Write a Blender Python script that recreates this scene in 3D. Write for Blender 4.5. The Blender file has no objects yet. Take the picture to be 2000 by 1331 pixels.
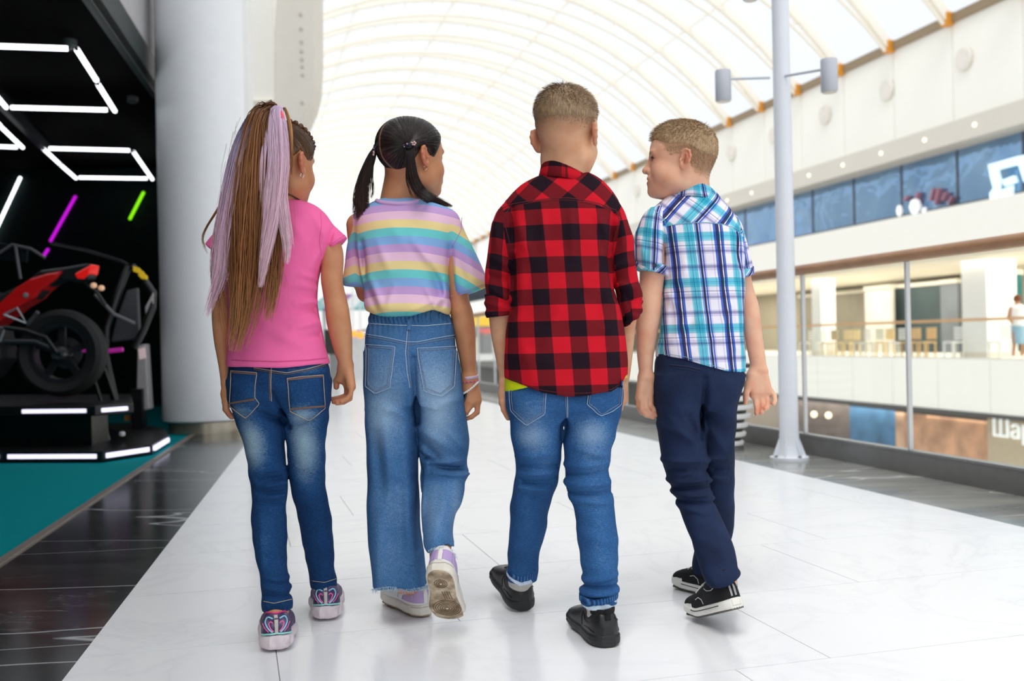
import bpy, bmesh, math, random
import numpy as np
from mathutils import Matrix, Vector
# ------------------------------------------------------------------ camera, world, exposure
SC = bpy.context.scene
COL = SC.collection
F, CX, CY, H, RHO = 1944.0, 1000.0, 665.5, 0.78, 0.0205   # focal length in pixels, centre, camera height, roll
IR = np.array([math.cos(RHO), 0, -math.sin(RHO)])
IU = np.array([math.sin(RHO), 0, math.cos(RHO)])
EYE = np.array([0, 0, H])
cam_d = bpy.data.cameras.new('camera')
cam = bpy.data.objects.new('camera', cam_d); COL.objects.link(cam)
cam_d.sensor_fit = 'HORIZONTAL'; cam_d.sensor_width = 36.0; cam_d.lens = F*36/2000
cam_d.clip_start = 0.05; cam_d.clip_end = 600
cam_d.dof.use_dof = True; cam_d.dof.focus_distance = 2.72; cam_d.dof.aperture_fstop = 3.0
m = Matrix.Identity(4)
for i in range(3):
    m[i][0] = IR[i]; m[i][1] = IU[i]; m[i][2] = (0, -1, 0)[i]; m[i][3] = EYE[i]
cam.matrix_world = m
SC.camera = cam
wd = bpy.data.worlds.new('sky'); SC.world = wd; wd.use_nodes = True
bg = wd.node_tree.nodes['Background']
bg.inputs[0].default_value = (0.93, 0.965, 1.0, 1); bg.inputs[1].default_value = 1.1
vs = SC.view_settings
vs.view_transform = 'Standard'; vs.look = 'None'; vs.gamma = 1.0; vs.exposure = 0.0; vs.use_curve_mapping = False
SC.display_settings.display_device = 'sRGB'
try:
    SC.cycles.use_denoising = True
    SC.cycles.max_bounces = 10; SC.cycles.diffuse_bounces = 5; SC.cycles.transparent_max_bounces = 24
    SC.cycles.caustics_reflective = False; SC.cycles.caustics_refractive = False
    SC.cycles.sample_clamp_indirect = 6.0
except Exception: pass
def aim_light(o, p, q):
    o.location = p
    o.rotation_euler = (Vector(q)-Vector(p)).to_track_quat('-Z', 'Y').to_euler()
sun_d = bpy.data.lights.new('sun', 'SUN'); sun_d.energy = 1.6; sun_d.angle = math.radians(30); sun_d.color = (1, .97, .92)
sun = bpy.data.objects.new('sun', sun_d); COL.objects.link(sun)
aim_light(sun, (-4, -7, 22), (0, 3, 0))
# ------------------------------------------------------------------ geometry of the view
def ray(px, py):
    px = np.asarray(px, float); py = np.asarray(py, float)
    return np.array([0, 1., 0]) + ((px-CX)/F)[..., None]*IR + ((CY-py)/F)[..., None]*IU
def W(px, py, d):                       # pixel + distance -> point of the place
    return EYE + np.asarray(d, float)[..., None]*ray(px, py)
def on_z(px, py, z=0.0):                # pixel -> point on the horizontal plane at height z
    r = ray(px, py); return EYE + ((z-H)/r[..., 2])[..., None]*r
AT = np.array([-.2533, .9674, 0]); AS = np.array([.9674, .2533, 0])   # along / across the gallery
def on_s(px, py, s):                    # pixel -> point on the upright plane at offset s across the gallery
    r = ray(px, py); k = s/(r@AS); return EYE + k[..., None]*r
def GA(s, t, z): return AS*s + AT*t + np.array([0, 0, z])
def st(p): return float(np.dot(p, AS)), float(np.dot(p, AT)), float(p[2])
def lin(c):                              # sRGB 0-255 -> linear
    c = np.array(c[:3], float)/255
    return tuple(np.where(c <= .04045, c/12.92, ((c+.055)/1.055)**2.4))
# ------------------------------------------------------------------ objects
def tag(o, label=None, cat=None, group=None, kind=None):
    if label: o['label'] = label
    if cat: o['category'] = cat
    if group: o['group'] = group
    if kind: o['kind'] = kind
    return o
def empty(name, loc=(0, 0, 0), label=None, cat=None, group=None, kind=None):
    o = bpy.data.objects.new(name, None); COL.objects.link(o); o.location = tuple(map(float, loc))
    return tag(o, label, cat, group, kind)
def put(name, me, mat=None, parent=None, base=None):
    """link a mesh given in world coordinates; its origin goes to base (or stays at 0)"""
    o = bpy.data.objects.new(name, me); COL.objects.link(o)
    if mat is not None and len(me.materials) == 0: me.materials.append(mat)
    if parent is not None:
        o.parent = parent
        pw = parent_world(parent)
        o.location = -pw
    elif base is not None:
        b = Vector(map(float, base)); me.transform(Matrix.Translation(-b)); o.location = b
    return o
def parent_world(p):
    v = Vector((0, 0, 0))
    while p is not None:
        v = v + p.location; p = p.parent
    return v
def mesh_np(name, V, Fs, smooth=True, sizes=None):
    """V (n,3), Fs (m,k) or flat index list with sizes"""
    me = bpy.data.meshes.new(name)
    V = np.asarray(V, np.float32)
    if sizes is None:
        Fs = np.asarray(Fs, np.int32); sizes = np.full(len(Fs), Fs.shape[1], np.int32); flat = Fs.ravel()
    else:
        flat = np.asarray(Fs, np.int32); sizes = np.asarray(sizes, np.int32)
    me.vertices.add(len(V)); me.vertices.foreach_set('co', V.ravel())
    me.loops.add(len(flat)); me.loops.foreach_set('vertex_index', flat)
    st_ = np.zeros(len(sizes), np.int32); st_[1:] = np.cumsum(sizes)[:-1]
    me.polygons.add(len(sizes)); me.polygons.foreach_set('loop_start', st_)
    me.polygons.foreach_set('use_smooth', np.full(len(sizes), bool(smooth)))
    me.update(calc_edges=True); me.validate()
    return me
def attr(me, name, vals):
    a = me.attributes.new(name, 'FLOAT', 'POINT'); a.data.foreach_set('value', np.asarray(vals, np.float32).ravel())
class MB:
    """collects boxes, tubes, lathes ... into one mesh"""
    def __init__(s): s.V = []; s.Fc = []
    def add(s, V, Fs):
        n = len(s.V); s.V += [tuple(map(float, v)) for v in V]; s.Fc += [tuple(i+n for i in f) for f in Fs]; return s
    def hexa(s, P):   # 8 points: bottom 4 ccw, top 4 ccw
        return s.add(P, [(3, 2, 1, 0), (4, 5, 6, 7), (0, 1, 5, 4), (1, 2, 6, 5), (2, 3, 7, 6), (3, 0, 4, 7)])
    def box(s, lo, hi, fr=None):
        x0, y0, z0 = lo; x1, y1, z1 = hi
        P = [(x0, y0, z0), (x1, y0, z0), (x1, y1, z0), (x0, y1, z0), (x0, y0, z1), (x1, y0, z1), (x1, y1, z1), (x0, y1, z1)]
        if fr is not None: P = [fr(*p) for p in P]
        return s.hexa(P)
    def bar(s, p, q, w, h=None, up=(0, 0, 1)):
        p = np.array(p, float); q = np.array(q, float); h = h or w
        a = q-p; a /= np.linalg.norm(a); u = np.array(up, float)
        if abs(a@u) > .98: u = np.array([1., 0, 0])
        b = np.cross(a, u); b /= np.linalg.norm(b); c = np.cross(b, a)
        P = []
        for e in (p, q):
            for i, j in ((-1, -1), (1, -1), (1, 1), (-1, 1)): P.append(e+b*i*w/2+c*j*h/2)
        return s.add(P, [(3, 2, 1, 0), (4, 5, 6, 7), (0, 1, 5, 4), (1, 2, 6, 5), (2, 3, 7, 6), (3, 0, 4, 7)])
    def tube(s, pts, r, n=8, cap=True):
        pts = np.array(pts, float); m = len(pts); r = np.broadcast_to(np.asarray(r, float), (m,))
        T = np.gradient(pts, axis=0); T /= np.linalg.norm(T, axis=1)[:, None]+1e-12
        up = np.array([0, 0, 1.]) if abs(T[0, 2]) < .9 else np.array([1., 0, 0])
        V = []; b = np.cross(T[0], up); b /= np.linalg.norm(b)
        for i in range(m):
            b = b-T[i]*(b@T[i]); b /= np.linalg.norm(b); c = np.cross(T[i], b)
            for k in range(n):
                a = 2*math.pi*k/n; V.append(pts[i]+r[i]*(b*math.cos(a)+c*math.sin(a)))
        Fs = [(i*n+k, i*n+(k+1) % n, (i+1)*n+(k+1) % n, (i+1)*n+k) for i in range(m-1) for k in range(n)]
        if cap: Fs += [tuple(range(n))[::-1], tuple(range((m-1)*n, m*n))]
        return s.add(V, Fs)
    def lathe(s, prof, c, n=40, axis=None, cap=True):
        """prof [(r, h)], around c along +z (or axis matrix 3x3)"""
        V = []; c = np.array(c, float)
        A = np.eye(3) if axis is None else np.array(axis)
        for r, h in prof:
            for k in range(n):
                a = 2*math.pi*k/n; V.append(c+A@np.array([r*math.cos(a), r*math.sin(a), h]))
        m = len(prof)
        Fs = [(i*n+k, i*n+(k+1) % n, (i+1)*n+(k+1) % n, (i+1)*n+k) for i in range(m-1) for k in range(n)]
        if cap: Fs += [tuple(range(n))[::-1], tuple(range((m-1)*n, m*n))]
        return s.add(V, Fs)
    def prism(s, poly, off):
        """polygon of 3d points extruded by vector off"""
        n = len(poly); P = [np.array(p, float) for p in poly]; o = np.array(off, float)
        V = P+[p+o for p in P]
        Fs = [tuple(range(n))[::-1], tuple(range(n, 2*n))]+[(i, (i+1) % n, n+(i+1) % n, n+i) for i in range(n)]
        return s.add(V, Fs)
    def build(s, name, mat, parent=None, base=None, smooth=False, bevel=0):
        me = bpy.data.meshes.new(name); me.from_pydata(s.V, [], s.Fc); me.update()
        bm = bmesh.new(); bm.from_mesh(me); bmesh.ops.recalc_face_normals(bm, faces=bm.faces)
        if smooth:
            for e in bm.edges:
                if len(e.link_faces) == 2 and e.calc_face_angle() > .7: e.smooth = False
            for f in bm.faces: f.smooth = True
        bm.to_mesh(me); bm.free()
        o = put(name, me, mat, parent, base)
        if bevel:
            b = o.modifiers.new('b', 'BEVEL'); b.width = bevel; b.segments = 2; b.limit_method = 'ANGLE'
        return o
# ------------------------------------------------------------------ materials
class NT:
    def __init__(s, name):
        s.m = bpy.data.materials.new(name); s.m.use_nodes = True; s.t = s.m.node_tree
        s.p = s.t.nodes['Principled BSDF']; s.out = s.t.nodes['Material Output']
    def n(s, kind, **kw):
        nd = s.t.nodes.new(kind)
        for k, v in kw.items():
            if k.startswith('i_'):
                nd.inputs[k[2:].replace('_', ' ')].default_value = v
            else: setattr(nd, k, v)
        return nd
    def l(s, a, b): s.t.links.new(a, b)
    def val(s, x):
        return x
    def math(s, op, a, b=None, c=None, clamp=False):
        nd = s.n('ShaderNodeMath', operation=op); nd.use_clamp = clamp
        for i, x in enumerate((a, b, c)):
            if x is None: continue
            if hasattr(x, 'is_output'): s.l(x, nd.inputs[i])
            else: nd.inputs[i].default_value = x
        return nd.outputs[0]
    def mix(s, fac, a, b, kind='MIX'):
        nd = s.n('ShaderNodeMix', data_type='RGBA', blend_type=kind)
        for i, x in ((0, fac), (6, a), (7, b)):
            if hasattr(x, 'is_output'): s.l(x, nd.inputs[i])
            else: nd.inputs[i].default_value = x if i == 0 else (*x[:3], 1)
        return nd.outputs[2]
    def attr(s, name): return s.n('ShaderNodeAttribute', attribute_name=name).outputs['Fac']
    def ramp(s, fac, stops, interp='LINEAR'):
        nd = s.n('ShaderNodeValToRGB'); cr = nd.color_ramp; cr.interpolation = interp
        while len(cr.elements) < len(stops): cr.elements.new(.5)
        for e, (p, c) in zip(cr.elements, stops):
            e.position = p; e.color = (*c[:3], 1) if not np.isscalar(c) else (c, c, c, 1)
        s.l(fac, nd.inputs[0]); return nd.outputs[0]
    def coord(s, kind='Object', scale=(1, 1, 1), rot=(0, 0, 0)):
        tc = s.n('ShaderNodeTexCoord'); mp = s.n('ShaderNodeMapping')
        mp.inputs['Scale'].default_value = scale; mp.inputs['Rotation'].default_value = rot
        s.l(tc.outputs[kind], mp.inputs[0]); return mp.outputs[0]
    def noise(s, vec, scale, detail=3, rough=.5, dist=0):
        nd = s.n('ShaderNodeTexNoise'); nd.inputs['Scale'].default_value = scale; nd.inputs['Detail'].default_value = detail
        nd.inputs['Roughness'].default_value = rough; nd.inputs['Distortion'].default_value = dist
        s.l(vec, nd.inputs['Vector']); return nd.outputs[0]
    def col(s, c): s.l(c, s.p.inputs['Base Color']) if hasattr(c, 'is_output') else setattr(s.p.inputs['Base Color'], 'default_value', (*c[:3], 1))
    def bump(s, h, strength=.3, dist=.002):
        nd = s.n('ShaderNodeBump'); nd.inputs['Strength'].default_value = strength; nd.inputs['Distance'].default_value = dist
        s.l(h, nd.inputs['Height']); s.l(nd.outputs[0], s.p.inputs['Normal'])
MATS = {}
def plain(name, rgb, rough=.5, metal=0, var=.06, scale=8, emit=None, spec=.5, bump=0):
    """procedural one-colour material with a little noise; rgb in sRGB 0-255"""
    if name in MATS: return MATS[name]
    t = NT(name); c = np.array(lin(rgb))
    v = t.noise(t.coord(), scale, 4)
    t.col(t.ramp(v, [(.25, tuple(c*(1-var))), (.75, tuple(np.minimum(c*(1+var), 1)))]))
    t.p.inputs['Roughness'].default_value = rough; t.p.inputs['Metallic'].default_value = metal
    t.p.inputs['Specular IOR Level'].default_value = spec
    if bump: t.bump(v, bump)
    if emit:
        t.p.inputs['Emission Color'].default_value = (*c, 1); t.p.inputs['Emission Strength'].default_value = emit
    MATS[name] = t.m; return t.m
def glass_mat(name, tint=(.985, .995, .99), refl=1.0, rough=0.0):
    if name in MATS: return MATS[name]
    t = NT(name); t.t.nodes.remove(t.p)
    a = t.n('ShaderNodeBsdfTransparent'); a.inputs[0].default_value = (*tint, 1)
    g = t.n('ShaderNodeBsdfGlossy'); g.inputs['Roughness'].default_value = rough; g.inputs[0].default_value = (refl, refl, refl, 1)
    fr = t.n('ShaderNodeLayerWeight'); fr.inputs[0].default_value = .28
    ge = t.n('ShaderNodeNewGeometry'); front = t.math('SUBTRACT', 1.0, ge.outputs['Backfacing'])
    v = t.noise(t.coord(), 3, 2); f2 = t.math('MULTIPLY', t.math('MULTIPLY', fr.outputs[0], front), t.math('MULTIPLY_ADD', v, .1, .3))
    mx = t.n('ShaderNodeMixShader'); t.l(f2, mx.inputs[0]); t.l(a.outputs[0], mx.inputs[1]); t.l(g.outputs[0], mx.inputs[2])
    t.l(mx.outputs[0], t.out.inputs[0]); MATS[name] = t.m; return t.m
# ------------------------------------------------------------------ materials of the place
def mat_white_tile():
    t = NT('white_marble_tile'); v = t.coord('Object')
    w = t.noise(v, 1.3, 6, .62, 1.6)
    ln = t.math('ABSOLUTE', t.math('SUBTRACT', w, .5))
    vein = t.ramp(ln, [(0, 0.0), (.012, .55), (.05, 1.0)])
    big = t.noise(v, .9, 2)
    msk = t.math('MULTIPLY', t.math('SUBTRACT', 1.0, t.n('ShaderNodeRGBToBW').outputs[0]), 1.0)
    bw = t.n('ShaderNodeRGBToBW'); t.l(vein, bw.inputs[0])
    fac = t.math('MULTIPLY', t.math('SUBTRACT', 1.0, bw.outputs[0]), t.math('MULTIPLY', big, .35))
    t.col(t.mix(fac, lin((241, 241, 243)), lin((196, 198, 204))))
    t.p.inputs['Roughness'].default_value = .2; t.p.inputs['Specular IOR Level'].default_value = .45
    return t.m
def mat_black_marble(name='black_marble', base=(26, 29, 30), hi=(50, 54, 54), veinc=(196, 198, 200), vs_=1.0, rot=.4):
    t = NT(name); v = t.coord('Object', (1, 1, 1), (0, 0, rot))
    v2 = t.coord('Object', (.55, 2.6, 1), (0, 0, rot)); v3 = t.coord('Object', (.32, 1.9, 1), (0, 0, rot-.1))
    cl = t.noise(v2, 2.2, 4, .55, .8)
    base_c = t.ramp(cl, [(.3, lin(base)), (.75, lin(hi))])
    w = t.noise(v3, 1.0*vs_, 2.5, .45, .35)
    ln = t.math('ABSOLUTE', t.math('SUBTRACT', w, .5))
    a = t.math('SUBTRACT', 1.0, t.math('MULTIPLY', ln, 210.0), clamp=True)
    w2 = t.noise(v2, 3.1*vs_, 6, .6, 1.2)
    ln2 = t.math('ABSOLUTE', t.math('SUBTRACT', w2, .47))
    b = t.math('SUBTRACT', 1.0, t.math('MULTIPLY', ln2, 130.0), clamp=True)
    brk = t.ramp(t.noise(v, 1.6, 3), [(.42, 0.0), (.58, 1.0)])
    fac = t.math('ADD', t.math('MULTIPLY', a, .8), t.math('MULTIPLY', b, t.math('MULTIPLY', brk, .22)), clamp=True)
    t.col(t.mix(fac, base_c, lin(veinc)))
    t.p.inputs['Roughness'].default_value = .16
    return t.m
WHT = mat_white_tile()
M_GROUT = plain('grout', (150, 150, 150), .9)
M_BLK = mat_black_marble()
M_GRY = mat_black_marble('grey_marble', (120, 124, 122), (165, 162, 156), (225, 226, 226), 1.2, 1.5)
M_CARPET = plain('teal_carpet', (0, 122, 128), .98, var=.12, scale=120, bump=.4, spec=.04)
M_STEEL = plain('brushed_steel', (150, 150, 150), .35, .8, scale=30)
M_EDGE = plain('edging_metal', (140, 128, 120), .4, .6, scale=20)
M_WHITE = plain('white_paint', (240, 240, 238), .55, var=.02)
M_PILLAR = plain('pillar_white', (240, 242, 245), .4, var=.02)
M_CREAM = plain('cream_panel', (253, 251, 244), .5, var=.01)
M_BEIGE = plain('beige_panel', (222, 216, 206), .6, var=.02)
M_SKIRT = plain('skirt_grey_metal', (128, 128, 127), .32, .55, scale=15)
M_WOOD = plain('wood_handrail', (165, 122, 88), .4, var=.12, scale=12)
M_GLASS = glass_mat('clear_glass')
M_BLACK = plain('matt_black', (5, 5, 6), .9, var=.2, spec=.03)
M_DARKWALL = plain('arcade_dark_wall', (24, 34, 34), .8, var=.15, spec=.1)
M_RIB = plain('rib_cream', (252, 246, 234), .5, var=.01)
M_ORANGE = plain('orange_bracket', (226, 150, 40), .5)
M_LAMP = plain('lamp_grey_paint', (192, 196, 206), .45, var=.02)
M_POST = plain('post_white_paint', (222, 226, 234), .4, var=.02)
def shape(o, kind='structure'): o['kind'] = kind; return o
# ------------------------------------------------------------------ floor
ta = math.atan2(540, 1944); TT = np.array([-math.sin(ta), math.cos(ta), 0]); TS = np.array([math.cos(ta), math.sin(ta), 0])
L0, L1 = on_z(120.8, 1331), on_z(470, 880)          # white | black marble
R0, R1 = on_z(2000, 1030.7), on_z(1434, 898)        # white | grey marble
C0, C1 = on_z(0, 1098), on_z(375, 850)              # marble | carpet
def ext(a, b, y):                                    # point of line a-b at depth y
    k = (y-a[1])/(b[1]-a[1]); return a+(b-a)*k
YN, YF = -6.0, 110.0
def clip(poly, a, b, left=True):
    """keep the part of a 2d polygon on one side of the line a-b"""
    n = np.array([-(b[1]-a[1]), b[0]-a[0]]); n = n if left else -n
    out = []
    for i in range(len(poly)):
        p, q = poly[i], poly[(i+1) % len(poly)]
        dp, dq = (p-a[:2])@n, (q-a[:2])@n
        if dp >= 0: out.append(p)
        if dp*dq < 0: out.append(p+(q-p)*dp/(dp-dq))
    return out
YFL = 60.0
def flat(name, pts, z, mat, parent=None, th=.02, base=None):
    return MB().prism([(p[0], p[1], z-th) for p in pts], (0, 0, th)).build(name, mat, parent, base)
NEARL, FARL = ext(L0, L1, YN), ext(L0, L1, YFL); NEARR, FARR = ext(R0, R1, YN), ext(R0, R1, YFL)
NEARC = ext(C0, C1, YN); FARC = ext(C0, C1, YFL)
floor = flat('floor', [NEARL, NEARR, ext(R0, R1, 10.2), ext(L0, L1, 10.2)], -.004, M_GROUT)
tag(floor, 'white marble tiled gallery floor the children walk on', 'floor', kind='structure')
RS = {0: .084, 1: .588, 2: .868, 3: .19, -1: 1.11, 4: .5, 5: .95, 6: .3, 7: .7, 8: .1, 9: .55, 10: 1.0, -2: .4, -3: .8}
T0, TD, TL = 2.107, .611, 1.28
for k in range(-9, 14):
    for j in range(-6, 8):
        s0 = RS.get(k, (k*.37) % TL)+j*TL; g = .0012
        q = [(s0+g, T0+k*TD+g), (s0+TL-g, T0+k*TD+g), (s0+TL-g, T0+(k+1)*TD-g), (s0+g, T0+(k+1)*TD-g)]
        poly = [(TS*a+TT*b)[:2] for a, b in q]
        poly = clip(poly, L0, L1, False)
        if len(poly) > 2: poly = clip(poly, R0, R1, True)
        if len(poly) > 2: poly = clip(poly, np.array([-20., 10.2]), np.array([20., 10.2]), False)
        if len(poly) > 2: poly = clip(poly, np.array([-20., YN]), np.array([20., YN]), True)
        if len(poly) < 3: continue
        ar = .5*abs(sum(poly[i][0]*poly[(i+1) % len(poly)][1]-poly[(i+1) % len(poly)][0]*poly[i][1] for i in range(len(poly))))
        if ar < .003: continue
        me = MB().prism([(p[0], p[1], -.012) for p in poly], (0, 0, .012))
        o = me.build('tile', WHT, floor)
        if k < -3: pass
far_floor = flat('floor', [ext(L0, L1, 10.2), ext(R0, R1, 10.2), FARR, FARL], 0, WHT)
tag(far_floor, 'far white gallery floor running to the end', 'floor', kind='structure')
tag(flat('floor', [NEARC, NEARL, FARL, FARC], 0, M_BLK), 'black veined marble strip in front of the arcade', 'floor', kind='structure')
RL0, RL1 = on_z(2000, 971), on_z(1463, 866)
tag(flat('floor', [ext(R0, R1, -3), GA(3.62, -6, 0), GA(3.62, 62, 0), FARR], 0, M_GRY), 'grey veined marble strip beside the glass railing', 'floor', kind='structure')
tag(flat('floor', [(-16, YN), NEARC, ext(C0, C1, 14.5), (-16, 14.5)], -.003, M_CARPET), 'teal carpet of the arcade', 'floor', kind='structure')
e0, e1 = ext(C0, C1, -2), ext(C0, C1, 14.5); dn = np.cross((e1-e0)/np.linalg.norm(e1-e0), (0, 0, 1))
tag(MB().prism([e0-dn*.012, e0+dn*.022, e1+dn*.022, e1-dn*.012], (0, 0, .008)).build('trim_1', M_EDGE), 'metal edging between carpet and marble', 'trim', kind='structure')
# floor of the storey below and behind
low = flat('floor', [GA(3.4, -30, 0), GA(40, -30, 0), GA(40, 120, 0), GA(3.4, 120, 0)], -5.2, plain('lower_floor', (225, 222, 215), .3))
tag(low, 'pale floor of the storey below the gallery', 'floor', kind='structure')
# slab edge of the near gallery
tag(MB().prism([GA(3.44, -8, -.6), GA(3.62, -8, -.6), GA(3.62, -8, -.02), GA(3.44, -8, -.02)], AT*70).build('trim_2', M_CREAM), 'cream slab edge below the near railing', 'trim', kind='structure')
# ------------------------------------------------------------------ glass railing (near)
rail = empty('glass_railing', GA(3.5, 6, 0), 'long glass railing with brown wooden handrail and grey skirt', 'railing')
S0 = 3.479
MB().prism([GA(S0, -2, 0), GA(S0+.09, -2, 0), GA(S0+.09, -2, .12), GA(S0, -2, .12)], AT*60).build('skirt', M_SKIRT, rail)
MB().prism([GA(S0-.004, -2, .12), GA(S0+.06, -2, .12), GA(S0+.06, -2, .132), GA(S0-.004, -2, .132)], AT*60).build('skirt_lip', M_STEEL, rail)
hr = MB(); prof = [(S0+.03+.042*math.cos(a), 1.205+.034*math.sin(a)) for a in np.linspace(0, 2*math.pi, 13)[:-1]]
hr.prism([GA(s, -2, z) for s, z in prof], AT*60).build('handrail', M_WOOD, rail, smooth=True)
p0 = on_s(np.array(1765.), np.array(700.), S0); tpost = float(p0@AT); p1 = on_s(np.array(1562.), np.array(700.), S0); tp1 = float(p1@AT)
gap = tp1-tpost
for k in range(-3, 22):
    tk = tpost+k*gap
    MB().prism([GA(S0+.02, tk-.009, .13), GA(S0+.045, tk-.009, .13), GA(S0+.045, tk+.009, .13), GA(S0+.02, tk+.009, .13)], (0, 0, 1.05)).build('post', plain('post_alu', (206, 206, 206), .4, .3), rail)
    MB().prism([GA(S0+.026, tk+.016, .13), GA(S0+.038, tk+.016, .13), GA(S0+.038, tk+gap-.016, .13), GA(S0+.026, tk+gap-.016, .13)], (0, 0, 1.05)).build('pane', M_GLASS, rail)
# ------------------------------------------------------------------ lamp post
pb = on_z(1542, 898); lp = empty('lamp_post', pb, 'tall white lamp post with two grey cylinder lamps, beside the railing', 'lamp post')
MB().lathe([(.0, 0), (.118, 0), (.118, .018), (.1, .02), (.082, .028), (.066, .07), (.0605, .12), (.0605, .16), (.0, .16)], pb, 40).build('base', M_POST, lp, smooth=True)
MB().lathe([(.0, .15), (.0585, .15), (.056, 1.2), (.0515, 3.2), (.05, 5.2), (.0, 5.2)], pb, 40).build('pole', M_POST, lp, smooth=True)
for k in range(4):
    a = k*math.pi/2+.4; c = pb+np.array([math.cos(a)*.1, math.sin(a)*.1, .018])
    MB().lathe([(0, 0), (.011, 0), (.011, .012), (0, .016)], c, 8).build('bolt', M_STEEL, lp)
for k in range(6):
    a = k*math.pi/3; n_ = np.array([math.cos(a), math.sin(a), 0]); b_ = np.array([-math.sin(a), math.cos(a), 0])*.004
    MB().prism([pb+n_*.055-b_+(0, 0, .02), pb+n_*.105-b_+(0, 0, .02), pb+n_*.06-b_+(0, 0, .14)], 2*b_).build('gusset', M_POST, lp)
def can(c_top, c_bot, rad, pole_pt):
    h = c_top[2]-c_bot[2]; c = c_bot
    o = MB().lathe([(0, 0), (rad*.9, 0), (rad, .006), (rad, h-.006), (rad*.96, h), (0, h)], c, 36).build('lamp_head', M_LAMP, lp, smooth=True)
    MB().lathe([(0, -.004), (rad*.84, -.004), (rad*.84, .002), (0, .002)], c, 30).build('lens', plain('lamp_lens', (200, 196, 186), .3), o)
    MB().tube([c+np.array([0, 0, h*.72]), pole_pt], .0085, 10).build('arm', M_LAMP, lp)
d0 = pb[1]
p_a = W(1504, 152, d0); p_b = W(1526, 150, d0)
can(W(1411, 138, d0+.1), W(1413, 198, d0+.1), .0505, p_a)
can(W(1619, 116, d0-.55), W(1620, 180, d0-.55), .047, p_b)
can(W(1465, -62, d0+.2), W(1466, 0, d0+.2), .05, W(1500, -40, d0))
# ------------------------------------------------------------------ left pillar
pc = on_z(382, 850); pc = np.array([pc[0]-.02, pc[1]+.40, 0])
pil = empty('pillar', pc, 'big round white pillar at the corner of the arcade', 'pillar')
MB().lathe([(0, .1), (.37, .1), (.392, .115), (.392, 9.5), (0, 9.5)], pc, 64).build('shaft', M_PILLAR, pil, smooth=True)
MB().lathe([(0, 0), (.345, 0), (.345, .1), (0, .1)], pc, 48).build('plinth', plain('plinth_steel', (190, 180, 160), .25, .7, scale=20), pil, smooth=True)
# columns behind it
for i, (xa, xb, d, lab) in enumerate([(481, 539, 13.6, 'cream square column behind the round white pillar'), (470, 492, 11.6, 'slim white post between pillar and cream column')]):
    a = W(xa, 300, d); b = W(xb, 300, d); w_ = b[0]-a[0]
    c = np.array([(a[0]+b[0])/2, d+w_/2, 0])
    o = empty('column', c, lab, 'column')
    MB().box((c[0]-w_/2, d, 0), (c[0]+w_/2, d+w_, 9.5)).build('shaft', M_CREAM if i == 0 else M_WHITE, o, bevel=.02)
    MB().box((c[0]-w_/2-.03, d-.03, 0), (c[0]+w_/2+.03, d+w_+.03, .12)).build('plinth', M_STEEL, o)
    if i == 0:
        z1 = W(540, 195, d)[2]
        MB().box((c[0]-w_/2-.04, d-.05, z1-.5), (c[0]+w_/2+.04, d+w_, z1)).build('bracket', M_BEIGE, o, bevel=.02)
# rounded upper-storey fascia with round fixings
fd = 12.6; q = [(548, -120), (617.5, -120), (618, 100), (615, 165), (606, 200), (592, 232), (575, 262), (552, 290), (535, 300), (535, 60)]
fas = empty('balcony_fascia', W(580, 200, fd), 'beige rounded end panel of the upper balcony with a row of round fixings', 'panel')
MB().prism([W(x, y, fd) for x, y in q], (-.05, .75, 0)).build('panel', M_BEIGE, fas, bevel=.03)
for x, y in [(587, 28), (588, 56), (589, 82), (589, 100), (590, 116), (590, 130), (591, 146), (590, 200)]:
    MB().lathe([(0, 0), (.022, 0), (.022, .012), (0, .014)], W(x, y, fd), 14, [[1, 0, 0], [0, 0, -1], [0, 1, 0]]).build('fixing', plain('fixing_grey', (196, 190, 182), .5), fas)
# ------------------------------------------------------------------ arcade shell
CEZ = 3.2
LP_ = W(299.5, 108, 9.35); LDIR = (C1-C0)/(C1[1]-C0[1])
def lint(y): q_ = LP_+LDIR*(y-LP_[1]); return np.array([q_[0], q_[1], 0.])
cl0, cl1 = lint(0), lint(9.6)
tag(MB().prism([(-16, 0, CEZ), (cl0[0], 0, CEZ), (cl1[0], 9.6, CEZ), (-3.1, 13.6, CEZ), (-16, 13.6, CEZ)], (0, 0, .1)).build('ceiling', M_BLACK), 'black ceiling of the arcade', 'ceiling', kind='structure')
bw_y = 13.4
tag(MB().box((-16, bw_y, 0), (-3.2, bw_y+.15, CEZ)).build('wall_back', M_DARKWALL), 'dark back wall of the arcade with neon tubes', 'wall', kind='structure')
tag(MB().box((-16.2, 0, 0), (-16, 14, CEZ)).build('wall_left', M_DARKWALL), 'dark far side wall of the arcade', 'wall', kind='structure')
tag(MB().box((-16, -.2, 0), (-1.3, 0, CEZ+.1)).build('wall_front', M_DARKWALL), 'dark wall of the arcade behind the viewer', 'wall', kind='structure')
# side wall from the pillar to the back wall
a = np.array([pc[0]-.05, pc[1]+.3, 0]); b = np.array([-3.25, bw_y, 0])
tag(MB().prism([a, a+(.12, 0, 0), b+(.12, 0, 0), b], (0, 0, CEZ)).build('wall_right', M_DARKWALL), 'dark side wall of the arcade behind the pillar', 'wall', kind='structure')
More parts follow.
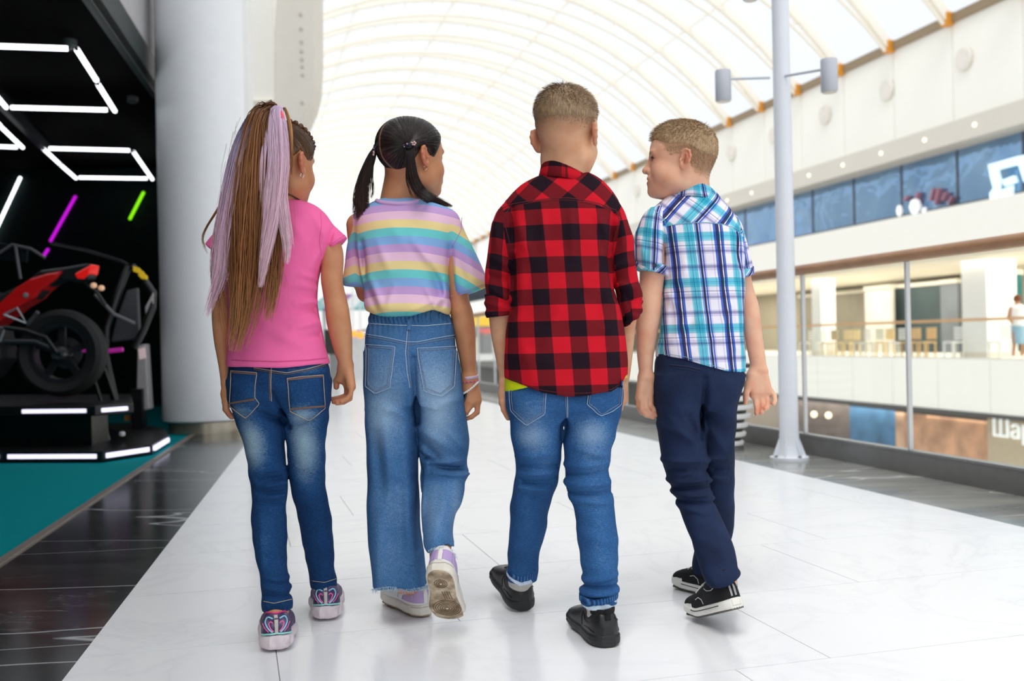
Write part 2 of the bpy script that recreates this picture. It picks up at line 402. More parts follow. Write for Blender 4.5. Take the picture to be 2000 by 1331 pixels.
# lintel band along the front, grey wall above
l0, l1 = lint(0), lint(9.6)
nn = np.cross((l1-l0)/np.linalg.norm(l1-l0), (0, 0, 1))
tag(MB().prism([l0+(0, 0, 3.19), l0-nn*.06+(0, 0, 3.19), l0-nn*.06+(0, 0, LP_[2]), l0+(0, 0, LP_[2])], l1-l0).build('trim_3', plain('lintel_dark', (24, 36, 36), .5)), 'dark lintel band above the arcade front', 'trim', kind='structure')
tag(MB().prism([l0-nn*.06+(0, 0, LP_[2]), l0-nn*.0+(0, 0, LP_[2]), l0-nn*.0+(0, 0, 9.5), l0-nn*.06+(0, 0, 9.5)], l1-l0).build('wall_upper', plain('grey_upper_wall', (176, 174, 176), .7)), 'grey wall above the arcade lintel', 'wall', kind='structure')
b = W(276, 60, 9.3)+np.array([.0, -.1, 0]); c = W(290, 60, 9.3)+np.array([.0, -.1, 0])
tag(MB().prism([b, c, c+np.array([0, .1, 0]), b+np.array([0, .1, 0])], (0, 0, 5)).build('trim_4', plain('pale_reveal', (206, 204, 204), .6)), 'pale vertical reveal beside the pillar above the lintel', 'trim', kind='structure')
# neon tubes
LEDS = {'white': plain('led_white', (246, 250, 255), .4, emit=3.2, var=0), 'purple': plain('led_purple', (196, 20, 214), .4, emit=1.1, var=0), 'green': plain('led_green', (140, 246, 20), .4, emit=1.1, var=0)}
M_CLIP = plain('clip_black', (10, 10, 11), .5)
def tubes(label, segs, plane, colr, loc):
    o = empty('neon_tube_light', loc, label, 'light', 'neon tubes of the arcade')
    for a, b in segs:
        p = plane(*a); q = plane(*b); v = (q-p); n_ = np.linalg.norm(v); v /= n_
        tb = MB().tube([p+v*.012, p+v*.02, q-v*.02, q-v*.012], [.014, .0195, .0195, .014], 12).build('tube', LEDS[colr], o, smooth=True)
        for e in (p+v*.006, q-v*.006):
            MB().tube([e-v*.012, e+v*.012], .015, 8).build('end_cap', M_CLIP, tb)
    return o
ceil_pl = lambda x, y: on_z(x, y, 2.98)
def back_pl(x, y):
    return W(x, y, bw_y-.04)
tubes('upper white neon parallelogram on the black ceiling', [((-70, 88), (137, 95)), ((149, 95), (189, 158)), ((191, 164), (225, 218)), ((18, 210), (213, 215)), ((-40, 148), (13, 211))], ceil_pl, 'white', ceil_pl(150, 97))
tubes('lower white neon parallelogram on the ceiling near the pillar', [((93, 290), (256, 294)), ((260, 296), (298, 351)), ((85, 291), (116, 320)), ((118, 322), (149, 349)), ((152, 347), (290, 349))], ceil_pl, 'white', ceil_pl(150, 347))
tubes('cropped white neon corner at the picture edge', [((-40, 205), (1, 246)), ((2, 248), (45, 289)), ((-60, 284), (37, 288))], ceil_pl, 'white', ceil_pl(20, 280))
tubes('slanting white neon tube on the arcade wall', [((41, 344), (-22, 480))], back_pl, 'white', back_pl(20, 390))
tubes('purple neon tube on the arcade wall above the motorcycle', [((149, 381), (97, 474)), ((96, 484), (84, 502))], back_pl, 'purple', back_pl(120, 430))
tubes('green neon tube on the arcade wall beside the pillar', [((282, 373), (252, 431))], back_pl, 'green', back_pl(268, 400))
bmo = MB(); bmo.bar(on_z(0, 196, 3.08), on_z(92, 291, 3.08), .06, .12)
tag(bmo.build('ceiling_beam', plain('dark_steel', (44, 48, 50), .4)), 'dark steel beam between the neon parallelograms', 'beam')
for x, y in ((137, 78), (259, 189)):
    tag(MB().lathe([(0, 0), (.05, 0), (.05, -.05), (.03, -.06), (0, -.06)], on_z(x, y, 3.16), 16).build('ceiling_spot', plain('spot_dark', (54, 60, 62), .4)), 'small dark spotlight on the arcade ceiling ' + ('over the upper neon shape' if x < 200 else 'between neon shapes and pillar'), 'spotlight')
# ------------------------------------------------------------------ far side of the atrium
SF = 19.6
def band(name, z0, z1, s0, s1, t0, t1, mat, label, kind='structure', cat='wall'):
    o = MB().prism([GA(s0, t0, z0), GA(s1, t0, z0), GA(s1, t0, z1), GA(s0, t0, z1)], AT*(t1-t0)).build(name, mat)
    return tag(o, label, cat, kind=kind)
TA, TB = 4, 100
fa = empty('wall_fascia', GA(SF, 24, 6.7), 'tall white upper fascia under the glass vault', 'wall', kind='structure')
PW = 2.7
for k in range(0, 30):
    t0 = 24.36+PW*(k-7)
    MB().prism([GA(SF, t0+.02, 6.72), GA(SF+.25, t0+.02, 6.72), GA(SF+.25, t0+.02, 9.85), GA(SF, t0+.02, 9.85)], AT*(PW-.04)).build('panel', M_CREAM, fa)
band('wall_fascia_backing', 6.72, 9.85, SF+.03, SF+.3, TA, TB, plain('joint_backing', (214, 212, 206), .7), 'pale backing behind the fascia panel joints')  # slightly darker backing colour shows in the panel joints
ORD = ['first', 'second', 'third', 'fourth', 'fifth', 'sixth', 'seventh', 'eighth', 'ninth', 'tenth', 'eleventh', 'twelfth', 'thirteenth', 'fourteenth']
for k in range(0, 12):
    c = GA(SF-.02, 23.84+3.51*k-3.51, 8.45)
    ax = np.array([AT, [0, 0, 1], -AS]).T
    o = empty('wall_light', c, 'round flat wall lamp on the white fascia, '+ORD[k]+' counted from the near end', 'wall light', 'round wall lamps on the upper fascia')
    MB().lathe([(0, .0), (.32, .0), (.34, .05), (.3, .09), (0, .09)], c, 24, ax).build('disc', plain('disc_beige', (236, 230, 222), .5), o, smooth=True)
    MB().lathe([(0, -.02), (.1, -.02), (.1, .02), (0, .02)], c, 12, ax).build('mount', M_WHITE, o)
band('trim_5', 6.12, 6.74, SF-.25, SF+1.6, TA, TB, M_BEIGE, 'beige soffit strip with small downlights below the fascia', cat='trim')
for k in range(14):
    c = GA(SF+.1-.36, 19+2.1*k, 6.45)
    tag(MB().lathe([(0, 0), (.06, 0), (.06, .03), (0, .03)], c, 12, np.array([AT, [0, 0, 1], -AS]).T).build('downlight', plain('downlight_warm', (255, 244, 220), .4, emit=1.2, var=0)), 'small round downlight in the beige soffit strip, '+ORD[k]+' from the near end', 'light', 'downlights in the soffit strip')
# upper-storey glazing: reflects the roof
def mat_blue_glass():
    t = NT('blue_glazing'); v = t.coord('Object')
    w = t.noise(v, .5, 3, .5, .5)
    t.col(t.ramp(w, [(.3, lin((116, 152, 192))), (.7, lin((146, 180, 214)))]))
    t.p.inputs['Roughness'].default_value = .05; t.p.inputs['Metallic'].default_value = .75
    b = t.noise(v, .8, 2, .5, 1.0); t.bump(b, .25, .15)
    return t.m
M_BLUE = mat_blue_glass()
gl = empty('window_1', GA(SF+.6, 24, 4.4), 'long band of blue glazing on the upper storey', 'window', kind='structure')
for k in range(22):
    t0 = 12+2.6*k
    MB().prism([GA(SF+.6, t0+.03, 4.3), GA(SF+.64, t0+.03, 4.3), GA(SF+.64, t0+.03, 6.2), GA(SF+.6, t0+.03, 6.2)], AT*2.54).build('pane', M_BLUE, gl)
    MB().prism([GA(SF+.57, t0-.03, 4.3), GA(SF+.66, t0-.03, 4.3), GA(SF+.66, t0-.03, 6.2), GA(SF+.57, t0-.03, 6.2)], AT*.06).build('mullion', plain('mullion_dark', (96, 104, 116), .4), gl)
band('trim_6', 4.36, 4.5, SF+.35, SF+.6, TA, TB, plain('sill_grey', (108, 112, 116), .5), 'grey sill below the blue glazing', cat='trim')
band('wall_slab_upper', 3.0, 4.38, SF, SF+.4, TA, TB, M_CREAM, 'white slab edge between glazing and wooden handrail')
band('wall_behind_glazing', 4.3, 6.3, SF+1.0, SF+1.2, TA, TB, plain('room_dark', (40, 52, 66), .8), 'dark room behind the blue glazing')
band('ceiling_middle', 2.9, 3.05, SF+.2, SF+9, TA, TB, plain('ceiling_cream', (236, 230, 214), .7), 'cream ceiling over the far gallery', cat='ceiling')
band('floor_middle', -.3, 0, SF, SF+9, TA, TB, plain('far_gallery_floor', (214, 210, 200), .4), 'floor of the far gallery across the atrium', cat='floor')
fs = empty('wall_slab_middle', GA(SF, 24, -1.5), 'white slab edge panels of the far gallery', 'wall', kind='structure')
for k in range(26):
    t0 = 10.2+2.15*k
    MB().prism([GA(SF-.02, t0+.015, -1.5), GA(SF+.1, t0+.015, -1.5), GA(SF+.1, t0+.015, 0), GA(SF-.02, t0+.015, 0)], AT*2.12).build('panel', M_CREAM, fs)
band('wall_slab_backing', -1.5, 0, SF+.02, SF+.3, TA, TB, plain('joint_backing', (214, 212, 206), .7), 'pale backing behind the far slab panels')
band('trim_7', -1.62, -1.5, SF-.05, SF+.3, TA, TB, plain('dark_trim', (84, 82, 80), .6), 'dark line below the far slab edge', cat='trim')
# far railing
fr = empty('far_railing', GA(SF, 30, 0), 'glass railing with orange-brown handrail across the atrium', 'railing')
MB().prism([GA(SF+.05, 8, 1.06), GA(SF+.15, 8, 1.06), GA(SF+.15, 8, 1.14), GA(SF+.05, 8, 1.14)], AT*70).build('handrail', plain('wood_far', (206, 160, 112), .5), fr)
for k in range(30):
    t0 = 9+2*k
    MB().prism([GA(SF+.09, t0, 0), GA(SF+.11, t0, 0), GA(SF+.11, t0+1.96, 0), GA(SF+.09, t0+1.96, 0)], (0, 0, 1.06)).build('pane', M_GLASS, fr)
# far gallery back wall, shop fronts and columns
back = band('wall_far', -0.05, 3.0, SF+6.5, SF+6.7, TA, TB, plain('taupe_wall', (150, 142, 124), .7, var=.08, scale=.4), 'taupe back wall of the far gallery')
def at_s(px, s): return float(np.dot(on_s(np.array(float(px)), np.array(640.), s), AT))
for xa, xb, s, col, lab in [(1745, 1845, SF+5.5, (40, 58, 60), 'dark green shop opening in the middle of the far gallery'), (1838, 1872, SF+5.3, (98, 104, 110), 'grey pier beside the dark shop opening'), (1930, 1992, SF+4.2, (98, 100, 104), 'grey shop front near the white column'), (1968, 1990, SF+3.9, (24, 92, 92), 'teal poster panel in the grey shop front'), (1690, 1742, SF+5.0, (196, 192, 182), 'pale pier in front of the taupe wall'), (1560, 1690, SF+6.2, (118, 112, 96), 'olive shop window on the taupe wall')]:
    ta_, tb_ = at_s(xa, s), at_s(xb, s); t0, t1 = min(ta_, tb_), max(ta_, tb_)
    o = empty('storefront', GA(s, (t0+t1)/2, 0), lab, 'shop front')
    MB().prism([GA(s, t0, 0), GA(s+.15, t0, 0), GA(s+.15, t0, 2.55), GA(s, t0, 2.55)], AT*(t1-t0)).build('panel', plain('shop_%d_%d_%d' % col, col, .6, var=.15, scale=1), o)
    MB().prism([GA(s-.05, t0, 2.55), GA(s+.2, t0, 2.55), GA(s+.2, t0, 2.7), GA(s-.05, t0, 2.7)], AT*(t1-t0)).build('header', plain('header', (190, 184, 168), .6), o)
for xa, xb, lab in [(1868, 1928, 'broad white column of the far gallery behind the railing'), (1582, 1604, 'slim white column of the far gallery next to the lamp post')]:
    s = SF+1.2; t0, t1 = sorted((at_s(xa, s), at_s(xb, s)))
    w_ = (t1-t0)*.8; o = empty('column', GA(s, (t0+t1)/2, 0), lab, 'column')
    MB().prism([GA(s, t0, 0), GA(s+w_, t0, 0), GA(s+w_, t0+w_, 0), GA(s, t0+w_, 0)], (0, 0, 3)).build('shaft', M_WHITE, o)
    MB().prism([GA(s-.06, t0-.06, 0), GA(s+w_+.06, t0-.06, 0), GA(s+w_+.06, t0+w_+.06, 0), GA(s-.06, t0+w_+.06, 0)], (0, 0, .15)).build('plinth', M_BEIGE, o)
# stacked chairs / cafe chairs of the far gallery
def cafe_chair(t, s, col, lab, louvre):
    c = GA(s, t, 0); o = empty('cafe_chair', c, lab, 'chair', 'cafe chairs of the far gallery')
    mm = plain('chair_%d_%d_%d' % col, col, .5)
    f = lambda a, b, z: GA(s+b, t+a, z)
    MB().box((-.22, -.22, .43), (.22, .22, .48), f).build('seat', mm, o)
    for i in (-1, 1):
        for j in (-1, 1): MB().box((i*.19-.02, j*.19-.02, 0), (i*.19+.02, j*.19+.02, .43), f).build('leg', mm, o)
    if louvre:
        for z in (.55, .65, .75, .85): MB().box((-.22, .19, z), (.22, .22, z+.06), f).build('slat', mm, o)
    else: MB().box((-.22, .19, .55), (.22, .22, .92), f).build('backrest', mm, o)
for px, col, lv, lab in [(1575, (240, 240, 232), 1, 'white slatted chair nearest the lamp post across the atrium'), (1598, (240, 240, 232), 1, 'white slatted chair second from the lamp post'), (1620, (196, 176, 138), 0, 'tan chair beside the white slatted chairs'), (1645, (228, 206, 160), 0, 'light wooden chair left of the grey one'), (1662, (236, 214, 162), 0, 'yellowish chair in the middle of the far cafe'), (1684, (214, 214, 214), 1, 'grey-white slatted chair before the pale pier'), (1708, (226, 224, 204), 0, 'pale chair before the pale pier'), (1728, (236, 208, 152), 0, 'honey chair next to the dark shop opening'), (1752, (240, 240, 236), 1, 'white slatted chair right at the glass post'), (1778, (214, 180, 128), 0, 'brown chair before the dark opening'), (1808, (224, 186, 130), 0, 'orange-tan chair before the grey pier'), (1862, (240, 240, 240), 1, 'white slatted chair touching the broad column'), (1952, (236, 236, 236), 1, 'white slatted chair in front of the grey shop')]:
    s = SF+.9; cafe_chair(at_s(px, s), s, col, lab, lv)
# passer-by far off
def far_person():
    t = at_s(1988, SF+.7); c = GA(SF+.7, t, 0); o = empty('person', c, 'distant person in a white top behind the far railing', 'person')
    body = bpy.data.meshes.new('body'); vs_ = [(0, 0, .92), (0, 0, 1.15), (0, 0, 1.4), (0, 0, 1.5), (0, 0, 1.62), (.09, 0, .88), (.1, .02, .48), (.1, 0, .06), (-.09, 0, .88), (-.12, -.05, .48), (-.12, .05, .06), (.19, 0, 1.38), (.25, .02, 1.12), (.22, -.15, .98), (-.19, 0, 1.38), (-.25, .02, 1.12), (-.22, -.15, .98)]
    es = [(0, 1), (1, 2), (2, 3), (3, 4), (0, 5), (5, 6), (6, 7), (0, 8), (8, 9), (9, 10), (2, 11), (11, 12), (12, 13), (2, 14), (14, 15), (15, 16)]
    body.from_pydata([(c[0]+a, c[1]+b, z) for a, b, z in vs_], es, []); ob = put('body', body, plain('far_skin', (190, 140, 112), .6), o)
    sk = ob.modifiers.new('s', 'SKIN'); rr = [.13, .12, .14, .06, .1, .09, .06, .04, .09, .06, .04, .06, .045, .035, .06, .045, .035]
    for v, r in zip(body.skin_vertices[0].data, rr): v.radius = (r, r)
    body.skin_vertices[0].data[0].use_root = True
    ob.modifiers.new('d', 'SUBSURF').levels = 1
    MB().lathe([(.0, 1.5), (.12, 1.47), (.2, 1.4), (.19, 1.15), (.18, .9), (.0, .9)], c, 16).build('shirt', plain('far_white_shirt', (244, 244, 244), .8), o, smooth=True)
    MB().lathe([(.0, .92), (.17, .92), (.17, .5), (.15, .4), (.0, .4)], c, 16).build('shorts', plain('far_blue', (150, 190, 214), .8), o, smooth=True)
    MB().lathe([(.0, 1.76), (.07, 1.74), (.105, 1.66), (.1, 1.58), (.0, 1.56)], c, 14).build('hair', plain('far_hair', (120, 70, 40), .8), o, smooth=True)
far_person()
# lower storey shops
SL = SF+.6
band('ceiling_lower', -1.62, -1.52, SF, SF+8, TA, TB, plain('ceil_low', (140, 140, 136), .7), 'ceiling of the lower storey shops', cat='ceiling')
band('wall_low', -5.2, -1.6, SF+5, SF+5.2, TA, TB, plain('low_wall', (120, 112, 104), .7, var=.2, scale=.5), 'back wall of the lower storey')
for xa, xb, s, z0, z1, col, lab in [(1555, 1656, SL+1.0, -5.2, -1.7, (106, 96, 92), 'dim brown lower shop with round lights'), (1656, 1745, SL+.7, -5.2, -1.7, (74, 120, 158), 'blue patterned lower shop window'), (1745, 1762, SL+.4, -5.2, -1.7, (214, 176, 146), 'orange-beige pier of the lower storey'), (1762, 1926, SL+.3, -3.1, -1.7, (216, 166, 132), 'orange-beige shop fascia of the lower storey'), (1762, 1860, SL+.8, -5.2, -3.1, (176, 184, 190), 'pale grey lower shop window under the orange fascia'), (1876, 1990, SL+.6, -5.2, -2.95, (166, 140, 108), 'brown shelves of the lower shop'), (1775, 1830, SL+.45, -4.4, -3.3, (60, 108, 156), 'blue board under the orange fascia')]:
    ta_, tb_ = sorted((at_s(xa, s), at_s(xb, s))); o = empty('storefront', GA(s, (ta_+tb_)/2, z0), lab, 'shop front')
    MB().prism([GA(s, ta_, z0), GA(s+.12, ta_, z0), GA(s+.12, ta_, z1), GA(s, ta_, z1)], AT*(tb_-ta_)).build('panel', plain('lowshop_%d_%d_%d' % col, col, .6, var=.35, scale=1.5), o)
    MB().prism([GA(s-.04, ta_, z1-.12), GA(s, ta_, z1-.12), GA(s, ta_, z1), GA(s-.04, ta_, z1)], AT*(tb_-ta_)).build('header', plain('lowheader', (96, 90, 84), .6), o)
for px, py in ((1590, 810), (1618, 812)):
    p = on_s(np.array(float(px)), np.array(float(py)), SL+.72)
    tag(MB().lathe([(0, -.12), (.09, -.09), (.12, 0), (.09, .09), (0, .12)], p, 14).build('globe_light', plain('globe_warm', (255, 236, 200), .4, emit=1.5, var=0)), 'warm globe light in the dim lower shop ' + ('nearer the lamp post' if px < 1600 else 'farther from the lamp post'), 'light')
# signs
def text_sign(body, size, fr_o, fr_x, fr_n, mat, name, parent, ext_=.03):
    cu = bpy.data.curves.new(name, 'FONT'); cu.body = body; cu.size = size; cu.extrude = ext_; cu.align_x = 'CENTER'; cu.align_y = 'CENTER'
    ob = bpy.data.objects.new(name, cu); COL.objects.link(ob)
    dg = bpy.context.evaluated_depsgraph_get(); me = bpy.data.meshes.new_from_object(ob.evaluated_get(dg))
    bpy.data.objects.remove(ob)
    M_ = Matrix.Identity(4)
    for i in range(3):
        M_[i][0] = fr_x[i]; M_[i][1] = (0, 0, 1)[i]; M_[i][2] = fr_n[i]; M_[i][3] = fr_o[i]
    me.transform(M_); me.materials.clear()
    return put(name, me, mat, parent)
s = SL+.2; ta_, tb_ = sorted((at_s(1924, s), at_s(2060, s)))
sg = empty('shop_sign', GA(s, (ta_+tb_)/2, -3), 'cream shop sign with white letters on the lower storey', 'sign')
MB().prism([GA(s, ta_, -3.15), GA(s+.1, ta_, -3.15), GA(s+.1, ta_, -1.75), GA(s, ta_, -1.75)], AT*(tb_-ta_)).build('board', plain('sign_cream', (204, 188, 160), .6), sg)
pz = on_s(np.array(1988.), np.array(842.), s-.02)
text_sign('\u0428\u0430\u0440\u0430', .74, pz, -AT, -AS, plain('sign_white', (246, 252, 252), .5, emit=.45, var=0), 'lettering', sg)
sg2 = empty('shop_sign', on_s(np.array(1975.), np.array(350.), SF+.3), 'pale blue glowing emblem sign on the upper glazing at the picture edge', 'sign')
M_SIGN2 = plain('sign_pale_blue', (214, 240, 246), .4, emit=.75, var=0)
pp = lambda x, y: on_s(np.array(float(x)), np.array(float(y)), SF+.35)
MB().prism([pp(*q) for q in ((1934, 322), (1990, 306), (2040, 296), (2040, 306), (1992, 322), (1952, 332), (1958, 352), (1955, 372), (1950, 394), (1938, 395), (1937, 378), (1944, 368), (1938, 345))], -AS*.08).build('arch_emblem', M_SIGN2, sg2)
MB().prism([pp(*q) for q in ((1992, 318), (2002, 318), (2014, 352), (2004, 356))], -AS*.08).build('stroke', M_SIGN2, sg2)
MB().prism([pp(*q) for q in ((1962, 352), (1985, 343), (1990, 356), (1966, 364))], -AS*.08).build('letter', M_SIGN2, sg2)
MB().prism([pp(*q) for q in ((1958, 372), (1982, 362), (1980, 388), (1972, 395), (1956, 394))], -AS*.08).build('letter', M_SIGN2, sg2)
for i, (x, y, rx, ry) in enumerate(((1757, 412, 6, 11), (1788, 404, 11, 15), (1806, 412, 5, 7))):
    c = pp(x, y); k = np.linalg.norm(c-EYE)/F
    tag(MB().lathe([(0, -ry*k), (rx*k*.7, -ry*k*.75), (rx*k, 0), (rx*k*.7, ry*k*.75), (0, ry*k)], c, 16).build('globe_lamp', plain('globe_white', (250, 250, 250), .4, emit=.5, var=0), None, None, True), ['oval white lamp, leftmost of three behind the blue glazing', 'largest of three white lamps behind the blue glazing', 'smallest white lamp at the right of the three'][i], 'lamp')
for i, x in enumerate((1836, 1850, 1862, 1826, 1795, 1775)):
    q3 = lambda u_, v_: on_s(np.array(float(u_)), np.array(float(v_)), SF+.52); a = q3(x, 368+(i % 3)*8); b = q3(x-6, 400-(i % 2)*8)
    tag(MB().bar(a, b, .18, .05).build('hanging_banner', plain('banner_pink', (206, 150, 170), .6)), 'narrow pinkish banner behind the blue glazing, '+['third', 'second', 'first', 'fourth', 'fifth', 'last'][i]+' from the emblem sign', 'banner', 'pink banners behind the glazing')
# ------------------------------------------------------------------ glass vault
roof = empty('roof', GA(9, 30, 10), 'glass barrel vault with cream arched ribs', 'roof', kind='structure')
SLft, ZS, RISE = -2.6, 9.8, 5.4
half = (SF-SLft)/2; RAD = (half*half+RISE*RISE)/(2*RISE); sc_, zc_ = SLft+half, ZS+RISE-RAD
AMAX = math.asin(half/RAD)
def arc(a, t, dr=0): return GA(sc_+(RAD+dr)*math.sin(a), t, zc_+(RAD+dr)*math.cos(a))
tm = NT('vault_membrane'); tm.t.nodes.remove(tm.p)
tr = tm.n('ShaderNodeBsdfTransparent'); tr.inputs[0].default_value = (.93, .955, .975, 1)
tl = tm.n('ShaderNodeBsdfTranslucent'); vv = tm.noise(tm.coord(), .6, 3)
tm.l(tm.ramp(vv, [(.3, (.82, .86, .9)), (.7, (.93, .95, .97))]), tl.inputs[0])
mx = tm.n('ShaderNodeMixShader'); mx.inputs[0].default_value = .2; tm.l(tr.outputs[0], mx.inputs[1]); tm.l(tl.outputs[0], mx.inputs[2]); tm.l(mx.outputs[0], tm.out.inputs[0])
M_MEM = tm.m
angs = np.linspace(-AMAX, AMAX, 25)
def rib_mesh():
    mb = MB()
    for a, b in zip(angs[:-1], angs[1:]):
        P = []
        for dr in (-.28, 0):
            for aa, tt in ((a, -.1), (b, -.1), (b, .1), (a, .1)): P.append(arc(aa, tt, dr))
        mb.hexa(P)
    return mb
def rib2_mesh():
    mb = MB(); mb.tube([arc(a, 0, -.85+.5*(abs(a)/AMAX)**2) for a in angs], .06, 6)
    return mb
pan = [MB() for _ in range(6)]
for i in range(6):
    for a, b in zip(angs[i*4:i*4+4], angs[i*4+1:i*4+5]):
        pan[i].add([arc(a, .12, -.05), arc(b, .12, -.05), arc(b, 2.58, -.05), arc(a, 2.58, -.05)], [(0, 1, 2, 3)])
def shared(mb, name, mat):
    o = mb.build(name, mat); me = o.data; bpy.data.objects.remove(o); return me
me_rib, me_rib2 = shared(rib_mesh(), 'rib', M_RIB), shared(rib2_mesh(), 'lower_chord', M_RIB)
me_pan = [shared(p, 'glass_panel', M_MEM) for p in pan]
pur = MB()
for i in range(0, 25, 4): pur.bar(arc(angs[i], 0, -.1), arc(angs[i], 2.7, -.1), .06, .08)
me_pur = shared(pur, 'purlin', M_RIB)
br = MB(); pS = arc(AMAX, 0, 0); br.box((-.12, -.14, -.26), (.12, .14, .1), lambda x, y, z: pS+AS*(x-.15)+AT*y+np.array([0, 0, z]))
me_br = shared(br, 'bracket', M_ORANGE)
web = MB()
for i in range(1, 24, 1):
    a = angs[i]; web.tube([arc(a, 0, -.25), arc(angs[i]+.02*(1 if i % 2 else -1), 0, -.85+.5*(abs(a)/AMAX)**2)], .03, 4)
me_web = shared(web, 'web', M_RIB)
def inst(me, name, t, mat):
    o = bpy.data.objects.new(name, me); COL.objects.link(o); o.parent = roof; o.location = Vector(AT*t)-roof.location; return o
for k in range(-5, 28):
    t = 24.36+2.7*k
    inst(me_rib, 'rib', t, M_RIB); inst(me_rib2, 'lower_chord', t, M_RIB); inst(me_pur, 'purlin', t, M_RIB); inst(me_br, 'bracket', t, M_ORANGE); inst(me_web, 'web', t, M_RIB)
    for mp_ in me_pan: inst(mp_, 'glass_panel', t, M_MEM)
band('trim_8', 9.6, 9.85, SF-.12, SF+.2, TA, TB, plain('gutter_brown', (150, 130, 104), .6), 'brownish gutter where the vault meets the fascia', cat='trim')
# ------------------------------------------------------------------ far end of the gallery
TE = 100
tag(MB().prism([GA(-12, TE, -6), GA(32, TE, -6), GA(32, TE+.3, -6), GA(-12, TE+.3, -6)], (0, 0, 17)).build('wall_end', plain('end_wall', (250, 249, 246), .6, var=.02)), 'bright white end wall of the gallery', 'wall', kind='structure')
# left side beyond the arcade: white shop wall
wl0, wl1 = np.array([-3.3, 14.6, 0]), ext(C0, C1, 60)
tag(MB().prism([wl0, wl0-(.3, 0, 0), wl1-(.3, 0, 0), wl1], (0, 0, 9.8)).build('wall_gallery_left', M_WHITE), 'white shop wall on the far left of the gallery', 'wall', kind='structure')
# kiosks and signs in the distance
def kiosk(px, py_floor_d, w, h, body, awn, lab, post=True):
    d = py_floor_d; c = W(px, 664, d); c[2] = 0
    o = empty('kiosk', c, lab, 'kiosk')
    f = lambda x, y, z: np.array([c[0]+x, c[1]+y, z])
    MB().box((-w/2, 0, 0), (w/2, w, .95), f).build('counter', plain('kiosk_%d_%d_%d' % body, body, .6), o)
    MB().box((-w/2-.05, -.1, .95), (w/2+.05, w, 1.0), f).build('worktop', M_WHITE, o)
    if post:
        for x in (-w/2+.05, w/2-.05): MB().box((x-.04, 0, 1), (x+.04, .08, h), f).build('post', M_WHITE, o)
    P = [f(-w/2-.2, -.5, h-.25), f(w/2+.2, -.5, h-.25), f(w/2+.2, w, h+.15), f(-w/2-.2, w, h+.15)]
    n_ = 6
    for i in range(n_):
        a = i/n_; b = (i+1)/n_
        q = [P[0]+(P[1]-P[0])*a, P[0]+(P[1]-P[0])*b, P[3]+(P[2]-P[3])*b, P[3]+(P[2]-P[3])*a]
        MB().prism(q, (0, 0, .06)).build('awning_strip', plain('awn_%d_%d_%d' % (awn[i % len(awn)]), awn[i % len(awn)], .7), o)
kiosk(700, 22, 1.6, 1.75, (240, 240, 240), [(150, 206, 206), (164, 110, 170), (236, 240, 240)], 'kiosk with teal and purple awning seen between the two girls')
tag(flat('floor', [GA(3.5, 58, 0), GA(19.6, 58, 0), GA(19.6, 100, 0), GA(3.5, 100, 0)], 0, WHT, th=.4), 'white cross gallery closing the far end of the atrium', 'floor', kind='structure')
kiosk(946, 64, 3.4, 2.3, (244, 238, 230), [(246, 206, 40), (226, 120, 60), (250, 240, 220)], 'kiosk with yellow and orange canopy between striped shirt and red shirt')
def dist_box(px, py, d, w, h, col, lab, emit=None):
    c = W(px, py, d); zb = 0.0
    o = empty('display_stand', (c[0], c[1], 0), lab, 'display')
    z0 = c[2]-h/2
    MB().box((c[0]-w/2, d, z0), (c[0]+w/2, d+.25, z0+h)).build('case', plain('stand_%d_%d_%d' % col, col, .5, emit=emit), o)
    MB().box((c[0]-w/4, d+.05, 0), (c[0]+w/4, d+.2, z0)).build('foot', M_STEEL, o)
dist_box(650, 668, 20, .34, .5, (44, 40, 38), 'dark display case beyond the pink T-shirt arm')
for i, (x, y) in enumerate(((704, 655), (690, 652), (668, 700))):
    c = W(x, y, 20.5)
    o = empty('pendant_light', (c[0], c[1], c[2]), ['orange pendant light beside the striped girl', 'fainter orange pendant light left of the other one', 'white ball light low behind the hand'][i], 'light')
    MB().lathe([(0, -.07), (.06, -.05), (.075, 0), (.06, .05), (0, .07)], c, 14).build('globe', plain(('orange_glow', 'orange_glow', 'white_glow')[i], ((255, 150, 50), (255, 150, 50), (255, 252, 240))[i], .4, emit=1.3, var=0), o, smooth=True)
    MB().tube([c+(0, 0, .07), c+(0, 0, 2.2)] if i < 2 else [c+(0, 0, -.06), np.array([c[0], c[1], 0])], .012, 6).build('stem', M_WHITE, o)
dist_box(944, 628, 62.5, 1.2, .6, (240, 196, 30), 'yellow sign board behind the striped sleeve', .3)
dist_box(952, 646, 61, 1.1, .3, (226, 110, 120), 'reddish board below the yellow one')
for px, d, lab in ((680, 24, 'thin white pole behind the pink girl'),):
    c = W(px, 664, d); o = empty('column', (c[0], c[1], 0), lab, 'column')
    MB().lathe([(0, 0), (.06, 0), (.06, 1.9), (0, 1.9)], (c[0], c[1], 0), 14).build('shaft', M_WHITE, o, smooth=True)
    MB().lathe([(0, 0), (.16, 0), (.16, .04), (0, .04)], (c[0], c[1], 0), 14).build('base', M_WHITE, o)
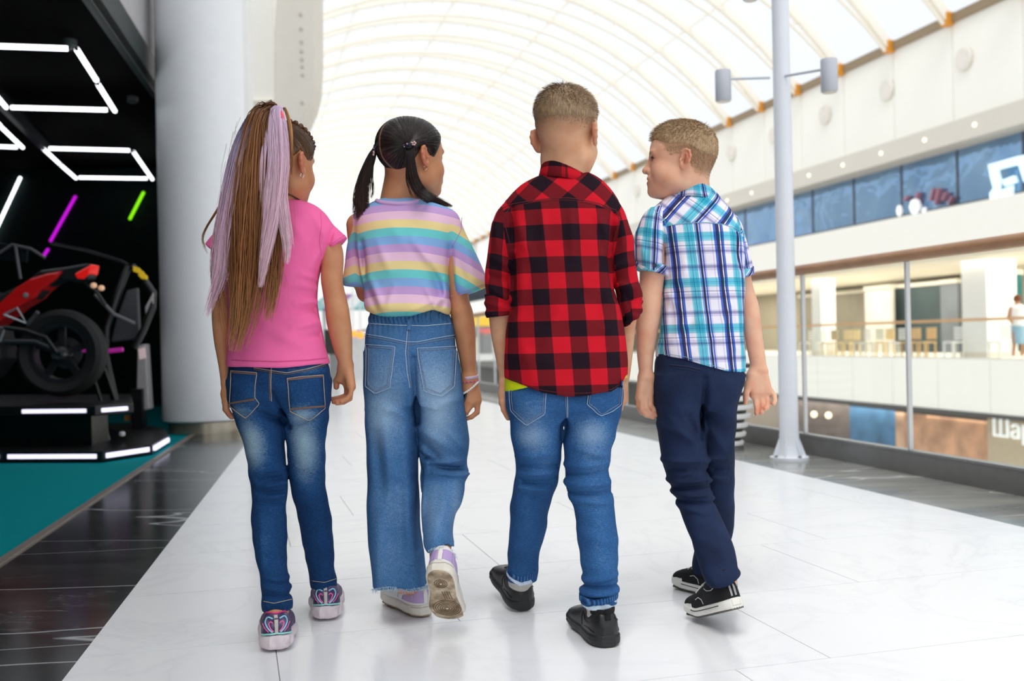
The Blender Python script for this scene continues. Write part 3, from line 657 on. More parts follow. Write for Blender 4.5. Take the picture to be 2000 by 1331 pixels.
# ------------------------------------------------------------------ slatted planter bench behind the boys
bc = on_z(1432, 886); bc = np.array([bc[0], bc[1]+.22, 0])
bn = empty('ribbed_planter', bc, 'stack of white ribbed rings with dark gaps behind the boy in navy trousers', 'planter')
zz = 0.03
for k in range(9):
    r = .118+.016*k
    MB().lathe([(0, 0), (r-.012, 0), (r, .008), (r+.004, .03), (r-.004, .036), (0, .036)], bc+(0, 0, zz), 32).build('ring', M_WHITE, bn, smooth=True); zz += .062
MB().lathe([(0, 0), (.09, 0), (.2, zz), (0, zz)], bc, 24).build('core', plain('planter_core', (60, 58, 54), .8), bn)
MB().lathe([(0, 0), (.12, 0), (.12, .03), (0, .03)], bc, 24).build('foot', M_STEEL, bn)

# area lights added under the ceilings to brighten the far gallery interiors
for i, (z, s_, w, en) in enumerate(((2.88, SF+3.2, 4.5, 520), (-1.85, SF+2.6, 3.5, 420))):
    for k in range(3):
        ld = bpy.data.lights.new('gallery_fill', 'AREA'); ld.shape = 'RECTANGLE'; ld.size = w; ld.size_y = 10; ld.energy = en; ld.color = (1, .95, .86)
        lo = bpy.data.objects.new('gallery_fill', ld); COL.objects.link(lo); lo.location = Vector(GA(s_, 22+11*k, z)); lo.rotation_euler = (0, 0, math.atan2(AS[1], AS[0]))
# ------------------------------------------------------------------ implicit-surface modelling kit (figures, clothes, shoes)
f32 = np.float32
def smin(a, b, k):
    h = np.maximum(k-np.abs(a-b), 0)/k
    return np.minimum(a, b)-h*h*k*.25
class Prim:
    def __init__(s, f, lo, hi): s.f = f; s.lo = np.array(lo, float); s.hi = np.array(hi, float)
def sphere(c, r):
    c = np.array(c, float); return Prim(lambda P: np.sqrt(((P-c)**2).sum(1))-r, c-r, c+r)
def cone(a, b, ra, rb):
    """round cone / capsule from a (radius ra) to b (radius rb)"""
    a = np.array(a, float); b = np.array(b, float); ab = b-a; L2 = ab@ab+1e-12; rb = ra if rb is None else rb
    def f(P):
        t = np.clip(((P-a)@ab)/L2, 0, 1)
        return np.sqrt(((P-a-t[:, None]*ab)**2).sum(1))-(ra+(rb-ra)*t)
    r = max(ra, rb); return Prim(f, np.minimum(a, b)-r, np.maximum(a, b)+r)
def ell(c, r, R=None):
    """ellipsoid, axes = columns of R"""
    c = np.array(c, float); r = np.array(r, float); A = np.eye(3) if R is None else np.array(R)
    def f(P):
        q = (P-c)@A; k0 = np.sqrt(((q/r)**2).sum(1)); k1 = np.sqrt(((q/(r*r))**2).sum(1))+1e-9
        return k0*(k0-1)/k1
    m_ = r.max(); return Prim(f, c-m_, c+m_)
def rbox(c, b, r, R=None):
    c = np.array(c, float); b = np.array(b, float); A = np.eye(3) if R is None else np.array(R)
    def f(P):
        q = np.abs((P-c)@A)-(b-r); return np.sqrt((np.maximum(q, 0)**2).sum(1))+np.minimum(q.max(1), 0)-r
    m_ = np.linalg.norm(b); return Prim(f, c-m_, c+m_)
def crs(x, n=8):
    """Catmull-Rom resampling of rows (m,k)"""
    x = np.asarray(x, float); m_ = len(x)
    if m_ < 3: return x
    out = []
    for i in range(m_-1):
        p0 = x[max(i-1, 0)]; p1 = x[i]; p2 = x[i+1]; p3 = x[min(i+2, m_-1)]
        for t in np.linspace(0, 1, n, endpoint=False):
            out.append(.5*((2*p1)+(-p0+p2)*t+(2*p0-5*p1+4*p2-p3)*t*t+(-p0+3*p1-3*p2+p3)*t**3))
    out.append(x[-1]); return np.array(out)
class Loft(Prim):
    """stack of horizontal sections; rows (z, cx, cy, rx, ry) from traced outlines, n = superellipse power"""
    def __init__(s, rows, n=2.0, cap=0.0, off=0.0):
        rows = np.array(sorted(rows, key=lambda r: r[0]), float); s.rows = crs(rows); s.n = n; s.cap = cap; s.off = off
        R = s.rows; m_ = off+.002
        lo = [(R[:, 1]-R[:, 3]).min()-m_, (R[:, 2]-R[:, 4]).min()-m_, R[0, 0]-m_]; hi = [(R[:, 1]+R[:, 3]).max()+m_, (R[:, 2]+R[:, 4]).max()+m_, R[-1, 0]+m_]
        Prim.__init__(s, s.ev, lo, hi)
        o = np.argsort(R[:, 0]); s.R = R[o]
    def par(s, z):
        return [np.interp(z, s.R[:, 0], s.R[:, i]) for i in (1, 2, 3, 4)]
    def ev(s, P):
        cx, cy, rx, ry = s.par(P[:, 2]); u = (P[:, 0]-cx)/rx; v = (P[:, 1]-cy)/ry
        if s.n == 2.0:
            l = np.sqrt(u*u+v*v)+1e-6; g = np.sqrt((u/rx)**2+(v/ry)**2)+1e-6
        else:
            n = s.n; au = np.abs(u)+1e-6; av = np.abs(v)+1e-6
            l = (au**n+av**n)**(1/n); g = np.sqrt((au**(n-1)/rx)**2+(av**(n-1)/ry)**2)/l**(n-2)+1e-6
        d = np.maximum(l*(l-1)/g, -np.minimum(rx, ry))-s.off
        z0, z1 = s.R[0, 0], s.R[-1, 0]
        e = np.maximum(z0-P[:, 2], P[:, 2]-z1)-s.off
        if s.cap > 0: return -smin(-d, -e, s.cap)
        return np.maximum(d, e)
    def theta(s, P):
        cx, cy, rx, ry = s.par(P[:, 2]); return np.arctan2((P[:, 0]-cx)/rx, -(P[:, 1]-cy)/ry), cx, rx, ry
    def grow(s, off): q = Loft.__new__(Loft); q.__dict__.update(s.__dict__); q.off = off; q.f = q.ev; q.lo = s.lo-off; q.hi = s.hi+off; return q
def PL(D, rows, n=2.0, cap=0.0, ratio=None):
    """traced outline -> Loft. rows (py, xleft, xright, depth offset, half depth or None); ratio = half depth / half width"""
    out = []
    for r in rows:
        py, xl, xr = r[:3]; dy = r[3] if len(r) > 3 else 0; d = D+dy
        a = W((xl+xr)/2, py, d); rx = (xr-xl)/2*d/F
        hd = r[4] if len(r) > 4 and r[4] is not None else (ratio or .8)*rx
        out.append((a[2], a[0], a[1], rx, hd))
    return Loft(out, n, cap)
class Field:
    def __init__(s): s.ops = []; s.mod = []
    def u(s, *pr, k=.01): s.ops += [('u', p, k) for p in pr]; return s
    def sub(s, *pr, k=.004): s.ops += [('s', p, k) for p in pr]; return s
    def cut(s, f, k=.003): s.ops.append(('c', f, k)); return s      # keep f<0
    def add(s, f): s.mod.append(f); return s                          # displacement (added to distance)
    def box(s):
        ps = [p for o, p, k in s.ops if o == 'u']; return np.min([p.lo for p in ps], 0), np.max([p.hi for p in ps], 0)
    def __call__(s, P, MG=.05):
        P = np.asarray(P)
        if len(P) > 60000:                                  # keep chunks local so far primitives drop out
            o_ = np.argsort(P[:, 2], kind='stable'); r_ = np.empty(len(P))
            for i in range(0, len(P), 25000): r_[o_[i:i+25000]] = s(P[o_[i:i+25000]], MG)
            return r_
        d = np.full(len(P), .2)
        if len(P) == 0: return d
        pl, ph = P.min(0), P.max(0); X, Y, Z = P[:, 0], P[:, 1], P[:, 2]
        for o, p, k in s.ops:
            if o == 'c':
                e = p(P); d = np.maximum(d, e) if k == 0 else -smin(-d, -e, k); continue
            lo = p.lo-MG; hi = p.hi+MG
            if (pl > hi).any() or (ph < lo).any(): continue
            if (pl > lo).all() and (ph < hi).all(): ix = slice(None)
            else:
                ix = np.flatnonzero((X > lo[0]) & (X < hi[0]) & (Y > lo[1]) & (Y < hi[1]) & (Z > lo[2]) & (Z < hi[2]))
                if len(ix) == 0: continue
            e = p.f(P[ix])
            d[ix] = smin(d[ix], e, k) if o == 'u' else -smin(-d[ix], e, k)
        if s.mod:
            ix = np.flatnonzero(np.abs(d) < .045)
            if len(ix):
                Q = P[ix]; e = d[ix]; o = np.zeros(len(ix))
                for f in s.mod: o += f(Q, e)
                d[ix] += o
        return d
    def grad(s, P, e=.0008):
        g = np.stack([s(P+np.eye(3)[i]*e)-s(P-np.eye(3)[i]*e) for i in range(3)], 1)
        return g/(np.linalg.norm(g, axis=1)[:, None]+1e-9)
    def mesh(s, h, lo=None, hi=None, proj=True):
        """surface nets on a sparse band"""
        a, b = s.box(); lo = a if lo is None else np.maximum(a, lo); hi = b if hi is None else np.minimum(b, hi)
        lo = lo-3*h; hi = hi+3*h; B = 8; H_ = B*h
        nc = np.ceil((hi-lo)/H_).astype(int)+1; nf = nc*B
        cg = np.stack(np.meshgrid(*[np.arange(n) for n in nc], indexing='ij'), -1).reshape(-1, 3)
        dc = s(lo+(cg+.5)*H_)
        keep = np.abs(dc) < H_*.87*1.45
        D = np.repeat(np.repeat(np.repeat(np.where(dc.reshape(nc) < 0, -1., 1.).astype(f32), B, 0), B, 1), B, 2)
        km = keep.reshape(nc); km2 = km.copy()
        sub = np.stack(np.meshgrid(*[np.arange(B)]*3, indexing='ij'), -1).reshape(-1, 3)
        base = cg[km2.ravel()]*B; base = base[np.lexsort((base[:, 1], base[:, 0]//16, base[:, 2]))]
        for i in range(0, len(base), 40):
            idx = (base[i:i+40, None, :]+sub[None]).reshape(-1, 3)
            D[idx[:, 0], idx[:, 1], idx[:, 2]] = s(lo+idx*h)
        S = D < 0
        act = np.zeros(nf-1, bool); any_ = np.zeros(nf-1, np.int8)
        for dx in (0, 1):
            for dy in (0, 1):
                for dz in (0, 1): any_ += S[dx:nf[0]-1+dx, dy:nf[1]-1+dy, dz:nf[2]-1+dz]
        act = (any_ > 0) & (any_ < 8)
        C = np.argwhere(act); n = len(C)
        ids = np.full(nf-1, -1, np.int32); ids[act] = np.arange(n)
        acc = np.zeros((n, 3)); cnt = np.zeros(n)
        cor = [np.array(c) for c in np.ndindex(2, 2, 2)]
        val = {tuple(c): D[C[:, 0]+c[0], C[:, 1]+c[1], C[:, 2]+c[2]] for c in cor}
        for c in cor:
            for ax in range(3):
                if c[ax]: continue
                c2 = c.copy(); c2[ax] = 1; v0 = val[tuple(c)]; v1 = val[tuple(c2)]; x = (v0 < 0) != (v1 < 0)
                t = np.where(x, v0/(v0-v1+1e-12), 0); p = np.repeat(c[None].astype(float), n, 0); p[:, ax] += t
                acc += np.where(x[:, None], p, 0); cnt += x
        V = lo+(C+acc/cnt[:, None])*h
        Q = []
        for ax in range(3):
            sl0 = [slice(1, -1)]*3; sl1 = [slice(1, -1)]*3; sl0[ax] = slice(0, -1); sl1[ax] = slice(1, None)
            A0 = S[tuple(sl0)]; A1 = S[tuple(sl1)]; e = np.argwhere(A0 != A1)
            if len(e) == 0: continue
            fl = A0[e[:, 0], e[:, 1], e[:, 2]]; off = np.ones(3, int); off[ax] = 0; e = e+off
            o1 = np.zeros(3, int); o2 = np.zeros(3, int); o1[(ax+1) % 3] = 1; o2[(ax+2) % 3] = 1
            q = np.stack([ids[tuple((e-a).T)] for a in (o1*0, o1, o1+o2, o2)], 1)
            q = np.where(fl[:, None], q, q[:, ::-1]); Q.append(q)
        Q = np.concatenate(Q); Q = Q[(Q >= 0).all(1)]
        if proj:
            for _ in range(1):
                d = s(V); e = h*.5
                g = np.stack([s(V+np.eye(3)[i]*e)-s(V-np.eye(3)[i]*e) for i in range(3)], 1)/(2*e)
                st_ = np.clip(d/((g*g).sum(1)+.05), -h*.6, h*.6); V = V-g*st_[:, None]
        return V, Q
def trace(field, px, py, d0, d1, n=26):
    """first hit of the sight line through each pixel with the surface -> points, normals"""
    px = np.asarray(px, float).ravel(); py = np.asarray(py, float).ravel(); r = ray(px, py)
    ds = np.linspace(d0, d1, n); A = (EYE+ds[:, None, None]*r[None])
    v = field(A.reshape(-1, 3)).reshape(n, -1); neg = v < 0
    i = np.argmax(neg, 0); miss = ~neg.any(0); i = np.clip(i, 1, n-1); j = np.arange(len(px))
    va, vb = v[i-1, j], v[i, j]; hit = ds[i-1]+(ds[i]-ds[i-1])*np.clip(va/(va-vb+1e-12), 0, 1)
    if miss.any(): hit[miss] = np.median(hit[~miss]) if (~miss).any() else (d0+d1)/2
    for _ in range(4): hit = hit+np.where(miss, 0, field(EYE+hit[:, None]*r))*.9
    P = EYE+hit[:, None]*r
    return P, field.grad(P)
def patch(name, field, rows, d0, d1, lift, mat, parent, nu=10, sub_=6, th=.0015, at_=None):
    """cloth patch lying on a surface; rows (py, xl, xr) or (xl, yl, xr, yr) in the picture"""
    R = np.array([(r[1], r[0], r[2], r[0]) if len(r) == 3 else r for r in rows], float)
    k = np.linspace(0, len(R)-1, (len(R)-1)*sub_+1)
    R = np.stack([np.interp(k, np.arange(len(R)), R[:, i]) for i in range(4)], 1)
    u = np.linspace(0, 1, nu)
    X = R[:, 0, None]+(R[:, 2]-R[:, 0])[:, None]*u; Y = R[:, 1, None]+(R[:, 3]-R[:, 1])[:, None]*u
    P, N = trace(field, X, Y, d0, d1); nr = len(R)
    top = P+N*(lift+th); bot = P+N*(lift-.003)
    V = np.concatenate([top, bot]); Q = []
    g = lambda i, j: i*nu+j
    for i in range(nr-1):
        for j in range(nu-1): Q.append((g(i, j), g(i+1, j), g(i+1, j+1), g(i, j+1)))
    n = nr*nu; ring = [g(0, j) for j in range(nu)]+[g(i, nu-1) for i in range(1, nr)]+[g(nr-1, j) for j in range(nu-2, -1, -1)]+[g(i, 0) for i in range(nr-2, 0, -1)]
    for a, b in zip(ring, ring[1:]+ring[:1]): Q.append((a, b, b+n, a+n))
    me = mesh_np(name, V, Q)
    if at_:
        for k_, fn in at_.items(): attr(me, k_, fn(V))
    attr(me, 'pu', np.tile(np.tile(u, nr), 2)); attr(me, 'pv', np.tile(np.repeat(np.linspace(0, 1, nr), nu), 2))
    return put(name, me, mat, parent)
def stitch(name, field, pts, d0, d1, mat, parent, r=.0008, lift=.001, step=4, dash=0):
    """thread or seam laid along a traced line"""
    pts = np.array(pts, float); seg = np.linalg.norm(np.diff(pts, axis=0), axis=1); L = np.concatenate([[0], np.cumsum(seg)])
    n = max(3, int(L[-1]/step)); s_ = np.linspace(0, L[-1], n)
    X = np.interp(s_, L, pts[:, 0]); Y = np.interp(s_, L, pts[:, 1])
    P, N = trace(field, X, Y, d0, d1); P = P+N*lift
    mb = MB(); mb.tube(P, r, 5)
    return mb.build(name, mat, parent, smooth=True)
def sdf_obj(name, field, h, mat, parent, at_=None, lo=None, hi=None, proj=True):
    V, Q = field.mesh(h, lo, hi, proj)
    me = mesh_np(name, V, Q)
    if at_:
        for k_, fn in at_.items(): attr(me, k_, fn(V))
    return put(name, me, mat, parent)
def rot_m(yaw=0, pitch=0, roll=0):
    """columns: right, forward, up of a thing turned by yaw (left+), pitch (nose up+), roll"""
    cy, sy = math.cos(yaw), math.sin(yaw); Y_ = np.array([[cy, -sy, 0], [sy, cy, 0], [0, 0, 1]])
    cp, sp = math.cos(pitch), math.sin(pitch); P_ = np.array([[1, 0, 0], [0, cp, -sp], [0, sp, cp]])
    cr, sr = math.cos(roll), math.sin(roll); R_ = np.array([[cr, 0, sr], [0, 1, 0], [-sr, 0, cr]])
    return Y_@P_@R_
def fold2(x0, y0, x1, y1, D, amp, w):
    """soft fold along a traced line on the side facing the viewer (amp>0 raised, <0 hollow; metres)"""
    a = W(x0, y0, D); b = W(x1, y1, D); a2 = a[[0, 2]]; ab = b[[0, 2]]-a2; L2 = ab@ab
    lo = np.minimum(a2, a2+ab)-2.4*w; hi = np.maximum(a2, a2+ab)+2.4*w
    amp = amp*2.8; w = w*1.1
    def f(P, d):
        o = np.zeros(len(P)); x = P[:, 0]; z = P[:, 2]
        ix = np.flatnonzero((x > lo[0]) & (x < hi[0]) & (z > lo[1]) & (z < hi[1]) & (P[:, 1] < D+.09))
        if len(ix):
            qx = x[ix]-a2[0]; qz = z[ix]-a2[1]; t = np.clip((qx*ab[0]+qz*ab[1])/L2, 0, 1); e = (qx-t*ab[0])**2+(qz-t*ab[1])**2
            o[ix] = -amp*np.sqrt(np.sin(np.pi*np.clip(t, .08, .92)))*np.exp(-e/(w*w))
        return o
    return f
def trim(p, *cuts, k=.002):
    """a primitive cut off by half-spaces"""
    def f(P):
        d = p.f(P)
        for c in cuts: d = -smin(-d, -c(P), k)
        return d
    return Prim(f, p.lo, p.hi)
def ripple(amp, sx, sy, sz, ph=0, warp=.6, zr=None):
    """gentle cloth unevenness"""
    def f(P, d):
        x, y, z = P[:, 0]*sx, P[:, 1]*sy, P[:, 2]*sz
        v = np.sin(x+warp*np.sin(1.7*z+ph)+ph)*np.sin(z*.9+warp*np.sin(1.3*x+y)+1.3*ph)+.5*np.sin(2.1*z+1.1*x+.7*y+ph*2)
        if zr is not None:
            v = v*np.clip((P[:, 2]-zr[0])/zr[2], 0, 1)*np.clip((zr[1]-P[:, 2])/zr[2], 0, 1)
        return amp*v
    return f
def strands(guide, widths, n, rad, rng, seg=16, depth_ratio=.5, len_var=.25, wob=.004, tip=.25, nside=3, clump=0):
    """hair lock: guide (m,3) world points, widths (m) half-widths -> V, Q, t, id"""
    G = crs(np.array(guide, float), 6); Wd = np.interp(np.linspace(0, 1, len(G)), np.linspace(0, 1, len(widths)), widths)
    L = np.concatenate([[0], np.cumsum(np.linalg.norm(np.diff(G, axis=0), axis=1))]); L /= L[-1]
    a = rng.uniform(0, 2*np.pi, n); r = np.sqrt(rng.uniform(0, 1, n)); u = r*np.cos(a); v = r*np.sin(a)*depth_ratio
    t = np.linspace(0, 1, seg)
    ncl = max(1, n//14); cid = rng.integers(0, ncl, n); ca = rng.uniform(0, 2*np.pi, ncl); cr_ = np.sqrt(rng.uniform(0, 1, ncl))
    cu, cv = (cr_*np.cos(ca))[cid], (cr_*np.sin(ca)*depth_ratio)[cid]; cl_ = (1-len_var*1.4*rng.uniform(0, 1, ncl)**1.3)[cid]
    ln = np.clip(cl_-.10*rng.uniform(0, 1, n)**2, .2, 1)
    mixc = np.clip(.25+.75*t**1.5, 0, 1)[None]*(.9 if n > 20 else .3)
    u = u[:, None]*(1-mixc)+cu[:, None]*mixc+(rng.normal(size=n)*.03)[:, None]; v = v[:, None]*(1-mixc)+cv[:, None]*mixc
    s_ = ln[:, None]*t[None]                              # n,seg
    P = np.stack([np.interp(s_, L, G[:, i]) for i in range(3)], -1); w = np.interp(s_, L, Wd)
    T = np.gradient(G, axis=0); T /= np.linalg.norm(T, axis=1)[:, None]
    side = np.cross(T, np.array([0, 1., 0])); side /= np.linalg.norm(side, axis=1)[:, None]+1e-9
    S = np.stack([np.interp(s_, L, side[:, i]) for i in range(3)], -1)
    ph = rng.uniform(0, 6.28, (n, 3)); am = rng.uniform(.3, 1, (n, 2))*wob
    P = P+S*(u*w)[..., None]+np.array([0, 1., 0])*(v*w)[..., None]
    P = P+S*(am[:, :1]*np.sin(5*s_+ph[:, :1])*s_)[..., None]+np.array([0, 1., 0])*(am[:, 1:]*np.sin(4*s_+ph[:, 1:2])*s_)[..., None]
    R_ = rad*(1-(1-tip)*t**3)[None]*rng.uniform(.7, 1.2, n)[:, None]
    return tubes_np(P, R_, nside)+(np.repeat(s_.ravel(), nside), np.repeat(np.repeat(rng.uniform(0, 1, n), seg), nside))
def tubes_np(P, R_, nside=3):
    """P (n,seg,3), R (n,seg) -> V, Q for all tubes"""
    n, seg, _ = P.shape
    T = np.gradient(P, axis=1); T /= np.linalg.norm(T, axis=2)[..., None]+1e-9
    b = np.cross(T, np.array([.3, 1., .2])); b /= np.linalg.norm(b, axis=2)[..., None]+1e-9; c = np.cross(T, b)
    an = np.arange(nside)*2*np.pi/nside
    V = P[:, :, None]+R_[:, :, None, None]*(b[:, :, None]*np.cos(an)[None, None, :, None]+c[:, :, None]*np.sin(an)[None, None, :, None])
    base = (np.arange(n)*seg*nside)[:, None, None]+(np.arange(seg-1)*nside)[None, :, None]; k = np.arange(nside)[None, None]
    k2 = (k+1) % nside
    Q = np.stack([base+k, base+k2, base+nside+k2, base+nside+k], -1).reshape(-1, 4)
    return V.reshape(-1, 3), Q
def join_np(parts):
    """[(V,Q,t,id)] -> merged"""
    o = 0; Vs, Qs, ts, ids = [], [], [], []
    for V, Q, t, i in parts:
        Vs.append(V); Qs.append(Q+o); ts.append(t); ids.append(i); o += len(V)
    return np.concatenate(Vs), np.concatenate(Qs), np.concatenate(ts), np.concatenate(ids)
# ------------------------------------------------------------------ materials for figures
def mat_skin(name, base, warm, fade=None):
    t = NT(name); v = t.coord('Object')
    n_ = t.noise(v, 22, 3); n2 = t.noise(v, 140, 2)
    c = t.mix(t.ramp(n_, [(.35, 0.0), (.7, .8)]), lin(base), lin(warm))
    c = t.mix(t.attr('red'), c, lin((196, 108, 84)))
    c = t.mix(t.attr('dark'), c, lin((66, 34, 28)))
    if fade: c = t.mix(t.attr('fade'), c, lin(fade))
    t.col(c); t.p.inputs['Roughness'].default_value = .48; t.p.inputs['Specular IOR Level'].default_value = .35
    t.p.inputs['Subsurface Weight'].default_value = .12; t.p.inputs['Subsurface Radius'].default_value = (.012, .005, .003); t.p.inputs['Subsurface Scale'].default_value = .6
    t.bump(n2, .12, .001); return t.m
def mat_denim(name, dark, mid, light, tw=900):
    t = NT(name); v = t.coord('Object')
    n1 = t.noise(v, 9, 4); n2 = t.noise(t.coord('Object', (1, 1, .12)), 900, 2); n3 = t.noise(t.coord('Object', (.15, .15, 1)), 900, 2); n4 = t.noise(v, 800, 2)
    f = t.math('ADD', t.attr('fade'), t.math('MULTIPLY', t.math('SUBTRACT', n1, .5), .35))
    f = t.math('ADD', f, t.math('MULTIPLY', t.math('SUBTRACT', t.math('ADD', n2, n3), 1.0), .42))
    f = t.math('ADD', f, t.math('MULTIPLY', t.math('SUBTRACT', n4, .5), .3), clamp=True)
    t.col(t.ramp(f, [(0.0, lin(dark)), (.35, lin(mid)), (1.0, lin(light))]))
    t.p.inputs['Roughness'].default_value = .9; t.p.inputs['Specular IOR Level'].default_value = .15
    t.bump(t.math('ADD', n2, n3), .25, .001); return t.m
def mat_cloth(name, rgb, var=.05, sheen=.2, sc=300):
    t = NT(name); v = t.coord('Object'); c = np.array(lin(rgb)); n1 = t.noise(v, 10, 3); n2 = t.noise(v, sc, 2)
    t.col(t.ramp(t.math('ADD', t.math('MULTIPLY', n1, .6), t.math('MULTIPLY', n2, .4)), [(.3, tuple(c*(1-var))), (.7, tuple(np.minimum(c*(1+var), 1)))]))
    t.p.inputs['Roughness'].default_value = .92; t.p.inputs['Specular IOR Level'].default_value = .12
    t.bump(n2, .15, .0008); return t.m
def mat_hair(name, stops, rough=.42, tfac='t', jitter=.5):
    """stops [(t, rgb)] along the strand; id jitter lightens / darkens single strands"""
    t = NT(name); c = t.ramp(t.attr(tfac), [(p, lin(q)) for p, q in stops])
    j = t.math('MULTIPLY_ADD', t.math('SUBTRACT', t.attr('sid'), .5), jitter, 1.0)
    mul = t.n('ShaderNodeVectorMath', operation='SCALE'); t.l(c, mul.inputs[0]); t.l(j, mul.inputs['Scale'])
    t.col(mul.outputs[0]); t.p.inputs['Roughness'].default_value = rough; t.p.inputs['Specular IOR Level'].default_value = .4
    return t.m
# ------------------------------------------------------------------ head: shared by the four children
def head_prims(C, R, k=1.0, cheek=1.0, eye_side=None):
    """head in the frame (right, forward, up) = columns of R at centre C; returns a list of field operations"""
    C = np.array(C, float)
    T = lambda x, y, z: C+R@(np.array([x, y, z])*k)
    E = lambda c, r, A=None: ell(T(*c), np.array(r)*k, R if A is None else R@A)
    ops = []
    U = lambda p, kk=.02: ops.append(('u', p, kk*k)); S = lambda p, kk=.008: ops.append(('s', p, kk*k))
    U(E((0, -.014, .032), (.0725, .088, .078)), .01)
    U(E((0, .022, .028), (.066, .066, .066)), .03)            # forehead
    U(E((0, .03, -.038), (.056*cheek, .056, .066)), .03)       # face
    U(E((0, .058, -.075), (.031, .03, .030)), .025)            # chin mass
    U(sphere(T(0, .080, -.088), .0105*k), .02)
    for s in (-1, 1):
        U(E((s*.046*cheek, .008, -.058), (.020, .034, .026)), .025)   # jaw
        U(E((s*.037*cheek, .050, -.036), (.024, .028, .027)), .02)    # cheek
        U(E((s*.024, .076, .020), (.022, .012, .008)), .012)          # brow
        S(E((s*.031, .0905, .003), (.016, .011, .0095)), .008)          # socket
        U(sphere(T(s*.0305, .0685, .0025), .0130*k), .003)              # eyeball + lids
    U(cone(T(0, .080, .012), T(0, .099, -.024), .0065*k, .0095*k), .012)
    U(sphere(T(0, .101, -.026), .0085*k), .006)
    for s in (-1, 1): U(sphere(T(s*.0105, .090, -.029), .0075*k), .006)
    U(E((0, .078, -.055), (.026, .018, .017)), .014)
    U(cone(T(-.015, .0895, -.050), T(.015, .0895, -.050), .0048*k, .0048*k), .006)
    U(cone(T(-.013, .0875, -.0605), T(.013, .0875, -.0605), .0058*k, .0058*k), .006)
    S(cone(T(-.019, .0965, -.0552), T(.019, .0965, -.0552), .0034*k, .0034*k), .004)
    for s in (-1, 1):                                          # ears
        A = rot_m(0, 0, 0)
        fl = math.radians(17)                                  # rear edge stands off the head
        e_out = np.array([s*math.cos(fl), math.sin(fl), 0]); e_fw = np.array([-s*math.sin(fl), math.cos(fl), 0]); e_up = np.array([0, -.16, 1]); e_up /= np.linalg.norm(e_up)
        e_fw = e_fw-e_up*(e_fw@e_up); e_fw /= np.linalg.norm(e_fw); e_out = np.cross(e_fw, e_up)*s*1.0
        if e_out[0]*s < 0: e_out = -e_out
        B = np.stack([e_fw, e_up, e_out], 1); c = np.array([s*.0765, -.010, -.008])
        q = lambda a, b, o: tuple(c+B@np.array([a, b, o]))
        U(E(q(-.003, .004, .002), (.0160, .0255, .0055), B), .005)
        U(E(q(.001, -.018, .003), (.0095, .0105, .0050), B), .006)
        pts = [(.009, .022, .004), (-.001, .0285, .006), (-.012, .0255, .0075), (-.0175, .012, .008), (-.0155, -.004, .007), (-.008, -.017, .004)]
        for a_, b_ in zip(pts[:-1], pts[1:]): U(cone(T(*q(*a_)), T(*q(*b_)), .0028*k, .0028*k), .005)
        S(E(q(.000, .002, .0105), (.0095, .0160, .0070), B), .004)
        pts = [(-.005, .016, .006), (-.009, .005, .007), (-.006, -.007, .0065)]
        for a_, b_ in zip(pts[:-1], pts[1:]): U(cone(T(*q(*a_)), T(*q(*b_)), .0022*k, .0022*k), .004)
        U(sphere(T(*q(.0095, -.003, .005)), .0040*k), .004)
        S(sphere(T(*q(.003, -.004, .006)), .0045*k), .003)
    return ops
def head_paint(C, R, k=1.0):
    """red (ears, lips, cheeks, nose) and dark (eyes, brows, mouth) weights in the head's own frame"""
    C = np.array(C, float)
    def loc(V): return ((V-C)@R)/k
    def g(q, c, r): return np.exp(-(((q-np.array(c))/np.array(r))**2).sum(1))
    def red(V):
        q = loc(V); w = np.zeros(len(V))
        for s in (-1, 1): w = w+.75*g(q, (s*.088, -.015, -.004), (.014, .022, .036))+.3*g(q, (s*.04, .065, -.035), (.02, .03, .02))
        w = w+.35*g(q, (0, .105, -.026), (.015, .012, .012))+.8*g(q, (0, .094, -.050), (.022, .012, .0045))+.85*g(q, (0, .092, -.061), (.02, .012, .0055))
        return np.clip(w, 0, 1)
    def dark(V):
        q = loc(V); w = np.zeros(len(V))
        for s in (-1, 1):
            w = w+1.25*g(q, (s*.031, .082, .0035), (.012, .02, .0036))+.7*g(q, (s*.029, .092, .0215), (.02, .03, .0042))
            w = w+.55*g(q, (s*.083, -.010, -.012), (.006, .006, .009))
        w = w+.9*g(q, (0, .094, -.0555), (.02, .012, .0022))+.6*(g(q, (.008, .094, -.034), (.004, .006, .003))+g(q, (-.008, .094, -.034), (.004, .006, .003)))
        return np.clip(w, 0, 1)
    return red, dark
def finger(F_, pts, r0, r1, k=.004):
    """chain of round cones"""
    n = len(pts)-1
    for i in range(n):
        F_.u(cone(pts[i], pts[i+1], r0+(r1-r0)*i/n, r0+(r1-r0)*(i+1)/n), k=k if i == 0 else .0015)
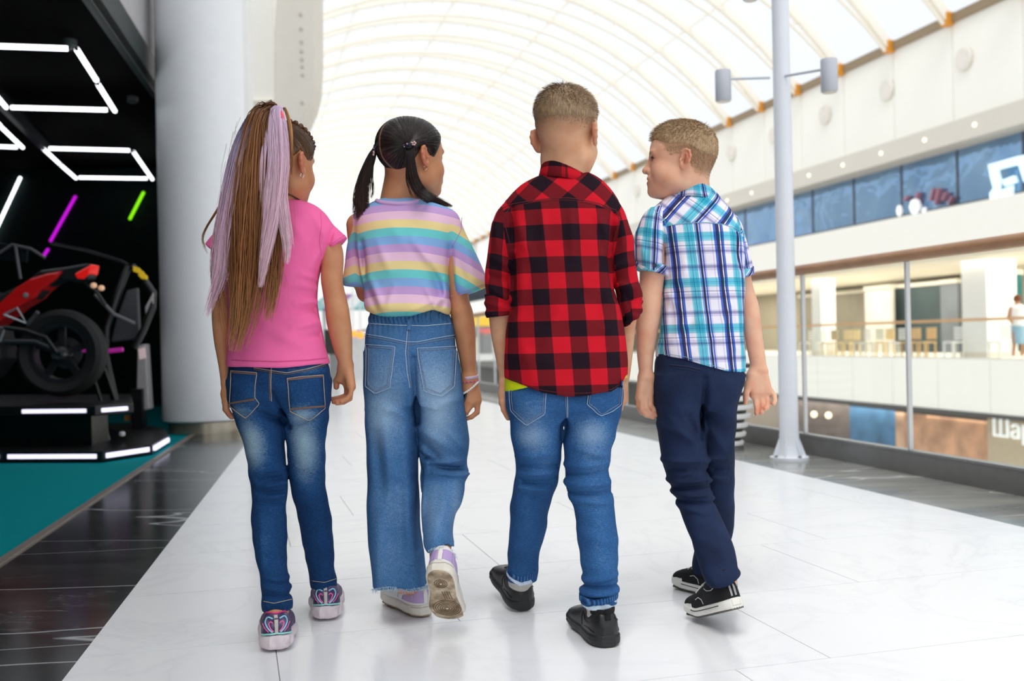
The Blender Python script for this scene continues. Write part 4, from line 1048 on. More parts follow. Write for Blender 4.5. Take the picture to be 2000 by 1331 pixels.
# ------------------------------------------------------------------ clothing and shoe kit
def hem_cut(pts, D, above=True):
    """half-space above (or below) a traced line; pts [(px,py)] left to right"""
    q = np.array([W(x, y, D) for x, y in pts]); o = np.argsort(q[:, 0]); xs, zs = q[o, 0], q[o, 2]
    return lambda P: (np.interp(P[:, 0], xs, zs)-P[:, 2])*(1 if above else -1)
def line_cut(x0, y0, x1, y1, D, keep):
    """keep the side of a traced line on which pixel keep lies"""
    a = W(x0, y0, D)[[0, 2]]; b = W(x1, y1, D)[[0, 2]]; n = np.array([-(b-a)[1], (b-a)[0]]); n /= np.linalg.norm(n)
    if (W(keep[0], keep[1], D)[[0, 2]]-a)@n > 0: n = -n
    return lambda P: (P[:, [0, 2]]-a)@n
def gauss_attr(base, D, blobs):
    """blobs (px,py,rx,ry,amp)"""
    B = []
    for x, y, rx, ry, a in blobs:
        c = W(x, y, D); B.append((c[0], c[2], rx*D/F, ry*D/F, a))
    def f(V):
        w = np.full(len(V), float(base))
        for x, z, rx, rz, a in B: w += a*np.exp(-((V[:, 0]-x)/rx)**2-((V[:, 2]-z)/rz)**2)
        return w
    return f
def rough_d(c, P): return np.sqrt(((P-c)**2).sum(1))
def ring_mesh(field, D, pts, name, mat, parent, r, n=40): pass
def torus_pts(c, ax_u, ax_v, ru, rv, n=36):
    a = np.linspace(0, 2*np.pi, n+1); return [np.array(c)+np.array(ax_u)*ru*math.cos(t)+np.array(ax_v)*rv*math.sin(t) for t in a]
def closed_tube(pts, r, n=8):
    mb = MB(); mb.tube(pts, r, n, cap=False); return mb
# ---- shoes, built lying along +y (heel at 0) and then set down
class LoftY(Prim):
    def __init__(s, rows, n=2.0):
        s.l = Loft([(r[0], r[1], r[2], r[3], r[4]) for r in rows], n)
        lo, hi = s.l.lo, s.l.hi
        Prim.__init__(s, lambda P: s.l.ev(P[:, [0, 2, 1]]), lo[[0, 2, 1]], hi[[0, 2, 1]])
def trace_dir(field, O, dr, dist=.2, n=28):
    O = np.asarray(O, float); dr = np.asarray(dr, float); ds = np.linspace(0, dist, n)
    v = field((O[None]+dr[None]*ds[:, None, None]).reshape(-1, 3)).reshape(n, -1); neg = v < 0
    i = np.argmax(neg, 0); miss = ~neg.any(0); i = np.clip(i, 1, n-1); j = np.arange(len(O))
    va, vb = v[i-1, j], v[i, j]; hit = ds[i-1]+(ds[i]-ds[i-1])*np.clip(va/(va-vb+1e-12), 0, 1)
    if miss.any(): hit[miss] = np.median(hit[~miss]) if (~miss).any() else dist/2
    for _ in range(4): hit = hit+np.where(miss, 0, field(O+dr*hit[:, None]))*.9
    P = O+dr*hit[:, None]
    return P, field.grad(P)
class Shoe:
    def __init__(s, parent, P0, yaw, pitch=0, roll=0, L=.215, ball=.041, heel=.031, st=.03, hh=.085, vamp=.062, name='shoe', bend=0, mirror=1):
        s.par = empty(name, P0) ; s.par.parent = parent; s.par.location = Vector(map(float, P0))-parent_world(parent)
        s.R = rot_m(yaw, pitch, roll); s.P0 = np.array(P0, float); s.L = L; s.bend = bend; s.mir = mirror
        k = L/.215
        ow = [(0.0, .35), (.012, .74), (.03, .95), (.055, 1.0), (.085, .98), (.11, 1.05), (.14, 1.25), (.165, 1.30), (.185, 1.2), (.203, .86), (.213, .42), (.215, .2)]
        cx = lambda y: mirror*(.006*math.sin(min(max((y-.08)/.135, 0), 1)*math.pi))*k
        wid = lambda w, y: heel*min(w, 1.0) if y < .09 else heel+(ball-heel)*(w-1.0)/.3 if w > 1 else ball*w
        s.w = [(y*k, cx(y), wid(w, y)) for y, w in ow]
        s.st = st; s.hh = hh; s.vamp = vamp
        so = Field(); so.u(LoftY([(y, c, st*.5+(.012*((y/L-.8)/.2)**2 if y > .8*L else 0), w_+.0045, st*.5) for y, c, w_ in s.w], 4.5), k=.002)
        s.sole = so
        top = [(0.0, .35), (.012, .9), (.03, 1.0), (.055, .97), (.08, .93), (.10, .95), (.12, .86), (.15, .64), (.18, .48), (.2, .36), (.212, .2), (.215, .12)]
        up = Field(); rows = []
        for (y, c, w_), (_, h_) in zip(s.w, top): rows.append((y+.001, c, st-.004, max(w_*1.0, .004), max((hh-st)*h_+.004, .004)))
        # section tops follow the top list by position
        ys = np.array([r[0] for r in rows]); th = np.interp(ys, np.array([a*k for a, _ in top]), [b for _, b in top])
        rows = [(r[0], r[1], st-.004, r[3], max((hh-st)*t_+.004, .004)) for r, t_ in zip(rows, th)]
        up.u(LoftY(rows, 2.7), k=.002); up.cut(lambda P: st-.006-P[:, 2], .002)
        s.up = up
    def opening(s, y=.052, rx=.026, ry=.040, rz=.045, dz=.012, k=.004):
        s.up.sub(ell((0, y, s.hh+dz), (rx, ry, rz)), k=k); return s
    def xf(s, V):
        V = np.array(V, float)
        if s.bend:                                    # toes bend up behind the ball
            y0 = .64*s.L; dy = np.maximum(V[:, 1]-y0, 0); a = s.bend*np.clip(dy/.03, 0, 1)
            z = V[:, 2]; V = V.copy(); V[:, 2] = z*np.cos(a)+dy*np.sin(a); V[:, 1] = np.where(dy > 0, y0+dy*np.cos(a)-z*np.sin(a), V[:, 1])
        return s.P0+V@s.R.T
    def obj(s, name, field, h, mat, at_=None, parent=None):
        V, Q = field.mesh(h); me = mesh_np(name, s.xf(V), Q)
        if at_:
            for k_, fn in at_.items(): attr(me, k_, fn(V))
        return put(name, me, mat, parent or s.par)
    def tube(s, name, pts, r, mat, n=6, parent=None):
        mb = MB(); mb.tube(s.xf(np.array(pts)), r, n); return mb.build(name, mat, parent or s.par, smooth=True)
    def from_back(s, pts, field=None, lift=.001, step=.002, ang=0):
        """(x,z) line seen from behind the heel -> points on the surface"""
        pts = np.array(pts, float); sg = np.linalg.norm(np.diff(pts, axis=0), axis=1); Lc = np.concatenate([[0], np.cumsum(sg)]); n = max(3, int(Lc[-1]/step)); q = np.linspace(0, Lc[-1], n)
        x = np.interp(q, Lc, pts[:, 0]); z = np.interp(q, Lc, pts[:, 1]); dr = np.array([math.sin(ang), math.cos(ang), 0])
        O = np.stack([x, np.full(n, 0.), z], 1)-dr*.06
        P, N = trace_dir(field or s.up, O, np.tile(dr, (n, 1)), .16); return P+N*lift
    def from_side(s, pts, side, field=None, lift=.001, step=.002):
        """(y,z) line seen from one side"""
        pts = np.array(pts, float); sg = np.linalg.norm(np.diff(pts, axis=0), axis=1); Lc = np.concatenate([[0], np.cumsum(sg)]); n = max(3, int(Lc[-1]/step)); q = np.linspace(0, Lc[-1], n)
        O = np.stack([np.full(n, side*.08), np.interp(q, Lc, pts[:, 0]), np.interp(q, Lc, pts[:, 1])], 1)
        P, N = trace_dir(field or s.up, O, np.tile([-side, 0, 0], (n, 1)), .1); return P+N*lift
    def panel_back(s, name, rows, mat, field=None, lift=.0012, nu=9, ang=0, parent=None, side=None):
        """thin panel on the heel (or a side): rows (z, xl, xr)"""
        rows = np.array(rows, float); k = np.linspace(0, len(rows)-1, (len(rows)-1)*4+1)
        rows = np.stack([np.interp(k, np.arange(len(rows)), rows[:, i]) for i in range(3)], 1); u = np.linspace(0, 1, nu)
        X = (rows[:, 1, None]+(rows[:, 2]-rows[:, 1])[:, None]*u).ravel(); Z = np.repeat(rows[:, 0], nu)
        if side is None:
            dr = np.array([math.sin(ang), math.cos(ang), 0]); O = np.stack([X, 0*X, Z], 1)-dr*.06
            P, N = trace_dir(field or s.up, O, np.tile(dr, (len(X), 1)), .16)
        else:
            O = np.stack([np.full(len(X), side*.08), X, Z], 1); P, N = trace_dir(field or s.up, O, np.tile([-side, 0, 0], (len(X), 1)), .1)
        nr = len(rows); V = np.concatenate([P+N*lift, P-N*.002]); g = lambda i, j: i*nu+j; Q = []
        for i in range(nr-1):
            for j in range(nu-1): Q.append((g(i, j), g(i+1, j), g(i+1, j+1), g(i, j+1)))
        n = nr*nu; ring = [g(0, j) for j in range(nu)]+[g(i, nu-1) for i in range(1, nr)]+[g(nr-1, j) for j in range(nu-2, -1, -1)]+[g(i, 0) for i in range(nr-2, 0, -1)]
        for a, b in zip(ring, ring[1:]+ring[:1]): Q.append((a, b, b+n, a+n))
        return put(name, mesh_np(name, s.xf(V), Q), mat, parent or s.par)
def mat_haircap(name, dark, light, rough=.4):
    t = NT(name)
    cb = t.n('ShaderNodeCombineXYZ'); t.l(t.attr('ha'), cb.inputs[0]); t.l(t.math('MULTIPLY', t.attr('hr'), .35), cb.inputs[1])
    n1 = t.noise(cb.outputs[0], 26, 3, .6); n2 = t.noise(cb.outputs[0], 90, 2)
    f = t.math('ADD', t.math('MULTIPLY', n1, .65), t.math('MULTIPLY', n2, .35))
    c = t.ramp(f, [(.32, lin(dark)), (.68, lin(light))])
    c = t.mix(t.attr('part'), c, lin((172, 130, 104)))
    t.col(c); t.p.inputs['Roughness'].default_value = rough; t.p.inputs['Specular IOR Level'].default_value = .45
    t.bump(f, .5, .002); return t.m
def cap_attrs(C, R, bases, part=None):
    """combing direction towards the hair tie(s): bases in the head's frame"""
    C = np.array(C)
    def pick(V):
        q = (V-C)@R
        if len(bases) == 1: return q, np.array(bases[0])[None].repeat(len(q), 0)
        return q, np.where(q[:, :1] > 0, np.array(bases[1])[None], np.array(bases[0])[None])
    def ha(V):
        q, b = pick(V); n = b/np.linalg.norm(b, axis=1)[:, None]; e1 = np.cross(n, np.array([.2, .1, 1.])); e1 /= np.linalg.norm(e1, axis=1)[:, None]; e2 = np.cross(n, e1)
        d = q-b; return np.arctan2((d*e2).sum(1), (d*e1).sum(1))
    def hr(V): q, b = pick(V); return np.linalg.norm(q-b, axis=1)*8
    return {'ha': ha, 'hr': hr, 'part': part or (lambda V: np.zeros(len(V)))}
def hairline_cut(C, R, ys, zs, k=1.0):
    C = np.array(C)
    def f(P):
        q = ((P-C)@R)/k; return (np.interp(q[:, 1], ys, zs)-q[:, 2])*k
    return f
def hair_obj(name, parts, mat, parent):
    V, Q, t, i = join_np(parts); me = mesh_np(name, V, Q); attr(me, 't', t); attr(me, 'sid', i); return put(name, me, mat, parent)
def gpts(D, rows): return [W(x, y, D+dz) for x, y, dz in rows]
def taper_edge(C, R, ys, zs, k=1.0, band=.03, amt=.010):
    """thin a hair shell out towards its hairline"""
    C = np.array(C)
    def f(P, d):
        q = ((P-C)@R)/k; w = np.clip(1-(q[:, 2]-np.interp(q[:, 1], ys, zs))/band, 0, 1); return amt*w*w
    return f
def short_hair(field, C, R, n, rng, region, length, lean, rad, k=1.0, jit=.35, nrm=.6):
    """short strands growing out of a surface: region(q)->keep mask/prob, length(q) metres, lean(q)->direction in the head's frame"""
    C = np.array(C); v = rng.normal(size=(int(n*(2 if nrm > .3 else 6)), 3)); v /= np.linalg.norm(v, axis=1)[:, None]
    O = C+R@np.array([0, -.01, .03])*k+(v@R.T)*.2
    P, N = trace_dir(field, O, -(v@R.T), .16, 22)
    q = ((P-C)@R)/k; keep = rng.uniform(size=len(q)) < region(q); P, N, q = P[keep][:n], N[keep][:n], q[keep][:n]
    ln = length(q)*rng.uniform(.7, 1.15, len(q)); d = lean(q)@R.T+N*nrm+rng.normal(size=P.shape)*jit; d /= np.linalg.norm(d, axis=1)[:, None]
    seg = 4 if nrm > .3 else 3; t = np.linspace(0, 1, seg)
    d2 = d-N*.35; pts = P[:, None]-N[:, None]*(.001 if nrm > .3 else -.0001)+d[:, None]*(ln[:, None]*t)[..., None]+(d2-d)[:, None]*(ln[:, None]*t*t)[..., None]*.5
    V, Q = tubes_np(pts, rad*(1-.7*t)[None].repeat(len(P), 0), 3)
    return V, Q, np.repeat(np.tile(t, len(P)), 3), np.repeat(np.repeat(rng.uniform(0, 1, len(P)), seg), 3)
def comb_strands(cap, C, R, bases, n, rng, rad, seg=9):
    """strands lying on a hair shell, combed towards the tie(s); bases in the head's frame"""
    C = np.array(C); v = rng.normal(size=(n*3, 3)); v /= np.linalg.norm(v, axis=1)[:, None]
    O = C+R@np.array([0, -.01, .03])+(v@R.T)*.2
    P, N = trace_dir(cap, O, -(v@R.T), .16, 30)
    ok = np.abs(cap(P)) < .002; P = P[ok][:n]; q = (P-C)@R
    B = np.array(bases); b = B[0][None].repeat(len(q), 0) if len(B) == 1 else np.where(q[:, :1] > 0, B[1][None], B[0][None])
    Bw = C+b@R.T; t = np.linspace(0, 1, seg); pts = P[:, None]+(Bw-P)[:, None]*t[None, :, None]
    c0 = C+R@np.array([0, -.012, .03]); flat_ = pts.reshape(-1, 3); rr = flat_-c0; r0 = np.linalg.norm(rr, axis=1)[:, None]
    flat_ = c0+rr/r0*np.maximum(r0, .085)
    for _ in range(5):
        d = cap(flat_); dr = flat_-c0; dr /= np.linalg.norm(dr, axis=1)[:, None]; flat_ = flat_-dr*np.clip(d-.0006, -.02, .02)[:, None]
    pts = flat_.reshape(len(P), seg, 3); w = .4+.6*np.sin(np.pi*np.clip(t, .1, .9))
    V, Q = tubes_np(pts, rad*w[None].repeat(len(P), 0), 3)
    return V, Q, np.repeat(np.tile(t*.6, len(P)), 3), np.repeat(np.repeat(rng.uniform(0, 1, len(P)), seg), 3)
SKIN_TAN = mat_skin('skin_tan', (202, 144, 106), (188, 124, 86), (150, 118, 96))
SKIN_FAIR = mat_skin('skin_fair', (224, 174, 138), (208, 146, 110), (108, 84, 62))
SKIN_PINK = mat_skin('skin_pinkish', (232, 184, 154), (220, 158, 128), (150, 116, 84))
M_THREAD_TAN = plain('thread_tan', (196, 176, 150), .8); M_THREAD_LT = plain('thread_pale_blue', (168, 190, 210), .8); M_THREAD_BR = plain('thread_brown', (112, 84, 70), .8)
M_SILVER = plain('silver', (224, 222, 216), .25, .9)
# ------------------------------------------------------------------ girl in the pink T-shirt
def girl_pink():
    D = 2.66; rng = np.random.default_rng(3)
    who = empty('person', on_z(590, 1245), 'girl in pink T-shirt and dark blue jeans with long pink and brown ponytail, walking away', 'person')
    # --- shirt
    torso = PL(D, [(393, 512, 588, .005, .035), (400, 498, 606, .005, .048), (411, 470, 622, .005, .062), (427, 450, 634, .004, .075), (446, 441, 635, .002, .086), (470, 437, 631, 0, .093), (500, 438, 628, 0, .097), (530, 441, 625.5, 0, .096), (560, 444, 620.5, 0, .094), (590, 447, 618, 0, .091), (620, 448, 622, 0, .092), (650, 448, 628, 0, .096), (680, 447, 635, 0, .102), (705, 446, 641.5, 0, .109), (722, 445.5, 643.5, 0, .111)], 2.3)
    sh = Field(); sh.u(torso, k=.004)
    sR = cone(W(600, 433, D), W(664, 489, D), .042, .0395); sL = cone(W(474, 434, D), W(418, 500, D), .040, .037)
    sR = trim(sR, line_cut(681.5, 463, 630, 502.5, D, (600, 440))); sL = trim(sL, line_cut(404, 478, 446, 512, D, (500, 440)))
    sh.u(sR, sL, k=.03)
    sh.cut(hem_cut([(430, 712), (480, 715.5), (540, 717), (600, 714.5), (660, 709)], D), .002)
    neck_hole = ell(W(552, 372, D+.02), (.062, .058, .040)); sh.sub(neck_hole, k=.004)
    for f in [(624, 470, 604, 520, .0025, .008), (628, 520, 606, 545, -.003, .007), (622, 545, 585, 535, .0025, .007), (618, 560, 560, 556, .002, .008), (620, 585, 575, 592, .003, .008), (622, 600, 560, 612, -.0025, .008), (625, 625, 570, 640, .0025, .009), (632, 650, 590, 660, -.002, .008), (560, 420, 590, 470, .0018, .012), (520, 640, 600, 680, .0018, .014), (640, 440, 628, 490, -.004, .006), (600, 405, 632, 470, .0015, .008)]:
        sh.add(fold2(*f[:4], D-.1, f[4], f[5]))
    sh.add(ripple(.0012, 40, 30, 34, .4))
    hemz = hem_cut([(430, 712), (480, 715.5), (540, 717), (600, 714.5), (660, 709)], D)
    shirt = sdf_obj('shirt', sh, .0040, mat_cloth('pink_jersey', (243, 110, 168), .05), who)
    for off in (11, 12.5):
        stitch('hem_stitch', sh, [(452, 715-off), (480, 717-off), (540, 718.5-off), (600, 716-off), (638, 711.5-off)], D-.25, D+.1, plain('thread_pink', (214, 84, 142), .8), shirt, .0006, .0004)
    stitch('armhole_seam', sh, [(626, 414), (628, 440), (624, 470), (628, 500)], D-.25, D+.1, plain('thread_pink', (214, 84, 142), .8), shirt, .0008, .0002)
    stitch('sleeve_stitch', sh, [(674, 459), (655, 472), (637, 488)], D-.25, D+.1, plain('thread_pink', (214, 84, 142), .8), shirt, .0006, .0004)
    # --- jeans
    jl = PL(D, [(745, 449, 548, .0, .085), (780, 451, 553, -.004, .085), (817, 461, 557, -.002, .078), (840, 469, 556.5, 0, .072), (863, 475.6, 555.5, .003, .064), (886, 481.6, 556, .005, .06), (909, 486, 557.5, .008, .057), (932, 488.5, 560, .01, .055), (955, 492, 562, .008, .054), (978, 493.5, 559.5, .002, .052), (1001, 492, 557, -.006, .052), (1024, 492.6, 558.5, -.014, .052), (1047, 495, 560, -.022, .051), (1070, 497.7, 560.3, -.03, .049), (1093, 501.8, 559.5, -.038, .046), (1116, 506.5, 560.5, -.045, .044), (1138, 510, 563, -.052, .043), (1161, 512.5, 568, -.058, .044), (1178, 512.5, 571, -.06, .044), (1190, 513.5, 570.6, -.06, .043)], 2.1)
    jr = PL(D, [(745, 545, 643, .0, .085), (780, 548, 642.5, -.004, .085), (817, 553, 640.5, 0, .078), (840, 557, 638, .01, .072), (863, 559.5, 635.5, .02, .064), (886, 562, 634.8, .032, .06), (909, 564, 634, .044, .057), (932, 566, 634.5, .056, .055), (955, 568.5, 636.5, .068, .054), (978, 575, 640, .08, .052), (1001, 581.5, 644, .095, .051), (1024, 585.7, 648, .11, .050), (1047, 589, 650, .125, .048), (1070, 593.5, 651.2, .14, .046), (1093, 598.5, 652, .155, .044), (1116, 603.5, 654, .17, .042), (1132, 605.5, 657, .18, .042), (1147, 607, 657, .185, .042)], 2.1)
    pel = PL(D, [(690, 456, 630, 0, .086), (708, 452, 637, 0, .094), (720, 449.5, 641.5, 0, .099), (735, 447.8, 643, -.002, .103), (760, 449, 643, -.004, .102), (785, 455, 640, -.002, .092), (805, 470, 628, .004, .07)], 2.4)
    je = Field(); je.u(jl, jr, k=.003).u(pel, k=.02)
    je.cut(hem_cut([(500, 1187), (540, 1190), (580, 1184), (600, 1142), (633, 1149), (670, 1141)], D, True), .002) if False else None
    for f in [(489, 928, 560, 921, .003, .006), (491, 945, 563, 940, -.003, .006), (491, 957, 564, 951, .0045, .006), (493, 969, 556, 972, -.003, .005), (494, 982, 556, 975, .003, .005), (494, 996, 540, 990, -.002, .006), (570, 932, 633, 926, .003, .006), (568, 944, 634, 943, -.003, .005), (568, 954, 637, 957, .004, .006), (572, 966, 630, 972, -.003, .006), (578, 978, 640, 984, .003, .006), (583, 992, 640, 1000, -.002, .006), (513, 1150, 567, 1158, .003, .005), (512, 1165, 570, 1171, -.0025, .005), (509, 1130, 560, 1140, .002, .005), (606, 1112, 652, 1122, .003, .005), (606, 1126, 655, 1131, -.003, .005), (555, 838, 490, 800, -.004, .007), (560, 835, 630, 815, -.004, .007), (530, 770, 556, 840, -.006, .007), (470, 805, 520, 800, .0025, .008), (600, 822, 636, 812, .0025, .008), (500, 1010, 512, 1120, .0015, .008)]:
        je.add(fold2(*f[:4], D-.1, f[4], f[5]))
    je.add(ripple(.0012, 60, 40, 55, 1.1))
    fade = gauss_attr(.2, D, [(503, 865, 26, 48, .62), (600, 868, 26, 56, .62), (590, 925, 18, 25, .15), (520, 765, 40, 30, .06), (478, 800, 22, 14, .25), (602, 806, 22, 12, .25), (600, 722, 40, 6, .22), (530, 1060, 14, 60, .08), (620, 1060, 14, 60, .06)])
    DN = mat_denim('denim_dark_blue', (14, 34, 70), (30, 72, 120), (156, 184, 200))
    jeans = sdf_obj('jeans', je, .0037, DN, who, {'fade': fade})
    d0, d1 = D-.22, D+.1
    for rows, tip in (([(452.5, 725, 502.4, 729), (451.5, 755, 499, 755), (450, 784, 498, 776), (450, 793, 507, 788), (462, 803, 500, 797), (479, 816, 481, 816)], 0), ([(561, 739.5, 630, 733), (563, 760, 631, 755), (566, 795, 633.5, 790), (567, 803, 633.5, 798), (582, 811, 622, 808), (602, 820, 605, 820)], 1)):
        pk = patch('pocket', je, rows, d0, d1, .0006, DN, jeans, at_={'fade': lambda V: fade(V)+.04})
        e = [(r[0], r[1]) for r in rows]+[(r[2], r[3]) for r in rows[::-1]]+[(rows[0][0], rows[0][1])]
        stitch('stitch', je, e, d0, d1, M_THREAD_TAN, pk, .0008, .0026)
        b = rows[2]; stitch('band', je, [(b[0], b[1]+4), (b[2], b[3]+4)], d0, d1, M_THREAD_BR, pk, .003, .0012)
        b = rows[0]; stitch('band', je, [(b[0], b[1]+3), (b[2], b[3]+3)], d0, d1, M_THREAD_BR, pk, .0024, .0012)
    stitch('centre_seam', je, [(530.5, 718), (529, 745), (529.5, 784)], d0, d1, M_THREAD_TAN, jeans, .0008, .0014)
    stitch('centre_seam', je, [(527, 722), (526, 745), (527, 782)], d0, d1, M_THREAD_BR, jeans, .0012, .0006)
    for o in (0, 3.4): stitch('yoke_seam', je, [(496, 719+o), (531, 724.5+o), (560, 729+o), (600, 721+o), (636, 711.5+o)], d0, d1, M_THREAD_TAN if o == 0 else M_THREAD_BR, jeans, .0009, .001)
    stitch('hem_stitch', je, [(515, 1175), (535, 1179), (569, 1171.5)], d0, d1+.3, M_THREAD_TAN, jeans, .0007, .0008)
    stitch('hem_stitch', je, [(610, 1135), (634, 1138), (656, 1131)], d0, d1+.4, M_THREAD_TAN, jeans, .0007, .0008)
    # --- body
    C = W(550, 322, D); R = rot_m(-.5, -.04)
    bo = Field(); bo.ops += head_prims(C, R)
    bo.u(cone(W(548, 350, D+.012), W(546, 410, D+.012), .045, .052), k=.03)
    bo.u(torso.grow(-.028), k=.02)
    aR = PL(D, [(430, 600, 640, 0), (455, 613, 656, 0), (480, 622, 667, 0), (505, 626.5, 671, 0), (545, 627, 669.5, 0), (565, 629.5, 672, 0), (586, 633, 677.4, .004), (606, 635.6, 681.5, .006), (626, 637.5, 684.3, .008), (646.6, 641.7, 687, .012), (667, 647, 687.8, .016), (687, 653, 688, .02), (705, 659, 688, .024), (717, 663.5, 688, .026)], 2.0, .012, ratio=1.0)
    aL = PL(D, [(440, 430, 470, 0), (470, 416, 458, 0), (520, 413, 453, 0), (586, 414, 450, 0), (626, 414.5, 449, .004), (667, 418.5, 449, .008), (699, 424.3, 449, .012), (724, 428.5, 449, .014), (743, 431, 450, .014), (756, 433, 450, .014)], 2.0, .012, ratio=1.05)
    bo.u(aR, aL, k=.02)
    h_ = D+.026                                           # right hand
    bo.u(cone(W(680, 715, h_), W(686, 756, h_-.012), .0135, .0125), cone(W(672, 717, h_), W(679, 754, h_+.014), .0140, .0115), cone(W(668, 722, h_+.006), W(664, 742, h_+.012), .0125, .0115), k=.012)
    for pts, r0, r1 in (([(678, 752, .016), (677, 773, .022), (662, 778, .022), (648.5, 780, .02)], .0082, .0062), ([(683, 756, .004), (681, 777, .006), (667, 783, .006), (652, 785.5, .004)], .0084, .0064), ([(686, 757, -.008), (683, 779, -.008), (671, 786, -.009), (658, 788, -.01)], .0080, .0062), ([(686.5, 754, -.019), (685, 771, -.022), (677, 780, -.023), (667, 785, -.024)], .0070, .0055), ([(664, 733, .012), (657.5, 744, .016), (657, 756.5, .018)], .0100, .0075)):
        finger(bo, [W(x, y, h_+z) for x, y, z in pts], r0, r1)
    h_ = D+.014                                           # left hand
    bo.u(cone(W(441, 752, h_-.012), W(441, 786, h_-.02), .0115, .011), cone(W(441.5, 752, h_+.012), W(441, 786, h_+.024), .0115, .0105), cone(W(441, 770, h_-.016), W(441, 770, h_+.022), .011, .011), k=.012)
    for z, dx in ((-.026, 1.0), (-.008, 1.5), (.010, .5), (.028, -1)):
        finger(bo, [W(441+dx, 784, h_+z), W(441+dx, 800, h_+z), W(448+dx, 810, h_+z*.9), W(453+dx, 815.5, h_+z*.8)], .0082, .006)
    finger(bo, [W(443, 760, h_+.02), W(447, 778, h_+.045), W(449, 792, h_+.05)], .0095, .0072)
    for lg, (x, y) in ((jl, (0, 0)), (jr, (0, 0))): bo.u(lg.grow(-.024), k=.01)
    fL = on_z(541, 1277); fR = on_z(637, 1216)
    bo.u(cone(W(541, 1185, D-.06), fL+rot_m(.25)@np.array([0, .052, .075]), .033, .028), cone(W(632, 1142, D+.185), fR+rot_m(.14)@np.array([0, .052, .075]), .032, .028), k=.01)
    red, dark = head_paint(C, R)
    knuck = gauss_attr(0, D, [(655, 757, 8, 8, .5), (650, 784, 9, 7, .5), (660, 786, 9, 6, .4), (680, 780, 8, 8, .2), (448, 808, 9, 9, .45)])
    sdf_obj('body', bo, .0033, SKIN_TAN, who, {'red': lambda V: np.clip(red(V)+knuck(V), 0, 1), 'dark': dark, 'fade': lambda V: np.zeros(len(V))})
    # --- hair
    cap = Field(); T = lambda x, y, z: C+R@np.array([x, y, z])
    cap.u(ell(T(0, -.014, .034), (.0785, .094, .083), R), k=.01).u(ell(T(0, .02, .03), (.0705, .0715, .0725), R), k=.03)
    HL = ([-.11, -.08, -.045, -.012, .02, .04, .06, .09], [-.050, -.036, -.006, .026, .004, .006, .04, .07]); cap.cut(hairline_cut(C, R, *HL), .003); cap.add(taper_edge(C, R, *HL, band=.016, amt=.007))
    base = (-.012, -.062, .092)
    hc = mat_haircap('hair_brown_combed', (48, 32, 22), (122, 88, 60))
    hair = sdf_obj('hair', cap, .0035, hc, who, cap_attrs(C, R, [base]))
    bp = [(546, 236, -.055), (530, 208, -.085)]
    hair_obj('combed_strands', [comb_strands(cap, C, R, [base], 1000, rng, .0007)], mat_hair('hair_brown_dark', [(0, (84, 58, 38)), (1, (110, 78, 52))], jitter=.9), hair)
    brown = mat_hair('hair_brown', [(0, (116, 74, 44)), (.35, (148, 98, 60)), (.7, (142, 90, 52)), (1, (188, 132, 84))], jitter=.9)
    pinkA = mat_hair('hair_pink_navy_roots', [(0, (52, 50, 84)), (.18, (78, 78, 112)), (.34, (180, 162, 190)), (.55, (214, 178, 200)), (1, (236, 194, 208))], .6, jitter=.35)  # navy roots turning pink towards the tips
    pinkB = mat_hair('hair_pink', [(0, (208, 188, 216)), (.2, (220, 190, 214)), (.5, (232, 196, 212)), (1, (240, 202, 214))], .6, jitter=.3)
    gold = mat_hair('hair_golden', [(0, (126, 86, 50)), (.5, (190, 136, 84)), (1, (150, 104, 66))], jitter=.6)
    px = lambda v: np.array(v)*D/F
    def lock(rows, w, n, rad, **kw): return strands(gpts(D, rows), px(w), n, rad, rng, **kw)
    B = [lock([(546, 238, -.06), (528, 209, -.09), (506, 236, -.125), (498, 320, -.15), (492, 420, -.155), (488, 520, -.15), (480, 610, -.145), (462, 690, -.135)], [8, 16, 26, 42, 50, 46, 32, 12], 620, .0013, len_var=.32, wob=.012),
         lock([(540, 238, -.06), (518, 210, -.085), (492, 250, -.11), (468, 330, -.125), (446, 420, -.13), (432, 520, -.13), (440, 610, -.13), (452, 680, -.13)], [6, 10, 14, 18, 20, 20, 18, 6], 230, .0012, len_var=.3, wob=.012),
         lock([(548, 260, -.09), (540, 330, -.14), (542, 410, -.15), (541, 480, -.15), (534, 560, -.15), (520, 640, -.145)], [8, 14, 17, 17, 13, 5], 240, .0012, len_var=.3, wob=.012),
         lock([(470, 292, -.115), (453, 340, -.12), (433, 396, -.12), (398, 456, -.12), (401, 486, -.12), (417, 510, -.12)], [1.5, 2, 2, 1.5, 1.2, .8], 14, .0009, wob=.004, len_var=.1)]
    for i in range(46):                                    # loose single hairs
        x0 = rng.uniform(440, 560); y0 = rng.uniform(215, 500); sd = -1 if x0 < 500 else 1
        B.append(lock([(x0, y0, -.15), (x0+sd*rng.uniform(2, 14), y0+50, -.16), (x0+sd*rng.uniform(0, 26), y0+110, -.16), (x0+sd*rng.uniform(-10, 30), y0+rng.uniform(150, 200), -.15)], [.5, .5, .5, .5], 1, .00035, wob=.02))
    hair_obj('ponytail', B, brown, hair)
    A = [lock([(540, 238, -.065), (516, 209, -.095), (489, 242, -.13), (470, 300, -.15), (455, 380, -.155), (442, 460, -.155), (432, 540, -.15), (402, 622, -.14)], [4, 8, 13, 19, 24, 22, 15, 1.5], 430, .0012, len_var=.3, wob=.01),
         lock([(520, 215, -.1), (482, 270, -.14), (458, 350, -.155), (436, 440, -.155), (424, 520, -.15), (420, 590, -.14)], [4, 8, 14, 16, 14, 5], 170, .0012, len_var=.25, wob=.01)]
    hair_obj('lock_of_pink_hair', A, pinkA, hair)
